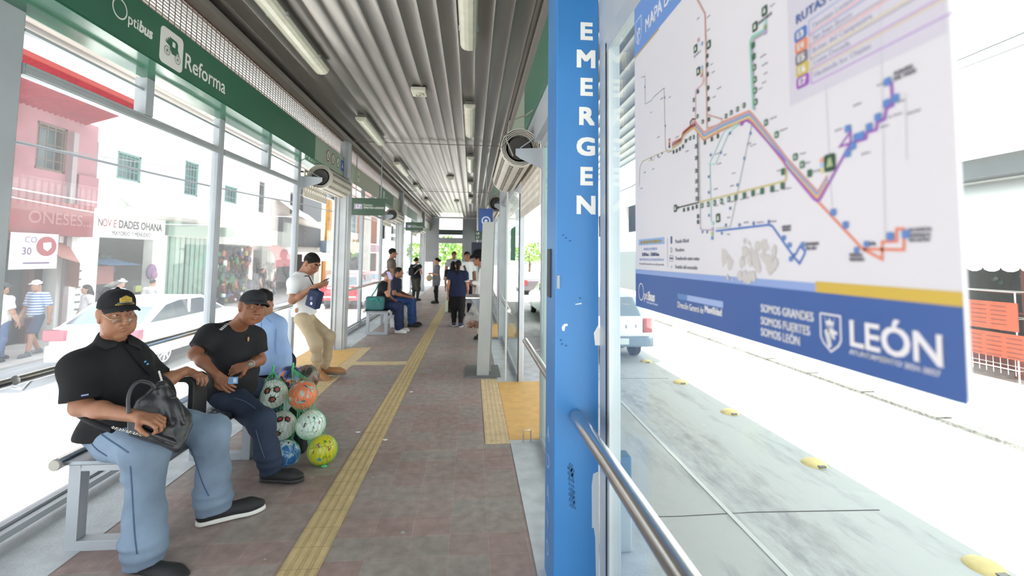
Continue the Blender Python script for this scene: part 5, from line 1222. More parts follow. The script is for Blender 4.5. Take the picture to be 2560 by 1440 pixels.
        S.noise = wrinkle(P.wr*1.1, 16, 2.+lab.__len__()); S.auto(st, 'trousers', [P.trousers], o)
    for s in 'LR':
        a = J['an'+s]; up = J.get('fu'+s, UZ); f = nrm(J['tf'+s]-up*float(np.dot(J['tf'+s], up))); S = SDF(); fl = P.foot*hs
        g = a-up*.075*hs; RF = frame(f, up)
        S.cone(g-f*.03*hs+up*.055*hs, a+up*.02, .040*hs, .044*hs, .03); S.cone(g-f*.045*hs+up*.040*hs, g+f*(fl-.115)+up*.034*hs, .040*hs, .043*hs, .03); S.ell(g+f*(fl-.10)+up*.030*hs, np.array([.046, .075, .034])*hs, RF, .03)
        S.cut(g+up*.014*hs, -up); sh = S.auto(min(.011, st*.8), 'shoe', [flat(P.shoe, .7)], o)
        S = SDF(); S.cone(g-f*.045*hs+up*.0, g+f*(fl-.11), .042*hs, .047*hs, .02); S.ell(g+f*(fl-.10), np.array([.049, .08, .05])*hs, RF, .02); S.cut(g+up*.018*hs, up); S.cut(g-up*.006*hs, -up); S.auto(min(.008, st*.7), 'sole', [flat(P.sole or P.shoe, .6)], sh)
    hair(o, P, J, Rh, hs); return o, type('H', (), dict(R=Rh, c=J['head'], hs=hs, hw=P.hw, T=T, RT=RT, J=J, ax=ax, cf=cf, lat=lat))
def hair(o, P, J, R, hs):
    if P.hair is None: return
    r, f, u = R; H = lambda a, b, e: J['head']+(a*r+b*f+e*u)*hs; m = P.hairm or HAIRB; S = SDF(); S.warp = (J['head'], r, P.hw) if P.hw != 1 else None; st = max(.005, P.step*.6)
    if P.hair == 'fringe':      # grey hair showing below a cap
        S.ell(H(0, -.020, .022), np.array([.081, .088, .080])*hs, R, .01); S.cut(H(0, .02, .066), u); S.cut(H(0, .040, 0), f-u*.35); S.cut(H(0, -.05, -.045), -u+f*.2); S.auto(st, 'hair', [m], o); return
    S.ell(H(0, -.012, .042), np.array([.083, .100, .094])*hs, R, .02)
    S.ell(H(0, .085, -.01), np.array([.074, .055, .072])*hs, R, .02, 0, -1); S.ell(H(0, .05, -.09), np.array([.2, .075, .085])*hs, R, .02, 0, -1)
    if P.hair == 'short': S.cut(H(0, -.06, -.045), -u+f*.15); S.cut(H(0, .02, .0), f*.8-u*1.0)
    if P.hair in ('bun', 'pony', 'long'):
        if P.hair == 'bun': S.ell(H(0, -.115, .02), .045*hs, None, .02)
        if P.hair == 'pony': S.chain([H(0, -.10, .04), H(0, -.13, -.06), H(0, -.13, -.20), H(0, -.12, -.27)], [.035*hs, .042*hs, .035*hs, .012], .03)
        if P.hair == 'long': S.chain([H(0, -.05, .0), H(0, -.085, -.12), H(0, -.10, -.26)], [.085*hs, .085*hs, .06*hs], .04)
        S.cut(H(0, .02, .0), f*.8-u*1.0) if P.hair == 'bun' else None
    S.noise = wrinkle(.003, 40, 5); S.auto(st, 'hair', [m], o)
def cap(o, H_, crown, brim, up0=.056, tilt=-.05, button=True, hs=None, step=.005, bl=.072, name='cap', wide=1.):
    R, c, hs, hw = H_.R, H_.c, hs or H_.hs, H_.hw; r, f, u = R; Hh = lambda a, b, e: c+(a*hw*r+b*f+e*u)*hs
    S = SDF(); S.warp = (c, r, hw) if hw != 1 else None; cap_prims(S, H_); S.ell(Hh(0, .098, up0-.046), np.array([.078, .066, .052])*hs, R, .004, 0, -1); S.cut(Hh(0, 0, up0-.020), -(u+f*tilt))
    if button: S.ell(Hh(0, -.008, .142), np.array([.010, .010, .006])*hs, R, .003)
    k = S.auto(step, name, [crown], o)
    na, nb = 21, 6; v = []
    for t in (0, .0045):
        for i in range(na):
            a = -1+2*i/(na-1); th = math.radians(74)*a
            for j in range(nb):
                b = j/(nb-1); yo = .102*math.cos(th)+b*bl*math.cos(th*.82)**.8; xo = .0845*math.sin(th)*(1+.02*b)
                v.append(Hh(xo, yo, up0+.014-.038*a*a-.009*b-.008*b*b*(1-a*a)+t))
    n = na*nb; g = lambda i, j, t=0: t*n+i*nb+j; fs = []
    for i in range(na-1):
        for j in range(nb-1): fs += [(g(i, j), g(i, j+1), g(i+1, j+1), g(i+1, j)), (g(i, j, 1), g(i+1, j, 1), g(i+1, j+1, 1), g(i, j+1, 1))]
        for j in (0, nb-1): fs.append((g(i, j), g(i+1, j), g(i+1, j, 1), g(i, j, 1)))
    for i in (0, na-1):
        for j in range(nb-1): fs.append((g(i, j), g(i, j, 1), g(i, j+1, 1), g(i, j+1)))
    MB().add(v, fs).build('brim', brim, k, smooth='all'); return k
def cap_prims(S, H_):
    hs, R = H_.hs, H_.R; S.ell(H_.c+(-.004*R[1]+.046*R[2])*hs, np.array([.087, .105, .092])*hs, R, .02); S.ell(H_.c+(.046*R[1]+.088*R[2])*hs, np.array([.060, .052, .048])*hs, R, .03)
def hit(ob, px, py, off=.002):
    """point of a surface seen along a line of sight from eye height, and its normal"""
    bpy.context.view_layer.update(); d = nrm(ray(px, py)); ok, p, n, _ = ob.ray_cast(Vector((0, 0, EYE)), Vector(d))
    if not ok: return None, None
    return np.array(p)+np.array(n)*off, np.array(n)
def stand(x, y, z0, h, ang, arms='down', step=.0, sway=0.):
    """joints of a standing figure, heading ang (radians from +X), feet at z0"""
    f = V3(math.cos(ang), math.sin(ang), 0); l = V3(-f[1], f[0], 0); b = V3(x, y, z0); q = lambda fw, la, up: b+f*fw*h+l*la*h+UZ*up*h
    J = dict(head=q(.012, 0, .925), hf=f, hu=UZ, neck=q(-.01, 0, .835), pel=q(0, 0, .53), cf=f, hipL=q(0, .048, .50), hipR=q(0, -.048, .50), knL=q(.015+step*.6, .055, .275), knR=q(.015-step*.2, -.055, .275), anL=q(step, .055, .05), anR=q(-step, -.055, .05),
             tfL=f+l*.15, tfR=f-l*.15, shL=q(-.01, .108, .80), shR=q(-.01, -.108, .80))
    for s, d in (('L', 1), ('R', -1)):
        J['el'+s] = q(-.02-step*d*.25, d*.145, .625); J['wr'+s] = q(.02-step*d*.6, d*.145, .485)
        if arms == 'hold': J['el'+s] = q(.0, d*.14, .635); J['wr'+s] = q(.135, d*.06, .655); J['hd'+s] = f-l*d*.4+UZ*.1
    return J
def sit(x, y, zs, h, ang, lean=.0, spread=.07, kd=.26):
    f = V3(math.cos(ang), math.sin(ang), 0); l = V3(-f[1], f[0], 0); b = V3(x, y, zs); q = lambda fw, la, up: b+f*fw*h+l*la*h+UZ*up*h
    J = dict(head=q(.02+lean, 0, .455), hf=f, hu=UZ, neck=q(lean*.85-.01, 0, .37), pel=q(0, 0, .065), cf=f, hipL=q(.02, .05, .055), hipR=q(.02, -.05, .055), knL=q(kd, spread, .05), knR=q(kd, -spread, .05), tfL=f+l*.1, tfR=f-l*.1,
             shL=q(lean*.8-.01, .11, .335), shR=q(lean*.8-.01, -.11, .335))
    for s, d in (('L', 1), ('R', -1)):
        k = J['kn'+s]; J['an'+s] = V3(*(k+f*.02*h)[:2], .075); J['el'+s] = q(lean*.6+.02, d*.14, .17); J['wr'+s] = q(.17, d*.07, .12)
    return J
# ---------------------------------------------------------------- the two men on the near bench
BLK = cloth('black', '#1e1e20', .1); BLK2 = cloth('black_knit', '#232325', .1)
JEANL = mat('denim_light', hexc('#76879a'), .85, 0, .24, 3.5, .7, 9, spec=.15); JEAND = mat('denim_dark', hexc('#2f3849'), .85, 0, .18, 6, .35, 11, spec=.15)
J1 = dict(head=pY(290, 787, 2.50), hf=(.83, -.56, -.10), hu=(-.03, .0, 1), neck=pY(284, 853, 2.585), pel=(-1.85, 2.64, .56), cf=(.98, -.2, 0), shR=pY(203, 915, 2.42), shL=pY(334, 903, 2.76),
          elR=(-1.865, 2.38, .755), wrR=pY(348, 1042, 2.30), elL=pY(402, 958, 2.74), wrL=pY(464, 927, 2.93), hdL=(.9, -.05, -.30), hdR=(1, -.12, -.14), hipR=(-1.80, 2.55, .545), hipL=(-1.76, 2.75, .545),
          knR=pY(366, 1132, 2.42), knL=(-1.44, 2.72, .50), anR=pY(360, 1400, 2.37), anL=(-1.415, 2.735, .085), tfR=(1, -.30, 0), tfL=(.88, .45, 0))
p1, h1 = person('heavy man in black cap, glasses, black polo and pale blue jeans, handbag on lap', J1, hs=.97, hw=.88, fat=.5, cw=.155, cd=.125, bw=.175, bd=.15, belly=1.0, arm=1.05, sleeve=.86, hem=-.02, skin='brown', th=(.110, .082), sh=(.082, .083), sr=1.2, flare=1.06, detail=True, step=.0075, fine=.0021,
             shirt=BLK, trousers=JEANL, shoe='#1c1c1e', sole='#d9d6cf', hair='fringe', hairm=HAIRG, curlR=1.75, curlL=1.05, pnR=(-.1, .25, -1), pnL=(-.1, 0, -1), foot=.29, collar=True, browm=HAIRG if 0 else HAIRB, wr=.0045, mouth=.002)
shirt1 = [c for c in p1.children if c.name.startswith('shirt')][0]
CAPB = cloth('cap_black', '#17181a', .08, 20, .1, 60); GOLD = mat('gold_thread', hexc('#b79a3e'), .5, .2, .2, 90)
k1 = cap(p1, h1, CAPB, cloth('cap_brim_black', '#1d1f22', .08), up0=.056, tilt=-.04)
def on_cap(H_, u, v, e=.0035):
    """a point of the cap's front: u sideways, v up (metres)"""
    v = v+.006
    c = H_.c+.046*H_.R[2]*H_.hs; S = SDF(); S.warp = (H_.c, H_.R[0], H_.hw); cap_prims(S, H_); a, b = .05, .2
    for _ in range(22):
        m_ = (a+b)/2; p = c+(V3(u, m_, v))@H_.R
        if S.ev(p[None])[0] < 0: a = m_
        else: b = m_
    return c+V3(u, b+e, v)@H_.R
def patch(H_, poly, nm_, m, par):
    mb = FL(); 
    for q in poly: mb.quad(*[on_cap(H_, *p) for p in q])
    return mb.build(nm_, m, par)
bars = [];
for i in range(9):
    x0 = -.026+.0058*i; x1 = x0+.0048; top = lambda x: .064-.55*abs(x)
    bars.append([(x0, .030+.003*math.cos(x0*60)), (x1, .030+.003*math.cos(x1*60)), (x1, top(x1)), (x0, top(x0))])
patch(h1, bars, 'gold_emblem', GOLD, k1)
patch(h1, [[(-.034+.0076*i, .0255+.003*math.cos((-.034+.0076*i)*50)), (-.027+.0076*i, .0255+.003*math.cos((-.027+.0076*i)*50)), (-.027+.0076*i, .0275+.003*math.cos((-.027+.0076*i)*50)), (-.034+.0076*i, .0275+.003*math.cos((-.034+.0076*i)*50))] for i in range(9)], 'silver_underline', flat('#a9a9a6'), k1)
patch(h1, [[(-.040+.0062*i, .0165), (-.0355+.0062*i, .0165), (-.0355+.0062*i, .0215), (-.040+.0062*i, .0215)] for i in range(13)], 'gold_lettering', GOLD, k1)
# glasses, low on the nose
gl = empty('glasses_pivot'); bpy.data.objects.remove(gl)
HH = lambda a, b, e, h=h1: h.c+(a*h.hw*h.R[0]+b*h.R[1]+e*h.R[2])*h.hs
mb = MB().tube([HH(-.058, .098, -.002), HH(-.035, .112, -.001), HH(-.012, .120, -.001), HH(.012, .120, -.001), HH(.035, .112, -.001), HH(.058, .098, -.002)], .0012, 6)
for s in (-1, 1): mb.tube([HH(s*.058, .098, -.002), HH(s*.066, .088, .0), HH(s*.080, .0, .022), HH(s*.082, -.02, .018)], .0013, 6)
g_ = mb.build('glasses', mat('gold_wire', hexc('#c9b896'), .25, .8), p1, smooth=True)
LENSG = glass_mat('spectacle_lens', (.96, .95, .94), .05)
for s in (-1, 1):
    pts = [HH(s*.012, .1195, -.001), HH(s*.035, .1125, -.001), HH(s*.057, .099, -.002), HH(s*.056, .100, -.022), HH(s*.036, .113, -.030), HH(s*.014, .119, -.024)]
    MB().add(pts+[p+h1.R[1]*.0015 for p in pts], [tuple(range(6)), tuple(range(6, 12))]+[(i, (i+1) % 6, 6+(i+1) % 6, 6+i) for i in range(6)]).build('lens', LENSG, g_)
mb = MB().tube([HH(-.010, .121, -.010), HH(-.004, .1275, -.006), HH(.004, .1275, -.006), HH(.010, .121, -.010)], .001, 5); mb.build('nose_bridge', MATS['gold_wire'], g_)
# polo collar: two leaves folded over the shirt
mb = MB()
for inn, out in (([(231, 814), (240, 828), (254, 842), (274, 853), (294, 859)], [(222, 832), (229, 850), (241, 866), (262, 877), (290, 868)]), ([(309, 838), (312, 848), (315, 857), (318, 864)], [(325, 834), (338, 848), (348, 862), (350, 876)])):
    A_ = [hit(shirt1, *q, .016)[0] for q in inn]; B2 = [hit(shirt1, *q, .007)[0] for q in out]; ok_ = [i for i in range(len(A_)) if A_[i] is not None and B2[i] is not None]
    if len(ok_) < 2: continue
    A_ = [A_[i] for i in ok_]; B2 = [B2[i] for i in ok_]; n = len(A_); C2 = [(a+b)/2+V3(.004, -.008, .005) for a, b in zip(A_, B2)]; v = A_+C2+B2; dn_ = V3(0, .004, -.004)
    mb.add(v+[p+dn_ for p in v], [f for r_ in (0, n) for i in range(n-1) for f in ((r_+i, r_+n+i, r_+n+i+1, r_+i+1), (3*n+r_+i, 3*n+r_+i+1, 3*n+r_+n+i+1, 3*n+r_+n+i))]+[(2*n+i, 5*n+i, 5*n+i+1, 2*n+i+1) for i in range(n-1)]+[(i, i+1, 3*n+i+1, 3*n+i) for i in range(n-1)]+[(0, 3*n, 4*n, n), (n, 4*n, 5*n, 2*n), (n-1, 2*n-1, 5*n-1, 4*n-1), (2*n-1, 3*n-1, 6*n-1, 5*n-1)])
mb.build('collar', BLK2, p1, smooth='all') if mb.v else None
c_, n_ = hit(shirt1, 212, 988, .002)
if c_ is not None: MB().obox(c_, nrm(np.cross(n_, UZ))*.013, n_*.001, UZ*.0035).build('sleeve_tag', flat('#8a94c0'), p1)
tr1 = [c for c in p1.children if c.name.startswith('trousers')][0]
SEAM = flat('#3f5674', .9)
def band(ob, pts, wd, off=.006, th=.004):
    """a strap or seam lying on a surface"""
    P_ = [hit(ob, *q, off) for q in pts]; P_ = [(p, n) for p, n in P_ if p is not None]; L_, R_ = [], []
    for i, (p, n) in enumerate(P_):
        d = nrm(P_[min(i+1, len(P_)-1)][0]-P_[max(i-1, 0)][0]); s = nrm(np.cross(d, n))*wd/2; L_.append(p+s); R_.append(p-s)
    n = len(P_); up = [q[1]*th for q in P_]; v = L_+R_+[a+b for a, b in zip(L_, up)]+[a+b for a, b in zip(R_, up)]
    return MB().add(v, [f for i in range(n-1) for f in ((i, n+i, n+i+1, i+1), (2*n+i, 2*n+i+1, 3*n+i+1, 3*n+i), (i, i+1, 2*n+i+1, 2*n+i), (n+i, 3*n+i, 3*n+i+1, n+i+1))])
def lerp_pts(pts, n=5): return [tuple(q[:2]) for q in cr([(x, y, 0) for x, y in pts], n)]
for pts in ([(238, 1072), (262, 1092), (292, 1112), (322, 1132)], [(224, 1096), (232, 1112), (246, 1126), (268, 1140)], [(326, 1165), (330, 1220), (334, 1290), (338, 1350), (343, 1385)], [(478, 1122), (492, 1165), (508, 1210), (522, 1240)]):
    m_ = band(tr1, lerp_pts(pts), .005, .001, .0015); m_.build('seam', SEAM, p1) if m_.v else None
# handbag
BAG = mat('black_leather', hexc('#26272a'), .38, 0, .15, 9, .35, 22, spec=.5)
bg = empty('handbag', (-1.60, 2.45, .58), 'soft black leather handbag on the lap of the man in glasses', 'handbag')
bn_o = pY(405, 1045, 2.33); bnn = nrm(V3(.42, -.72, .55)); bax = nrm(np.cross(UZ, bnn)); bay = np.cross(bnn, bax)
def onbag(px, py, e=0.):
    d = ray(px, py); t = ((bn_o-V3(0, 0, EYE))@bnn)/(d@bnn); return V3(0, 0, EYE)+d*t+bnn*e
def bag2(px, py): p = onbag(px, py)-bn_o; return (p@bax, p@bay)
S = SDF(); S.poly(bn_o-bnn*.055, bax, bay, [bag2(*q) for q in ((332, 1012), (352, 990), (400, 950), (416, 947), (446, 985), (484, 1030), (487, 1050), (470, 1090), (450, 1122), (436, 1124), (398, 1106), (350, 1092), (316, 1080), (318, 1050))], .028, .045, .018, .02)
S.cone(onbag(402, 956, -.03), onbag(356, 1000, -.035), .022, .026, .02); S.cone(onbag(408, 975, .0), onbag(432, 1060, .01), .016, .010, .03); S.cone(onbag(440, 1000, .0), onbag(462, 1060, .005), .014, .008, .03); S.cone(onbag(350, 1075, .0), onbag(440, 1108, .0), .010, .010, .02)
S.noise = wrinkle(.004, 30, 4); bagb = S.auto(.006, 'bag_body', [BAG], bg)
hb = [onbag(q[0], q[1], q[2]) for q in ((322, 1035, .01), (322, 998, .02), (333, 972, .03), (352, 960, .03), (376, 963, .02), (388, 972, .0))]
MB().tube(cr(hb), .0085, 8).build('handle', BAG, bg, smooth=True)
MB().tube(cr([pY(182, 1030, 2.50), pY(205, 1042, 2.40), pY(240, 1060, 2.29), pY(282, 1076, 2.25)]), .013, 10).build('shoulder_strap', cloth('webbing', '#17171a'), bg, smooth=True)
band(shirt1, [(309, 850), (318, 862), (330, 878), (345, 897), (362, 918), (380, 938)], .036).build('shoulder_strap', cloth('webbing', '#17171a'), bg)
mb = MB()
for q in ((358, 905), (364, 911)):
    c_, n_ = hit(shirt1, *q, .011)
    if c_ is not None: mb.obox(c_, nrm(np.cross(n_, UZ))*.006, n_*.001, UZ*.004)
mb.build('strap_mark', flat('#4f9fd6'), bg) if mb.v else None
mb = MB()
for i in range(9):
    t = i/8; c = onbag(285+68*t, 1074+18*t, .03); d = V3(.008, .0, .003 if i % 2 else -.003); mb.tube([c-d, c+UZ*.005, c+d, c-UZ*.005], .0022, 5, closed=True)
for i in range(5):
    t = i/4; c = onbag(398+6*t, 930+20*t, .0); mb.tube([c-UZ*.006, c+UX*.004, c+UZ*.006, c-UX*.004], .0022, 5, closed=True)
mb.build('chain', mat('chrome', (.75, .73, .7), .2, 1.), bg, smooth='all')
for q in ([(395, 962), (380, 978), (362, 994), (345, 1008)], [(352, 1075), (380, 1092), (410, 1108), (434, 1116)]):
    z_ = [hit(bagb, *t, .001)[0] for t in q]; mb = MB(); mb.tube([t for t in z_ if t is not None], .003, 5); mb.build('zip', flat('#141416', .4), bg)
# --- second man
J2 = dict(head=pY(628, 770, 3.22), hf=(.78, -.62, -.08), hu=(.30, .06, 1), neck=pY(588, 812, 3.32), pel=(-1.70, 3.40, .56), cf=(.72, -.69, 0), shR=pY(527, 836, 3.22), shL=pY(634, 842, 3.42), elR=pY(487, 885, 3.12), wrR=pY(543, 938, 3.02), hdR=(.75, -.1, -.62), elL=pY(650, 900, 3.40), wrL=pY(622, 912, 3.18), hdL=(-.75, -.25, -.2),
          hipR=(-1.67, 3.32, .53), hipL=(-1.62, 3.48, .53), knR=pY(655, 1052, 3.12), knL=pY(668, 990, 3.60), anR=pY(680, 1172, 3.17), anL=pY(690, 1130, 3.66), tfR=(1, -.10, 0), tfL=(1, .2, 0))
p2, h2 = person('man in plain black cap and black t-shirt holding a blue card, dark jeans', J2, hs=.90, fat=.25, cw=.150, cd=.105, bw=.150, bd=.125, belly=.7, arm=1.0, sleeve=.72, hem=.03, skin='deep', th=(.092, .076), sh=(.070, .068), sr=1.15, detail=True, step=.0085, fine=.0024,
             shirt=cloth('black_jersey', '#242426', .1), trousers=JEAND, shoe='#1a1a1b', sole='#202022', hair='fringe', hairm=HAIRN, curlR=.8, curlL=1.2, pnR=(.3, .8, -.5), pnL=(.1, .8, -.5), foot=.27, wr=.004, mouth=.004)
tr2 = [c for c in p2.children if c.name.startswith('trousers')][0]
for pts in ([(585, 995), (612, 1004), (640, 1022)], [(640, 1075), (650, 1110), (662, 1145)]):
    m_ = band(tr2, lerp_pts(pts), .004, .001, .0015); m_.build('seam', flat('#55647e', .9), p2) if m_.v else None
k2 = cap(p2, h2, cloth('cap_charcoal', '#2a2b2f', .1, 20), cloth('cap_brim_charcoal', '#303237', .1), up0=.056, tilt=-.04, button=False)
MB().box(*([0]*6)) if 0 else None
c_ = pY(583, 951, 2.985); cd_ = empty('card', c_, 'pale blue printed card held by the man in the plain cap', 'card')
MB().obox(c_, nrm(V3(.95, -.1, .05))*.030, UY*.0012, UZ*.021).build('card_sheet', flat('#6f9cc8', .4), cd_)
MB().obox(c_+V3(.012, -.003, .0), UX*.010, UY*.0012, UZ*.013).build('card_photo', flat('#c9d2d8'), cd_)
shirt2 = [c for c in p2.children if c.name.startswith('shirt')][0]
def on2(px, py, off=.003): p, n = hit(shirt2, px, py, off); return p
nl = [p for p in (on2(*q) for q in ((606, 806), (611, 828), (617, 845), (621, 830), (627, 808))) if p is not None]
if len(nl) > 2:
    ncl = MB().tube(nl, .0018, 5).build('necklace', flat('#2a221c'), p2)
    pd = on2(619, 848, .008); MB().ell(pd, (.007, .006, .017)).build('pendant', flat('#b08a60', .3), ncl, smooth='all') if pd is not None else None
wt = MB().lathe([(.025, -.009), (.0285, -.006), (.0285, .006), (.025, .009)], h2.J['wrL']+nrm(h2.J['elL']-h2.J['wrL'])*.03, nrm(h2.J['wrL']-h2.J['elL']), 14).build('wristwatch', flat('#8d8f90', .3, ), p2, smooth=True)
MB().ell(pY(627, 911, 3.13), (.014, .008, .015)).build('watch_dial', flat('#7d8a80', .2), wt, smooth='all')
mb = MB()
for i in range(6):
    c_, n_ = hit(shirt2, 552+4*i, 824-3.2*i, .002)
    if c_ is not None: a_ = nrm(np.cross(n_, V3(.5, 0, 1))); mb.obox(c_, a_*.009, n_*.0006, np.cross(n_, a_)*.0042)
mb.build('shirt_mark', flat('#c9c9cb'), p2)
# ---------------------------------------------------------------- football bunches
def ball_mat(name, base, spots, scale=9., line='#8f9a8f', rough=.28):
    m = mat('ball_'+name, hexc(base), rough, 0, 0); N, L = m.node_tree.nodes, m.node_tree.links; b = N['Principled BSDF']
    tc = N.new('ShaderNodeTexCoord'); v = N.new('ShaderNodeTexVoronoi'); v.feature = 'DISTANCE_TO_EDGE'; v.inputs['Scale'].default_value = scale; L.new(tc.outputs['Object'], v.inputs['Vector'])
    r = N.new('ShaderNodeMapRange'); r.inputs[1].default_value = .0; r.inputs[2].default_value = .035; L.new(v.outputs[0], r.inputs[0])
    bp = N.new('ShaderNodeBump'); bp.inputs['Strength'].default_value = .5; bp.inputs['Distance'].default_value = .004; L.new(r.outputs[0], bp.inputs['Height']); L.new(bp.outputs[0], b.inputs['Normal'])
    mx = N.new('ShaderNodeMix'); mx.data_type = 'RGBA'; L.new(r.outputs[0], mx.inputs[0]); mx.inputs[6].default_value = (*hexc(line), 1); src = None
    if spots:
        n = N.new('ShaderNodeTexNoise'); n.inputs['Scale'].default_value = 11; n.inputs['Detail'].default_value = 2; L.new(tc.outputs['Object'], n.inputs[0])
        cr = N.new('ShaderNodeValToRGB'); cr.color_ramp.interpolation = 'CONSTANT'; E_ = cr.color_ramp.elements; E_[0].position = 0; E_[0].color = (*hexc(base), 1); E_[1].position = spots[0][0]; E_[1].color = (*hexc(spots[0][1]), 1)
        for p, c in spots[1:]: q = E_.new(p); q.color = (*hexc(c), 1)
        L.new(n.outputs[0], cr.inputs[0]); L.new(cr.outputs[0], mx.inputs[7])
    else: mx.inputs[7].default_value = (*hexc(base), 1)
    L.new(mx.outputs[2], b.inputs['Base Color']); return m
BR = .102
def ball(px, py, y, lab, m, marks=None, r=BR):
    c = pY(px, py, y); o = empty('football', c-UZ*r, lab, 'football'); o['group'] = 'footballs in green nets'
    b = MB().ell(c, r, 28, 18).build('ball_shell', m, o, smooth='all')
    view = nrm(V3(0, 0, EYE)-c); ax = nrm(np.cross(UZ, view)); ay = np.cross(view, ax)
    def sph(u, v, e=.0012): return c+nrm(view+ax*u+ay*v)*(r+e)
    for nm_, col, polys in (marks or []):
        mb = FL()
        for P in polys:
            P = [np.asarray(p, float) for p in P]; ce = sum(P)/len(P)
            for i in range(len(P)):
                a, b2 = P[i], P[(i+1) % len(P)]; mb.quad(sph(*ce), sph(*a), sph(*((a+b2)/2)), sph(*b2))
        mb.build(nm_, flat(col, .35), b)
    return c, o, sph, b
def char_marks(sph, par, items):
    for ch, u, v, s, rot, col in items:
        co, fs = text_mesh(ch, s, .03, 'CENTER'); ca, sa = math.cos(rot), math.sin(rot); mb = FL()
        mb.add([sph(u+(x*ca-(y-s*.35)*sa), v+(x*sa+(y-s*.35)*ca), .0016) for x, y, z in co], fs); mb.build('printed_letter', flat(col, .4), par)
hexa = lambda u, v, r, a0=0., k=6: [(u+r*math.cos(a0+2*math.pi*i/k), v+r*math.sin(a0+2*math.pi*i/k)) for i in range(k)]
star = lambda u, v, r: [(u+r*(1 if i % 2 == 0 else .45)*math.sin(math.pi*i/5), v+r*(1 if i % 2 == 0 else .45)*math.cos(math.pi*i/5)) for i in range(10)]
BW = ball_mat('white', '#dedfda', None, line='#c3c6c1')
def wm(pts): # black petals with a red heart and flame strokes
    return [('black_panel', '#2a2624', [hexa(u, v, .30, a) for u, v, a in pts]), ('red_panel', '#c0403c', [hexa(u+.01, v, .15, a) for u, v, a in pts]), ('flame_stroke', '#3a302e', [[(u+.3*math.cos(t), v+.3*math.sin(t)), (u+.56*math.cos(t+.15), v+.5*math.sin(t+.15)), (u+.32*math.cos(t+.25), v+.3*math.sin(t+.25))] for u, v, a in pts for t in (.3, 1.0, 1.7)])]
b1 = ball(682, 985, 3.55, 'white football with black and red petals, top of the left net', BW, wm([(-.42, .30, .2), (.28, .32, .5), (-.02, -.42, .0)]))
b2 = ball(704, 1064, 3.52, 'white football with red marks, middle of the left net', BW, wm([(-.15, .52, .2), (.45, .45, .5), (-.3, -.6, .3)]))
b3 = ball(712, 1138, 3.47, 'blue and white football at the bottom of the left net', ball_mat('blue', '#3f74c4', ((.50, '#a9cbe6'), (.56, '#dfe9ee'), (.64, '#2a4a3e'), (.70, '#3f74c4')), 9, '#9fc0dc', .15))
b4 = ball(757, 987, 3.50, 'orange football with grey patches, top of the right net', ball_mat('orange', '#e0724e', ((.60, '#9fb3b3'), (.66, '#3b5a60'), (.70, '#e0724e')), 7, '#cf6a4a'), [('grey_swoosh', '#8fa5a6', [[(.1, .8), (.5, .45), (.75, .1), (.85, .2), (.6, .6), (.3, .85)]]), ('grey_swoosh', '#8fa5a6', [[(-.5, -.55), (-.1, -.4), (.3, -.5), (.1, -.62), (-.3, -.7)]]), ('dark_swoosh', '#33474a', [[(.0, .85), (.25, .55), (.35, .6), (.15, .88)], [(-.1, -.42), (.25, -.45), (.2, -.55), (-.05, -.52)]])])
b5 = ball(777, 1062, 3.46, 'white football printed with coloured numbers, middle of the right net', ball_mat('pale', '#d5e0d9', None, 11, '#b4c2b9'))
char_marks(b5[2], b5[3], (('5', -.42, .02, .42, -.5, '#6a2a2a'), ('4', .22, .48, .36, .0, '#2aa07e'), ('3', .66, .1, .34, 3.0, '#b0405a'), ('1', .2, -.2, .26, .6, '#4a5a5a'), ('8', -.2, .62, .26, .8, '#6a3a2a'), ('2', -.75, -.4, .26, .3, '#3a6a7a'), ('9', .45, -.6, .26, .3, '#c08a5a')))
b6 = ball(806, 1125, 3.42, 'yellow football printed with letters, bottom of the right net', ball_mat('yellow', '#c2bb1f', None, 9, '#a39a1c'))
char_marks(b6[2], b6[3], (('T', -.28, .32, .5, .5, '#c05a9a'), ('V', .48, .0, .44, -.2, '#b8422e'), ('S', .62, .6, .34, .2, '#b8422e'), ('B', .18, .62, .34, .4, '#3f9a6a'), ('E', -.7, -.1, .34, -.5, '#a8641e'), ('O', .2, -.55, .36, .0, '#8fae2a'), ('A', .62, -.6, .3, -.4, '#b8642e')))
mb = FL(); s_ = b6[2]; P = star(-.22, -.72, .26); ce = (-.22, -.72)
for i in range(10): mb.quad(s_(*ce), s_(*P[i]), s_(*P[(i+1) % 10]))
mb.build('printed_star', flat('#3f84b8', .4), b6[3])
b7 = ball(722, 948, 3.72, 'dark patterned football at the back between the nets', ball_mat('dark', '#2b3350', ((.45, '#3f63b4'), (.53, '#c8762e'), (.58, '#2b3350'), (.66, '#7a3a2e')), 8, '#20263c'))
b8 = ball(765, 945, 3.78, 'dark football with brown pattern behind the orange one', ball_mat('dark2', '#34322f', ((.5, '#6a6a5a'), (.56, '#8a4a36'), (.62, '#34322f')), 8, '#22211f'))
NET = mat('green_net', hexc('#4fb87a'), .5)
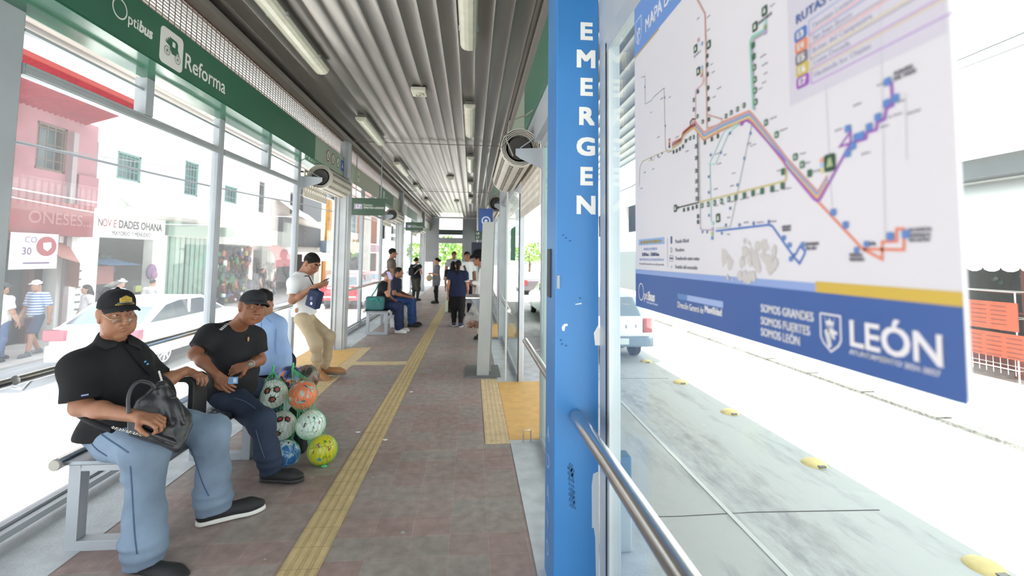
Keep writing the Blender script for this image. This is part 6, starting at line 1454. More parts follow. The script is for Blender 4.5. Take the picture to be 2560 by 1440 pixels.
def net(balls, top, lab):
    """soft sleeve of cords hugging the balls from a knot at the top to a knot at the floor"""
    cs = [b[0] for b in balls]; o = empty('ball_net', cs[-1]-UZ*BR, lab, 'net')
    A = top; Bt = cs[-1]-UZ*(BR*.97); rings = []; n = 20
    segs = [(A, .006)]+[(cs[0]+UZ*BR*1.03*.75, BR*.70)]
    for i, c in enumerate(cs):
        for t in (.45, 0, -.45): segs.append((c+UZ*BR*t*1.0, BR*1.03*math.sqrt(1-t*t)))
        if i < len(cs)-1: d = (c+cs[i+1])/2; segs.append((d, BR*.62))
    segs += [(cs[-1]-UZ*BR*.85, BR*.55), (cs[-1]-UZ*BR*1.0, .012)]
    mb = MB(); P = []
    for k, (c, r) in enumerate(segs): P.append([c+V3(math.cos(2*math.pi*(j+.5*(k % 2))/n), math.sin(2*math.pi*(j+.5*(k % 2))/n), 0)*r for j in range(n)])
    for k in range(len(P)-1):
        for j in range(n):
            a = P[k][j]
            for q in ((j, (j+1) % n) if k % 2 else (j, (j-1) % n)):
                b = P[k+1][q]; mid = (a+b)/2
                for c in cs:
                    d = mid-c; L_ = np.linalg.norm(d)
                    if L_ < BR*1.02: mid = c+d/L_*BR*1.02
                mb.tube([a, mid, b], .0008, 3, caps=False)
    mb.build('net_mesh', NET, o); 
    MB().tube([A+UZ*.0, A+V3(.006, 0, .02), A+V3(.002, 0, .045)], [.009, .007, .010], 7).build('top_knot', NET, o, smooth=True)
    e = cs[-1]-UZ*BR; MB().ell(e+V3(.03, -.05, .012), (.022, .014, .010)).build('bottom_knot', NET, o, smooth='all'); return o
net([b1, b2, b3], pY(681, 928, 3.58), 'green string net holding the left column of footballs')
net([b4, b5, b6], pY(731, 922, 3.62), 'green string net holding the right column of footballs')
S = SDF(); S.box((-1.335, 3.66, .14), (.10, .09, .15), None, .04).ell((-1.30, 3.64, .30), (.07, .07, .07)); S.noise = wrinkle(.008, 20, 3); bgk = S.auto(.01, 'rubbish_bag', [mat('black_bag', hexc('#151517'), .35, 0, 0)], None); tag(bgk, 'black plastic bag standing behind the football nets', 'bag')
# ---------------------------------------------------------------- the other passengers
LB = cloth('light_blue', '#93aed6'); WT = cloth('white', '#dcdcdc', .03); KH = cloth('khaki', '#b3a286', .08); NAVY = cloth('navy', '#232a45'); NAVD = cloth('dark_navy', '#20222e'); GRYS = cloth('grey_stripe', '#6a6a70', .1); BRN = cloth('brown', '#5d524b'); OLV = cloth('olive', '#3c3a34')
J = dict(head=pY(657, 758, 4.02), hf=(.45, .85, -.1), hu=UZ, neck=pY(660, 788, 4.06), pel=(-1.72, 4.12, .56), cf=(.35, .93, 0), shL=(-1.915, 4.13, .955), shR=pY(693, 815, 4.05), elL=(-1.93, 4.2, .74), wrL=(-1.80, 4.4, .66), elR=pY(706, 878, 4.08), wrR=pY(700, 905, 4.30), hipL=(-1.80, 4.14, .53), hipR=(-1.72, 4.12, .53), knL=(-1.84, 4.46, .50), knR=(-1.72, 4.46, .50), anL=(-1.83, 4.50, .08), anR=(-1.72, 4.50, .08), tfL=(.3, 1, 0), tfR=(.3, 1, 0))
person('person in a light blue blazer sitting with the back turned on the near bench', J, hs=.9, sleeve=1.05, sr=1.15, hem=.06, shirt=LB, trousers=NAVD, cw=.145, bw=.14, step=.011)
pb_ = [o for o in bpy.data.objects if o.name.startswith('person') and 'light blue blazer' in o.get('label', '')][0]; shb = [c for c in pb_.children if c.name.startswith('shirt')][0]
for pts in ([(640, 792), (655, 790), (668, 797), (678, 806)], [(690, 822), (688, 845), (687, 868), (689, 885)], [(652, 800), (656, 850), (660, 905)]):
    m_ = band(shb, lerp_pts(pts, 4), .006, .001, .002); m_.build('seam', flat('#7a94bd', .9), pb_) if m_.v else None
# leaning man in white
y = 5.70
J = dict(head=pY(777, 660, y), hf=(.80, -.30, -.50), hu=(.45, -.1, .85), neck=pY(752, 684, y), pel=pY(760, 785, y+.02), cf=(.93, -.35, 0), shR=pY(736, 705, y-.12), shL=pY(762, 700, y+.16), elR=pY(731, 752, y-.18), wrR=pY(787, 716, y-.22), hdR=(.75, .1, .18), elL=pY(775, 752, y+.16), wrL=pY(792, 716, y-.02), hdL=(.7, -.25, .25),
         hipR=pY(756, 795, y-.07), hipL=pY(766, 795, y+.10), knR=pY(790, 862, y-.10), knL=pY(823, 842, y+.06), anR=pY(793, 918, y-.03), anL=pY(812, 918, y+.08), tfR=(.85, -.30, -.55), tfL=(1, -.1, 0), fuR=nrm((.55, .0, .83)))
p3, h3 = person('young man in white t-shirt and khaki trousers leaning on a post with a phone', J, hs=1.02, sleeve=.66, sr=1.12, hem=.01, shirt=WT, trousers=KH, cw=.130, cd=.100, bw=.120, bd=.100, skin='brown', th=(.085, .066), sh=(.058, .050), shoe='#a5764c', sole='#6d6862', detail=True, step=.009, fine=.0045, foot=.28, curlR=.9, curlL=.9, pnR=(.1, .6, .6), pnL=(.1, -.5, .6), stack=True, mouth=0)
BAGN = cloth('navy_nylon', '#2e3650', .08)
s3 = empty('shoulder_bag', pY(785, 745, y-.22), 'navy crossbody bag worn by the leaning young man in white', 'bag')
c_ = pY(787, 747, y-.24); rz = nrm(V3(.86, -.42, -.28)); uz = nrm(np.cross(rz, V3(.42, .88, 0))); uz = uz if uz[2] > 0 else -uz; nn = np.cross(rz, uz); nn = nn if nn[1] < 0 else -nn
S = SDF(); S.box(c_, (.088, .042, .105), np.array([rz, nn, uz]), .022); S.box(c_+nn*.035-uz*.02, (.075, .018, .075), np.array([rz, nn, uz]), .015); S.auto(.007, 'bag_body', [BAGN], s3)
MB().tube([c_+uz*.10+rz*.05, pY(783, 712, y-.17), pY(772, 690, y-.13), pY(757, 690, y-.05)], .007, 6).build('strap', cloth('webbing', '#17171a'), s3)
MB().prism(rrect(.026, .03, .004), c_+nn*.056-uz*.045+rz*.02, rz, uz, nn*.002).build('bag_patch', WHITE, s3); MB().prism(circ(.022, 14), c_+nn*.056+uz*.01+rz*.0, rz, uz, nn*.002).build('bag_badge', flat('#4b5578'), s3)
ph = pY(809, 703, y-.20); MB().obox(ph, nrm(V3(.85, -.1, .5))*.065, nrm(V3(.1, 1, 0))*.034, nrm(V3(-.5, 0, .85))*.004).build('phone', flat('#26282c', .2), label='dark mobile phone held by the leaning young man', cat='phone', bevel=.003)
MB().prism(circ(.016, 10, ry=.03), pY(741, 776, y-.13), UX, UZ, -UY*.004).build('trouser_patch', flat('#b06a3a'), p3)
# couple on the far bench
J = sit(-1.78, 9.05, .45, 1.42, -.10, .08); J['elR'] = J['shR']+V3(.13, -.06, -.19); J['wrR'] = J['head']+V3(.05, -.10, -.07); J['hdR'] = V3(-.02, 0, 1.); J['shR'] = J['shR']+V3(0, -.02, 0)
p4, h4 = person('woman in black top with red headband talking on a phone, seated on the far bench', J, hs=.84, hair='bun', hairm=mat('hair_dusty', hexc('#5f5348'), .6, 0, .3, 60), shirt=BLK, trousers=cloth('denim_mid', '#2b3350'), skin='tan', shoe='#d6d4d0', sole='#e4e2de', sleeve=.6, step=.012, curlR=1., pnR=(0, 1, 0))
S = SDF(); S.cone(h4.c-h4.R[0]*.08+h4.R[2]*.03, h4.c+h4.R[2]*.112, .012, .016, .01); S.cone(h4.c+h4.R[2]*.112, h4.c+h4.R[0]*.08+h4.R[2]*.03, .016, .012, .01); S.auto(.006, 'headband', [cloth('maroon', '#6a1f26')], p4)
MB().obox(J['wrR']+V3(.0, -.02, .085), V3(.035, .0, -.0)+V3(0, 0, .0), UY*.005, V3(-.03, 0, .075)).build('phone', flat('#b9b2e0', .3), label='lilac phone held to the ear by the woman in black', cat='phone', bevel=.004)
hb4 = empty('tote_bag', (-1.86, 8.86, .45), 'teal handbag on the far bench beside the woman in black', 'bag')
S = SDF(); S.box((-1.83, 8.84, .585), (.17, .08, .13), None, .035); S.auto(.011, 'bag_body', [cloth('teal_leather', '#3d6b6b', .06, rough=.5)], hb4)
TEAL = cloth('teal_strap', '#2f9a8c'); MB().tube([(-1.70, 8.76, .66), (-1.74, 8.74, .60), (-1.80, 8.74, .68), (-1.92, 8.76, .66)], .012, 6).tube([(-1.90, 8.86, .68), J['pel']+V3(-.14, -.08, .18), J['neck']+V3(-.15, -.09, -.15), J['shR']+V3(-.05, -.02, .06)], .014, 6).build('strap', TEAL, hb4)
J = sit(-1.66, 9.85, .45, 1.50, -.12, .05); J['wrR'] = J['knR']+V3(-.05, .02, .10); J['wrL'] = J['knL']+V3(-.05, 0, .10)
p5, h5 = person('man in navy polo with grey chest band seated beside the woman on the phone', J, hs=.9, hair='short', shirt=cloth('navy_polo', '#272c40'), trousers=cloth('denim_blue', '#2f4675', .12), skin='brown', shoe='#1c1c1e', step=.012, collar=True, moustache=True)
sh5 = [c for c in p5.children if c.name.startswith('shirt')][0]
for q in range(1):
    pts = [(998+6*i, 708-1*i) for i in range(5)]; b_ = band(sh5, pts, .05, .004, .002); b_.build('chest_band', flat('#8d93a3', .9), p5) if b_.v else None
MB().box(-1.66, -1.48, 9.5, 9.62, .0, .22).build('white_carrier_bag', mat('white_plastic', hexc('#d9d9d8'), .4), label='white plastic bag on the floor between the seated couple', cat='bag', bevel=.04)
# standing figures: x, y, height, heading, colours
def simple(lab, x, y, h, ang, shirt, trs, skin='brown', hair='short', arms='down', z0=0., sleeve=.6, shoe='#1c1c1e', step=0., **k):
    J = stand(x, y, z0, h, ang, arms, step); s = h/1.68
    q = dict(hs=s, hair=hair, shirt=shirt, trousers=trs, skin=skin, sleeve=sleeve, shoe=shoe, step=max(.012, y*.0011), cw=.150*s, bw=.140*s, cd=.1*s, bd=.105*s, hem=.04, th=(.090*s, .068*s), sh=(.060*s, .052*s), stack=False); q.update(k)
    return person(lab, J, **q)
simple('dark-haired man in a brown shirt standing at the second left door', -2.02, 11.6, 1.68, .3, BRN, NAVD, step=.03)
p6, h6 = simple('woman in black sleeveless top wearing a small backpack, seen from behind', -1.86, 15.3, 1.44, 1.1, BLK, OLV, 'tan', 'bun', sleeve=.25, arms='hold', bw=.15, th=(.1, .075))
o = empty('backpack', (-1.90, 15.12, .95), 'small black backpack on the back of the woman in the sleeveless top', 'backpack'); S = SDF(); c_ = h6.T(.5)-h6.cf*.17-h6.lat*.05; S.box(c_, (.11, .06, .14), h6.RT, .04); S.auto(.014, 'pack_body', [BLK], o)
MB().tube([c_+UZ*.13+h6.lat*.05, h6.J['neck']-h6.cf*.10+h6.lat*.1, h6.J['shR']+UZ*.07+h6.cf*.03], .016, 5).tube([c_-UZ*.10+h6.lat*.1, c_+h6.lat*.22+UZ*.02, h6.J['shR']-UZ*.05+h6.cf*.08], .013, 5).build('strap', flat('#8f8f92'), o)
p7, h7 = simple('woman in grey striped blouse holding a beige bag, head bowed', -1.10, 14.5, 1.44, 3.3, GRYS, BLK, 'tan', 'bun', arms='hold', hem=.2, bw=.155, sleeve=.9)
S = SDF(); S.ell((-1.33, 14.36, .80), (.10, .07, .11)); S.auto(.014, 'beige_bag', [cloth('beige', '#b7a68a')], None); tag(bpy.data.objects['beige_bag'], 'beige shoulder bag carried in front of the woman in grey', 'bag')
J = stand(-.29, 9.75, 0, 1.41, math.pi/2-.05, 'down', .05)
p8, h8 = person('woman in navy t-shirt and black leggings with a ponytail, walking away', J, hs=.84, hair='pony', shirt=NAVY, trousers=BLK, skin='tan', sleeve=.55, sr=1.2, shoe='#2a3a58', sole='#d9d9d9', step=.012, cw=.16, bw=.155, hem=.10, th=(.105, .072), sh=(.06, .045), stack=False)
MB().box(-.545, -.50, 9.66, 9.70, .32, .56).build('folder', flat('#a8c0c4'), label='striped folder held in the left hand of the walking woman in navy', cat='folder')
mb = MB().box(-.50, -.487, 9.66, 9.70, .34, .58); tag(mb.build('folder_edge', flat('#c9b25a'), bpy.data.objects['folder']), None)
simple('dark-haired woman in black standing ahead of the walking woman in navy', -.50, 12.2, 1.36, math.pi/2, BLK2, BLK, 'tan', 'long')
p9, h9 = simple('man in brown cap and grey shirt facing the camera at the back of the crowd', -.62, 15.6, 1.66, -1.4, cloth('grey_tee', '#a9adb0'), NAVD, hair='short')
cap(p9, h9, cloth('cap_brown', '#5d4234'), cloth('cap_brown', '#5d4234'), step=.012)
p10, h10 = simple('man in white t-shirt with a dark crossbody strap, facing the camera', -.13, 11.6, 1.62, -1.2, WT, NAVD, 'brown', 'short', detail=True, fine=.008)
sh10 = [c for c in p10.children if c.name.startswith('shirt')][0]; b_ = band(sh10, [(1160, 664), (1164, 675), (1161, 687), (1155, 697)], .05, .006, .006)
b_.build('strap', flat('#2c3036'), p10) if b_.v else None
J = stand(.27, 8.32, 0, 1.56, 2.9, 'hold')
for k_ in ('head', 'neck'): J[k_] = J[k_]+V3(-.13 if k_ == 'head' else -.05, -.02, -.01)
J['elL'] = J['elL']+V3(.05, .1, 0)
p11, h11 = person('man in black cowboy hat and white shirt standing behind the grey totem', J, hs=.92, shirt=WT, trousers=NAVD, skin='brown', sleeve=1.9, detail=True, fine=.006, step=.012, cw=.15, bw=.14, hem=.06, th=(.085, .065), sh=(.058, .05), stack=False)
S = SDF(); R_ = frame(nrm(h11.R[1]+V3(0, 0, -.35))); C_ = h11.c+UZ*.085; S.ell(C_, (.165, .185, .016), R_, .02); S.ell(C_+R_[2]*.05, (.085, .10, .075), R_, .025); S.ell(C_+R_[2]*.135, (.03, .07, .02), R_, .02, 0, -1)
for s in (-1, 1): S.ell(C_+R_[0]*s*.15+R_[2]*.025, (.03, .13, .018), R_, .04)
S.auto(.007, 'cowboy_hat', [cloth('hat_black', '#141416')], p11)
MB().obox(h11.J['wrL']+h11.cf*.12+UZ*.03, UX*.05, UY*.06, UZ*.004).build('paper_sheet', WHITE, label='white paper held by the man in the cowboy hat', cat='paper')
# clear bag with brown goods hung under the counter
CLR = glass_mat('clear_plastic', (.96, .95, .93), .22, .1)
o = empty('plastic_bag', (.03, 6.03, .5), 'clear plastic bag of brown goods hanging below the steel counter', 'bag')
S = SDF(); S.ell((.03, 6.03, .64), (.115, .10, .115), None, .05).cone((.03, 6.03, .74), (.04, 6.03, .895), .065, .012, .06); S.noise = wrinkle(.008, 20, 7); S.auto(.009, 'bag_skin', [CLR], o)
mb = MB(); rnd = random.Random(3)
for i in range(70): a = rnd.uniform(0, 6.28); q = .085*math.sqrt(rnd.random()); mb.ell((.03+q*math.cos(a), 6.03+q*.85*math.sin(a), .565+rnd.uniform(0, .075)), (.018, .016, .014), 7, 5)
tag(mb.build('bag_goods', mat('brown_snacks', hexc('#a4714e'), .6, 0, .25, 12), o, smooth='all'), kind='stuff')
# people across the left street
zs = G+.04
J = stand(-9.5, 10.8, zs, 1.62, -math.pi/2-.15, 'down', .11)
p12, h12 = person('man in blue and white striped polo and white cap walking on the left sidewalk', J, hs=.95, hair='short', shirt=None, trousers=None, skin='tan', shoe='#5a626a', step=.013)
S = SDF(); sc_ = 1.
J12 = h12.J; T = h12.T
def stripes(name, c1, c2, sc=22.):
    m = mat(name, hexc(c1), .85); N, L = m.node_tree.nodes, m.node_tree.links; tc = N.new('ShaderNodeTexCoord'); wv = N.new('ShaderNodeTexWave'); wv.bands_direction = 'Z'; wv.inputs['Scale'].default_value = sc/6.28*1.6; wv.inputs['Distortion'].default_value = .4
    L.new(tc.outputs['Object'], wv.inputs[0]); r = N.new('ShaderNodeValToRGB'); r.color_ramp.interpolation = 'CONSTANT'; r.color_ramp.elements[0].color = (*hexc(c1), 1); r.color_ramp.elements[1].position = .5; r.color_ramp.elements[1].color = (*hexc(c2), 1); L.new(wv.outputs[0], r.inputs[0]); L.new(r.outputs[0], N['Principled BSDF'].inputs['Base Color']); return m
bpy.data.objects.remove(p12) if 0 else None
def dress(o, h, shirt=None, trs=None, sleeve=.8, hem=.1, short=False, sc=1., bw=.15, cw=.15):
    J = h.J; S = SDF(); L_ = np.linalg.norm(J['neck']-J['pel'])
    if shirt is not None:
        S.ell(h.T(.65, .01), (cw+.01, .11, .30*L_+.03), h.RT, .05); S.ell(h.T(.2, .02), (bw+.015, .125, .30*L_+.03), h.RT, .05)
        for s in 'LR': a, b = J['sh'+s], J['el'+s]; S.cone(J['neck']-UZ*.04, a, .06, .06, .05); S.ccone(a, a+(b-a)*sleeve, .068, .07, None, .04)
        S.cut(h.T(-hem/L_), -h.ax); S.auto(.014, 'shirt', [shirt], o)
    S = SDF(); S.ell(h.T(.0), (bw, .115, .13), h.RT, .05)
    for s in 'LR':
        k_, a = J['kn'+s], J['an'+s]
        if short: S.ccone(J['hip'+s], J['hip'+s]*.1+k_*.9, .095, .098, None, .04)
        else: S.cone(J['hip'+s], k_, .09, .072, .04); S.ccone(k_, a, .072, .06, None, .03)
    S.auto(.014, 'trousers', [trs], o)
dress(p12, h12, stripes('polo_stripes', '#5b7fb4', '#dfe5ee'), cloth('short_navy', '#3c4a66'), short=True, hem=.12)
cap(p12, h12, WT, WT, step=.012)
mb = FL()
J = stand(-9.6, 10.15, zs, 1.60, math.pi/2, 'down', .10)
p13, h13 = person('man in white t-shirt and dark cap at the far left edge of the photo', J, hs=.95, shirt=WT, trousers=cloth('denim_faded', '#64789a'), skin='tan', shoe='#3a4450', step=.013, stack=False); cap(p13, h13, cloth('cap_dusk', '#4a5058'), cloth('cap_dusk', '#4a5058'), step=.012)
c_ = pX(213, 790, -9.3); p14, h14 = simple('woman with long dark hair and white blouse on the left sidewalk', -9.3, c_[1], 1.46, -2.2, WT, NAVD, 'tan', 'long', z0=zs, hem=.03, step=.09)
c_ = pX(296, 760, -9.2); p15, h15 = simple('person in white cap partly hidden behind the seated man', -9.2, c_[1], 1.56, 1.2, WT, NAVD, 'tan', 'short', z0=zs); cap(p15, h15, WT, WT, step=.012)
c_ = pX(378, 760, -9.4); simple('dark-haired person in white shirt walking past the novelty shop', -9.4, c_[1], 1.48, 1.6, WT, NAVD, 'tan', 'short', z0=zs, step=.08)
for i, (px, lab, c) in enumerate(((655, 'person in a dark top at the red dome awning', BLK), (897, 'person standing under the far white awning by the lamp post', cloth('slate', '#5d6672')), (912, 'person in black standing under the far white awning', BLK))):
    xx = -9.9; c_ = pX(px, 690, xx); simple(lab, xx, c_[1], 1.6, .3+i, c, NAVD, 'tan', 'short', z0=zs)
c_ = pX(868, 690, -9.6); simple('person in pink-white top near the yellow shopfront', -9.6, c_[1], 1.6, .8, cloth('rose', '#d8a8a4'), NAVD, 'tan', 'short', z0=zs)
# ---------------------------------------------------------------- route map board on the window
XB = .58
def mflat(h, rough=.6): return mat('print_'+h.lstrip('#'), tuple(x*.78 for x in hexc(h)), rough)
MWH = mflat('#e6e4e2', .5); _ecnt = [0]
mbd = empty('map_board', (XB, 1.02, 1.332), 'large white route map board with a blue footer fixed to the right window', 'map')
BY0, BY1, BZ0, BZ1 = .484, 1.552, 1.332, 2.415
MB().prism([(u, v) for u, v in rrect(BY1-BY0, BZ1-BZ0, .012)], (XB+.006, (BY0+BY1)/2, (BZ0+BZ1)/2), -UY, UZ, -UX*.006).build('board_panel', mat('map_white', tuple(x*.78 for x in hexc('#dedbe1')), .35, 0, .02, 3), mbd)
def pb(px, py): p = pX(px, py, XB); return (-p[1], p[2])
z1 = lambda x, y: pb(1560+x/2.4, y/2.4)
z2 = lambda x, y: pb(1560+x/2.769, 500+y/2.769)
def bo(e): return V3(XB-e, 0, 0)
def rect_(mb, u0, u1, v0, v1, e): mb.quad(*[bo(e)-u*UY*1.0+v*UZ for u, v in ((u0, v0), (u1, v0), (u1, v1), (u0, v1))])
def area(name, col, rects, par, e=.0006):
    mb = FL(); [rect_(mb, *r_, e) for r_ in rects]; return mb.build(name, mflat(col, .4), par)
uL, uR = -BY1, -BY0
foot = area('footer_band', '#3d5f9f', [(uL+.0005, uR-.0005, BZ0+.0005, 1.447)], mbd)
uy = pb(2040, 727)[0]
area('footer_stripe', '#8fa5d8', [(uL+.0005, uy, 1.447, 1.462)], mbd); area('footer_stripe', '#d0b04a', [(uy, uR-.0005, 1.447, 1.465)], mbd)
zh = pb(1590, 140)[1]
head_ = area('header_band', '#6f95d4', [(uL+.0005, uR-.0005, zh, BZ1-.001)], mbd); area('header_gold', '#c9a24a', [(uL+.0005, pb(1647, 67)[0], zh-.006, zh)], mbd)
lg0 = z1(997, 640); area('legend_panel', '#cfcbd8', [(lg0[0], uR-.004, lg0[1], zh-.002)], mbd, .0004)
def btext(items, name, col, par, e=.0010):
    """items: (text, left pixel, baseline pixel, right pixel or None, capital height in pixels at the left end, weight)"""
    mb = FL()
    for t, px, py, px2, cap_, b in items:
        u, v = pb(px, py); h = pb(px, py-cap_)[1]-v; put_text(mb, t, h/.69, bo(e)-u*UY+v*UZ, -UY, UZ, b, width=(pb(px2, py)[0]-u) if px2 else None)
    return mb.build(name, mflat(col, .4), par)
def logo(px, py, px2, par, m):
    u, v = pb(px, py); w_ = pb(px2, py)[0]-u; mb = FL(); s = w_/3.1; o = V3(XB-.001, -u, v); _opt_at(mb, o, s, -UY); return mb.build('operator_lettering', m, par)
def _opt_at(mb, o, s, ax):
    R, t, n = .5*s, .07*s, 30; v = []
    for i in range(n):
        a = 2*math.pi*i/n; ca, sa = math.cos(a), math.sin(a); v += [o+(.46*s+R*ca*.92)*ax+(.42*s+R*1.15*sa)*UZ, o+(.46*s+(R-t)*ca*.92)*ax+(.42*s+(R*1.15-t)*sa)*UZ]
    mb.add(v, [(2*i, 2*((i+1) % n), 2*((i+1) % n)+1, 2*i+1) for i in range(n)])
    put_text(mb, 'pti', .78*s, o+ax*.97*s, ax, UZ, .004, sx=.9); put_text(mb, 'bus', .78*s, o+ax*1.7*s, ax, UZ, .03, sx=.88, shear=.12)
logo(1597, 744, 1645, foot, MWH)
btext([('Sistema Integrado de Transporte', 1617, 757, 1645, 5, 0)], 'footer_small_print', '#c5cfe4', foot)
btext([('Dirección General de', 1695, 768, 1759, 15, .002), ('Movilidad', 1763, 780, 1805, 16, .03)], 'footer_lettering', '#e6e4e6', foot)
u0, u1, u2 = pb(1695, 740)[0], pb(1719, 745)[0], pb(1809, 755)[0]; vv = pb(1719, 746)[1]
area('footer_bar', '#5f86bd', [(u0, u1, vv-.006, vv+.009)], foot, .0012); area('footer_bar', '#9fb3e0', [(u1, u2, vv-.006, vv+.009)], foot, .0012)
btext([('SOMOS GRANDES', 1904, 779, 2034, 19, .010), ('SOMOS FUERTES', 1904, 810, 2025, 19, .010), ('SOMOS LEÓN', 1904, 838, 2000, 19, .010)], 'slogan_lettering', '#e2e0e4', foot)
btext([('LEÓN', 2124, 862, 2348, 62, .018)], 'city_lettering', '#e8e4e8', foot)
btext([('AYUNTAMIENTO 2024-2027', 2126, 884, 2351, 12, .006)], 'city_subtitle', '#d5d5df', foot)
def crest(pxl, pyt, pxr, pyb, par, col, simple_=False):
    A = pb(pxl, pyt); w_ = pb(pxr, pyt)[0]-A[0]; v1 = A[1]; v0 = pb(pxl, pyb)[1]; h = v1-v0; q = lambda a, b: (A[0]+w_*a, v0+h*b)
    o = bo(.0012); mb = FL(); out = [q(0, .97), q(0, .35), q(.12, .2), q(.5, 0), q(.88, .2), q(1, .35), q(1, .97), q(0, .97)]
    mb.ribbon(out, w_*.075, o, -UY, UZ); sh = mb.build('crest_shield', mflat(col, .4), par)
    mb = FL()
    def P(pts): mb.quad(*[o-q(*p)[0]*UY+q(*p)[1]*UZ for p in pts])
    if not simple_:
        P([(.28, .70), (.24, .84), (.36, .77), (.47, .88), (.58, .77), (.70, .83), (.66, .70)]); P([(.28, .65), (.28, .68), (.66, .68), (.66, .65)])
        for a in (.24, .47, .70): P([(a-.025, .87), (a, .90), (a+.025, .87), (a, .845)])
    # a crowned animal head in profile, mane in locks
    P([(.30, .60), (.62, .62), (.72, .55), (.80, .57), (.84, .50), (.78, .46), (.70, .47), (.66, .42), (.74, .40), (.70, .33), (.58, .36), (.52, .46), (.40, .50)])
    for i in range(6):
        y_ = .60-.075*i; P([(.34+.02*i, y_), (.18+.03*i, y_-.10), (.24+.03*i, y_-.14), (.42+.025*i, y_-.08), (.5+.01*i, y_-.04)])
    mb.build('crest_animal', mflat(col, .4), sh)
crest(2052, 780, 2102, 872, foot, '#e2e0e4'); crest(1590, 55, 1604, 120, head_, '#d5dcec', True)
btext([('MAPA DE', 1614, 82, 1683, 32, .008)], 'header_lettering', '#e2e4ec', head_)
# route lines
def route(name, col, pts, wd=.0045, off=(0, 0), e=.0009, z=z1):
    _ecnt[0] += 1; mb = FL(); mb.ribbon([(z(x+off[0], y+off[1])) for x, y in pts], wd, bo(e-.0004+.00003*_ecnt[0]), -UY, UZ); return mb.build('route_line', mflat(col, .4), mbd)
TR = [(1222, 1050), (1163, 1148), (985, 955), (780, 690), (752, 662), (600, 725), (480, 790), (436, 735), (422, 712), (402, 722)]
for i, c in enumerate(('#d99078', '#a9a4b8', '#7f9ad0', '#d5c47e', '#cf8a78')): route('', c, [(x+(6*i if 0 < k < 3 else 5*i), y) for k, (x, y) in enumerate(TR)] if 0 else TR, .0042, (0, 12*i+3), .0008+.0001*i)
route('', '#9a5fb8', [(1607, 490), (1617, 632), (1577, 652), (1568, 715), (1522, 735), (1518, 778), (1462, 795), (1455, 832), (1362, 860), (1180, 1195), (1163, 1207), (1140, 1192), (968, 985), (964, 962), (768, 742), (740, 722), (700, 742)], .0046, e=.0014)
route('', '#9a5fb8', [(1362, 860), (1363, 790), (1297, 880), (1362, 860)], .0042, e=.0014)
route('', '#e08a72', [(1335, 2), (1655, 340), (1790, 410), (1790, 290), (1890, 286), (1890, 200), (1940, 200), (1940, 345), (1658, 340)], .0046, z=z2)
route('', '#4f76bd', [(637, 215), (1003, 172), (1028, 180), (1168, 380), (1190, 376), (1220, 320), (1256, 352), (1250, 378), (1217, 440), (1172, 386)], .0046, z=z2)
route('', '#c2a19a', [(440, 0), (485, 82), (491, 280), (498, 770), (585, 742), (590, 715), (503, 688)], .0040); route('', '#d59a9a', [(448, 0), (491, 82), (497, 280), (503, 765)], .0020, e=.001)
route('', '#cf95a4', [(482, 460), (470, 508), (432, 540), (430, 715)], .0034); route('', '#d5c47e', [(490, 470), (480, 500), (484, 510)], .003)
route('', '#86c9bd', [(852, 172), (768, 222), (757, 250), (775, 655)], .0046); route('', '#9cb490', [(852, 184), (776, 232), (766, 255), (782, 660)], .0036); route('', '#b49cc8', [(852, 196), (784, 238), (774, 262), (788, 662)], .0030)
route('', '#7d7d84', [(105, 465), (128, 455), (128, 625), (168, 602), (176, 585), (242, 527), (250, 890), (265, 915), (292, 905)], .0018)
route('', '#bdb27a', [(290, 905), (262, 902), (182, 935), (112, 968), (97, 1000), (92, 1118)], .0024); route('', '#bdb27a', [(182, 935), (180, 962), (150, 965)], .002)
for i, c in enumerate(('#d06a5a', '#2f2c2e', '#c77a6a', '#c9b870')): route('', c, [(432, 738+9*i), (402, 752+9*i), (356, 792+9*i), (345, 828+9*i), (290, 858+12*i)], .0036, e=.001+.0001*i)
route('', '#34323a', [(432, 715), (412, 712), (398, 732), (400, 756)], .003)
route('', '#4a484e', [(443, 800), (449, 1215), (325, 1246)], .0042); route('', '#b9b0a0', [(452, 800), (458, 1215)], .0026); route('', '#a79ab0', [(459, 1215), (461, 1372), (475, 1380), (532, 1380)], .0026)
route('', '#9fd5cd', [(690, 742), (604, 786), (512, 988), (550, 984), (632, 796), (690, 746)], .0028); route('', '#9fc8cc', [(518, 992), (526, 1330)], .0028)
route('', '#b3b9ac', [(768, 752), (640, 1362), (556, 1370)], .0024); route('', '#c9bb84', [(976, 1000), (974, 1080), (962, 1088), (452, 1214)], .0040)
# street hairlines
mb = FL()
for p in ([(1540, 0), (1570, 1440)], [(1690, 560), (1700, 960)], [(1212, 500), (1250, 1240)]): mb.ribbon([z1(*q) for q in p], .0012, bo(.0005), -UY, UZ)
mb.build('street_line', mflat('#c3bfca', .5), mbd)
# station icons
def icons(name, col, pts, s, z=z1, asp=1.25, inner=None):
    for k, (x, y) in enumerate(pts):
        u, v = z(x, y); _ecnt[0] += 1; mb = FL(); mb.prism([(a, b) for a, b in rrect(s, s*asp, s*.2, 2)], bo(.0017+.00004*(_ecnt[0] % 16))-u*UY+v*UZ, -UY, UZ, -UX*.0004); i_ = mb.build(name, mflat(col, .4), mbd)
        if inner: mb = FL(); mb.quad(*[bo(.0024)-(u+a*s)*UY+(v+b*s)*UZ for a, b in ((-.28, -.3), (.3, -.3), (.12, .36), (-.1, .3))]); mb.build('station_symbol', mflat(inner, .4), i_)
icons('station_icon', '#31523f', [(847, 65), (790, 160)], .016, inner='#cfd5cf'); icons('station_icon', '#31523f', [(432, 292), (512, 268), (449, 427), (568, 1308), (311, 1250)], .017, inner='#cfd5cf'); icons('station_icon', '#31523f', [(1240, 976)], .023, inner='#a9b88a')
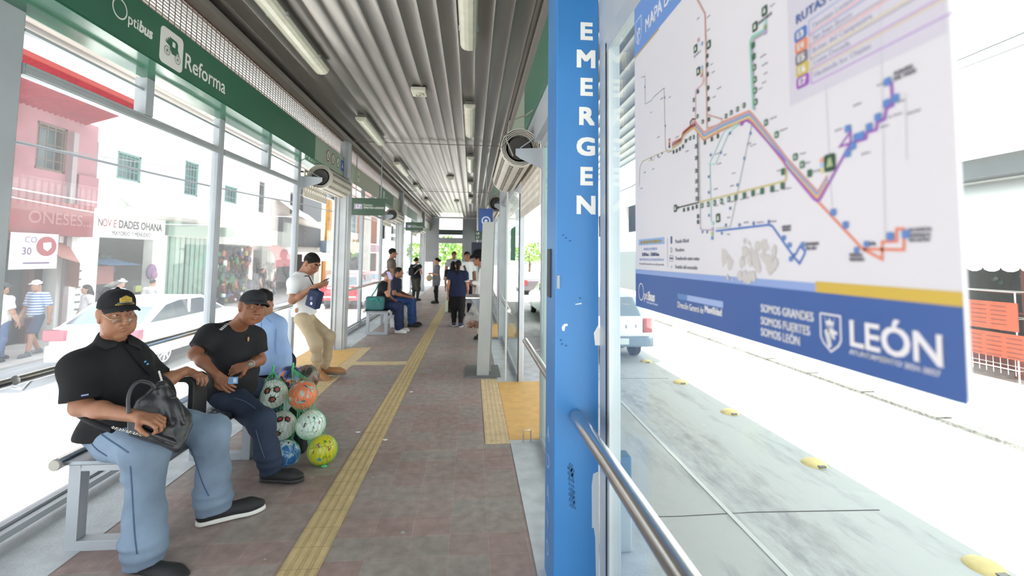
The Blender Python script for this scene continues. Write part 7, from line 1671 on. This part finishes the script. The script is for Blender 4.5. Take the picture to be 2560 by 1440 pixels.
icons('station_icon', '#3b5748', [(503, 337), (503, 390), (505, 447), (509, 527), (510, 593), (512, 655), (513, 717), (447, 550), (421, 600), (421, 657), (444, 698), (475, 730), (615, 697), (647, 676), (685, 655), (724, 632), (567, 817), (531, 835), (489, 855), (301, 912), (320, 905), (339, 893), (357, 878), (374, 846), (400, 830), (421, 823), (434, 878), (435, 948), (436, 1025), (437, 1088), (438, 1140), (439, 1192), (363, 1260), (388, 1254), (416, 1248), (440, 1240), (448, 1298), (448, 1332)], .0088, inner='#b9c4bc')
icons('station_icon', '#3f6a54', [(780, 272), (783, 340), (786, 405), (789, 478), (791, 543), (794, 612), (856, 735), (920, 808), (1033, 942), (1074, 988), (1120, 1040), (960, 1030), (957, 1116), (894, 1134), (834, 1147), (779, 1160), (727, 1173), (676, 1186), (632, 1196), (588, 1207), (547, 1216), (508, 1226), (472, 1234)], .0105, inner='#bccabf')
icons('stop_icon', '#5f86c4', [(1587, 490), (1635, 590), (1583, 620), (1530, 703), (1477, 762), (1431, 812), (1402, 822), (1350, 772), (1380, 877), (1349, 922), (1262, 1274), (1335, 1350), (1604, 1418), (1697, 1405)], .0105, asp=1.1)
icons('stop_icon', '#5a78b0', [(763, 800), (726, 950), (684, 1110), (641, 1250), (615, 1350), (524, 930), (585, 915), (640, 800), (512, 1060), (512, 1155), (514, 1292), (697, 1350), (782, 1340), (873, 1330), (590, 1400), (474, 1392), (502, 1392), (247, 586), (250, 755), (128, 522), (205, 935), (231, 920), (165, 952)], .0055, asp=1.3)
icons('stop_icon', '#5f86c4', [(1113, 262), (1152, 312), (1244, 310), (1162, 408), (1687, 306), (1850, 254), (1956, 238), (1616, 346), (1456, 86), (1540, 172)], .0085, z=z2, asp=1.1)
for (x, y, c) in ((1196, 962, '#e0a48c'), (1197, 992, '#a9bfe4'), (1198, 1022, '#d8cc9a'), (851, 135, '#a9d8d0'), (852, 163, '#8fa878'), (852, 192, '#b49cd0'), (470, 405, '#a9c0e0'), (470, 430, '#d8cc9a'), (470, 453, '#d08a8a'), (450, 240, '#d59a9a'), (470, 262, '#a9c0e0'), (275, 840, '#d88a80'), (275, 862, '#c06a60'), (275, 880, '#504a4a'), (326, 1246, '#5a5458'), (537, 1340, '#9fd5cd'), (535, 1376, '#bba4cc'), (533, 1402, '#a9c08a'), (533, 1428, '#6f95c8'), (710, 742, '#9a5fb8')): icons('route_chip', c, [(x, y)], .0090, asp=1)
# legend panel
btext([('RUTAS EXP', 1991, 62, 2125, 22, .008)], 'legend_title', '#4a66a0', mbd)
rows = (('E3', '#4f76b8', 1062, 205, 'Timoteo Lozano', 'Hospital'), ('E4', '#e08a6a', 1066, 275, 'San Juan Bosco', 'Hospital'), ('E5', '#7d7886', 1068, 345, 'Brisas del Campestre', 'Estación Hermanos'), ('E6', '#c9b455', 1072, 415, 'Loma Dorada', 'Zona Centro'), ('E7', '#9a5ab4', 1075, 487, 'Hacienda los Otates', 'Poliforum'))
for code, c, x, y, t1, t2 in rows:
    u, v = z1(x, y); mb = FL(); mb.prism(rrect(.030, .022, .005, 3), bo(.0008)-u*UY+v*UZ, -UY, UZ, -UX*.0004); ch = mb.build('route_badge', mflat(c, .4), mbd)
    mb = FL(); put_text(mb, code, .017, bo(.0016)-u*UY+(v-.006)*UZ, -UY, UZ, .02, 'CENTER'); mb.build('route_code', MWH, ch)
    mb = FL(); a, b = u+.02, u+.335; h_ = .013; mb.ribbon([(a, v-h_), (b, v-h_), (b, v+h_), (a, v+h_), (a, v-h_)], .0014, bo(.0008), -UY, UZ); mb.build('row_outline', flat(c, .5), ch)
    mb = FL(); put_text(mb, t1, .0135, bo(.001)-(u+.026)*UY+(v-.0045)*UZ, -UY, UZ); mb.build('row_lettering', mflat('#b3b0c2', .5), mbd); mb = FL(); co, fs = text_mesh(t2, .0135); w_ = co[:, 0].max(); put_text(mb, t2, .0135, bo(.001)-(b-.008-w_)*UY+(v-.0045)*UZ, -UY, UZ); mb.build('row_lettering', mflat('#b3b0c2', .5), mbd)
btext([('FUENTES', 2237, 190, 2284, 10, .004), ('DEL VALLE', 2237, 203, 2292, 10, .004), ('HOSPITAL', 2273, 580, 2332, 9, .004), ('GENERAL', 2273, 593, 2330, 9, .004), ('DE LEÓN', 2275, 605, 2325, 9, .004), ('JARDINES', 2017, 614, 2049, 8, .002), ('DEL RÍO', 2017, 625, 2042, 8, .002), ('PUERTA', 2126, 642, 2158, 9, .002), ('MILENIO', 2126, 653, 2162, 9, .002), ('MADRE', 1957, 571, 1978, 7, .002), ('TIERRA', 1957, 579, 1979, 7, .002), ('UTL', 2175, 614, 2192, 9, .004), ('MARAVILLAS', 1898, 62, 1931, 7, .002), ('SAN', 1735, 146, 1752, 6, 0), ('DELTA', 2066, 431, 2088, 7, .002)], 'place_lettering', '#8a8894', mbd)
btext([('Parada Oficial', 1689, 608, 1722, 9, 0), ('Paradero', 1689, 629, 1711, 9, 0), ('Transbordo entre rutas', 1689, 650, 1749, 9, 0), ('Sentido del recorrido', 1689, 671, 1744, 9, 0)], 'legend_lettering', '#8a8a96', mbd)
btext([('LUNES A DOMINGO', 1610, 626, 1643, 6, 0)], 'hours_days', '#a9b4d8', mbd); btext([('5:30 hrs. - 23:00 hrs.', 1606, 640, 1649, 8, .006)], 'hours_lettering', '#5c6688', mbd)
btext([('SIN SERVICIO LOS DIAS FESTIVOS', 1599, 651, 1660, 5, 0)], 'hours_note', '#a9b4d8', mbd); btext([('Consulte horarios en cada parada', 1599, 661, 1660, 4.5, 0)], 'hours_small_print', '#9a98a6', mbd)
a, b = pb(1597, 614), pb(1661, 606); area('hours_header', '#8fb0e0', [(a[0], b[0], a[1], a[1]+.021)], mbd); btext([('HORARIO DE SERVICIO', 1603, 610, 1654, 7, .01)], 'hours_title', '#c2ad6a', mbd, .0014)
area('legend_rule', '#b9bccb', [(pb(1668, 600)[0], pb(1669, 600)[0], pb(1668, 668)[1], pb(1668, 596)[1])], mbd)
lg = []
for py, kind in ((600, 0), (625, 1), (646, 2), (667, 3)):
    u, v = pb(1679, py); mb = FL()
    if kind == 0: mb.prism(rrect(.011, .022, .003, 2), bo(.0008)-u*UY+v*UZ, -UY, UZ, -UX*.0004)
    elif kind == 1: mb.ribbon([(u+.005*math.cos(t), v+.007*math.sin(t)) for t in np.linspace(0, 2*math.pi, 13)], .0018, bo(.0008), -UY, UZ)
    elif kind == 2: [mb.prism(rrect(.003, .006, .001, 1), bo(.0008)-(u-.008+.0053*i)*UY+v*UZ, -UY, UZ, -UX*.0004) for i in range(4)]; mb.ribbon([(u-.012, v-.008), (u+.012, v-.008), (u+.012, v+.008), (u-.012, v+.008), (u-.012, v-.008)], .0012, bo(.0008), -UY, UZ)
    else: mb.ribbon([(u-.005, v), (u+.005, v)], .0014, bo(.0008), -UY, UZ); mb.ribbon([(u+.001, v+.005), (u+.005, v), (u+.001, v-.005)], .0014, bo(.0008), -UY, UZ)
    mb.build('legend_symbol', mflat('#5a6390', .4), mbd)
# tiny street names along the lines
rnd = random.Random(11); mb = FL()
for x, y in [(560, 540), (520, 395), (530, 440), (535, 590), (880, 45), (820, 350), (830, 400), (840, 450), (830, 505), (810, 540), (880, 720), (940, 790), (1060, 930), (1090, 985), (1140, 1035), (500, 110), (440, 120), (500, 190), (205, 950), (170, 1020), (120, 1040), (100, 1135), (370, 915), (550, 930), (600, 935), (650, 1045), (640, 1120), (740, 870), (760, 880), (700, 1200), (540, 1140), (560, 990), (1270, 790), (1380, 640), (1520, 520), (1430, 930), (1700, 690), (1640, 620), (1590, 710), (1540, 770), (920, 1030), (960, 1140), (890, 1155), (800, 1170), (720, 1195), (640, 1215), (590, 1230), (540, 1240), (620, 1310), (720, 1340), (800, 1340), (880, 1335), (620, 1410), (270, 590), (220, 600), (160, 680), (200, 830), (380, 840), (310, 830)]:
    u, v = z1(x, y); put_text(mb, rnd.choice(('Av. Torres', 'Calle Real', 'Blvd. Norte', 'San Felipe', 'La Luz', 'Jardines', 'Centro')), .0046, bo(.0008)-u*UY+v*UZ, -UY, UZ)
mb.build('street_lettering', mflat('#a3a0aa', .5), mbd)
# worn patches where a sticker was peeled off
mb = FL(); rnd = random.Random(5)
for cx, cy, w_, h_, n in ((1820, 640, 14, 26, 9), (1890, 620, 30, 24, 16), (1880, 660, 28, 22, 16), (1930, 650, 14, 24, 9), (1855, 690, 40, 10, 8)):
    for i in range(n):
        u, v = pb(cx+rnd.uniform(-w_, w_), cy+rnd.uniform(-h_, h_)); r = rnd.uniform(.003, .012)
        mb.quad(*[bo(.0006+.00002*(len(mb.f) % 60))-(u+r*rnd.uniform(.5, 1.2)*math.cos(t))*UY+(v+1.3*r*rnd.uniform(.5, 1.2)*math.sin(t))*UZ for t in np.linspace(0, 5.6, 8)])
mb.build('worn_patch', mflat('#c9c4c2', .7), mbd)
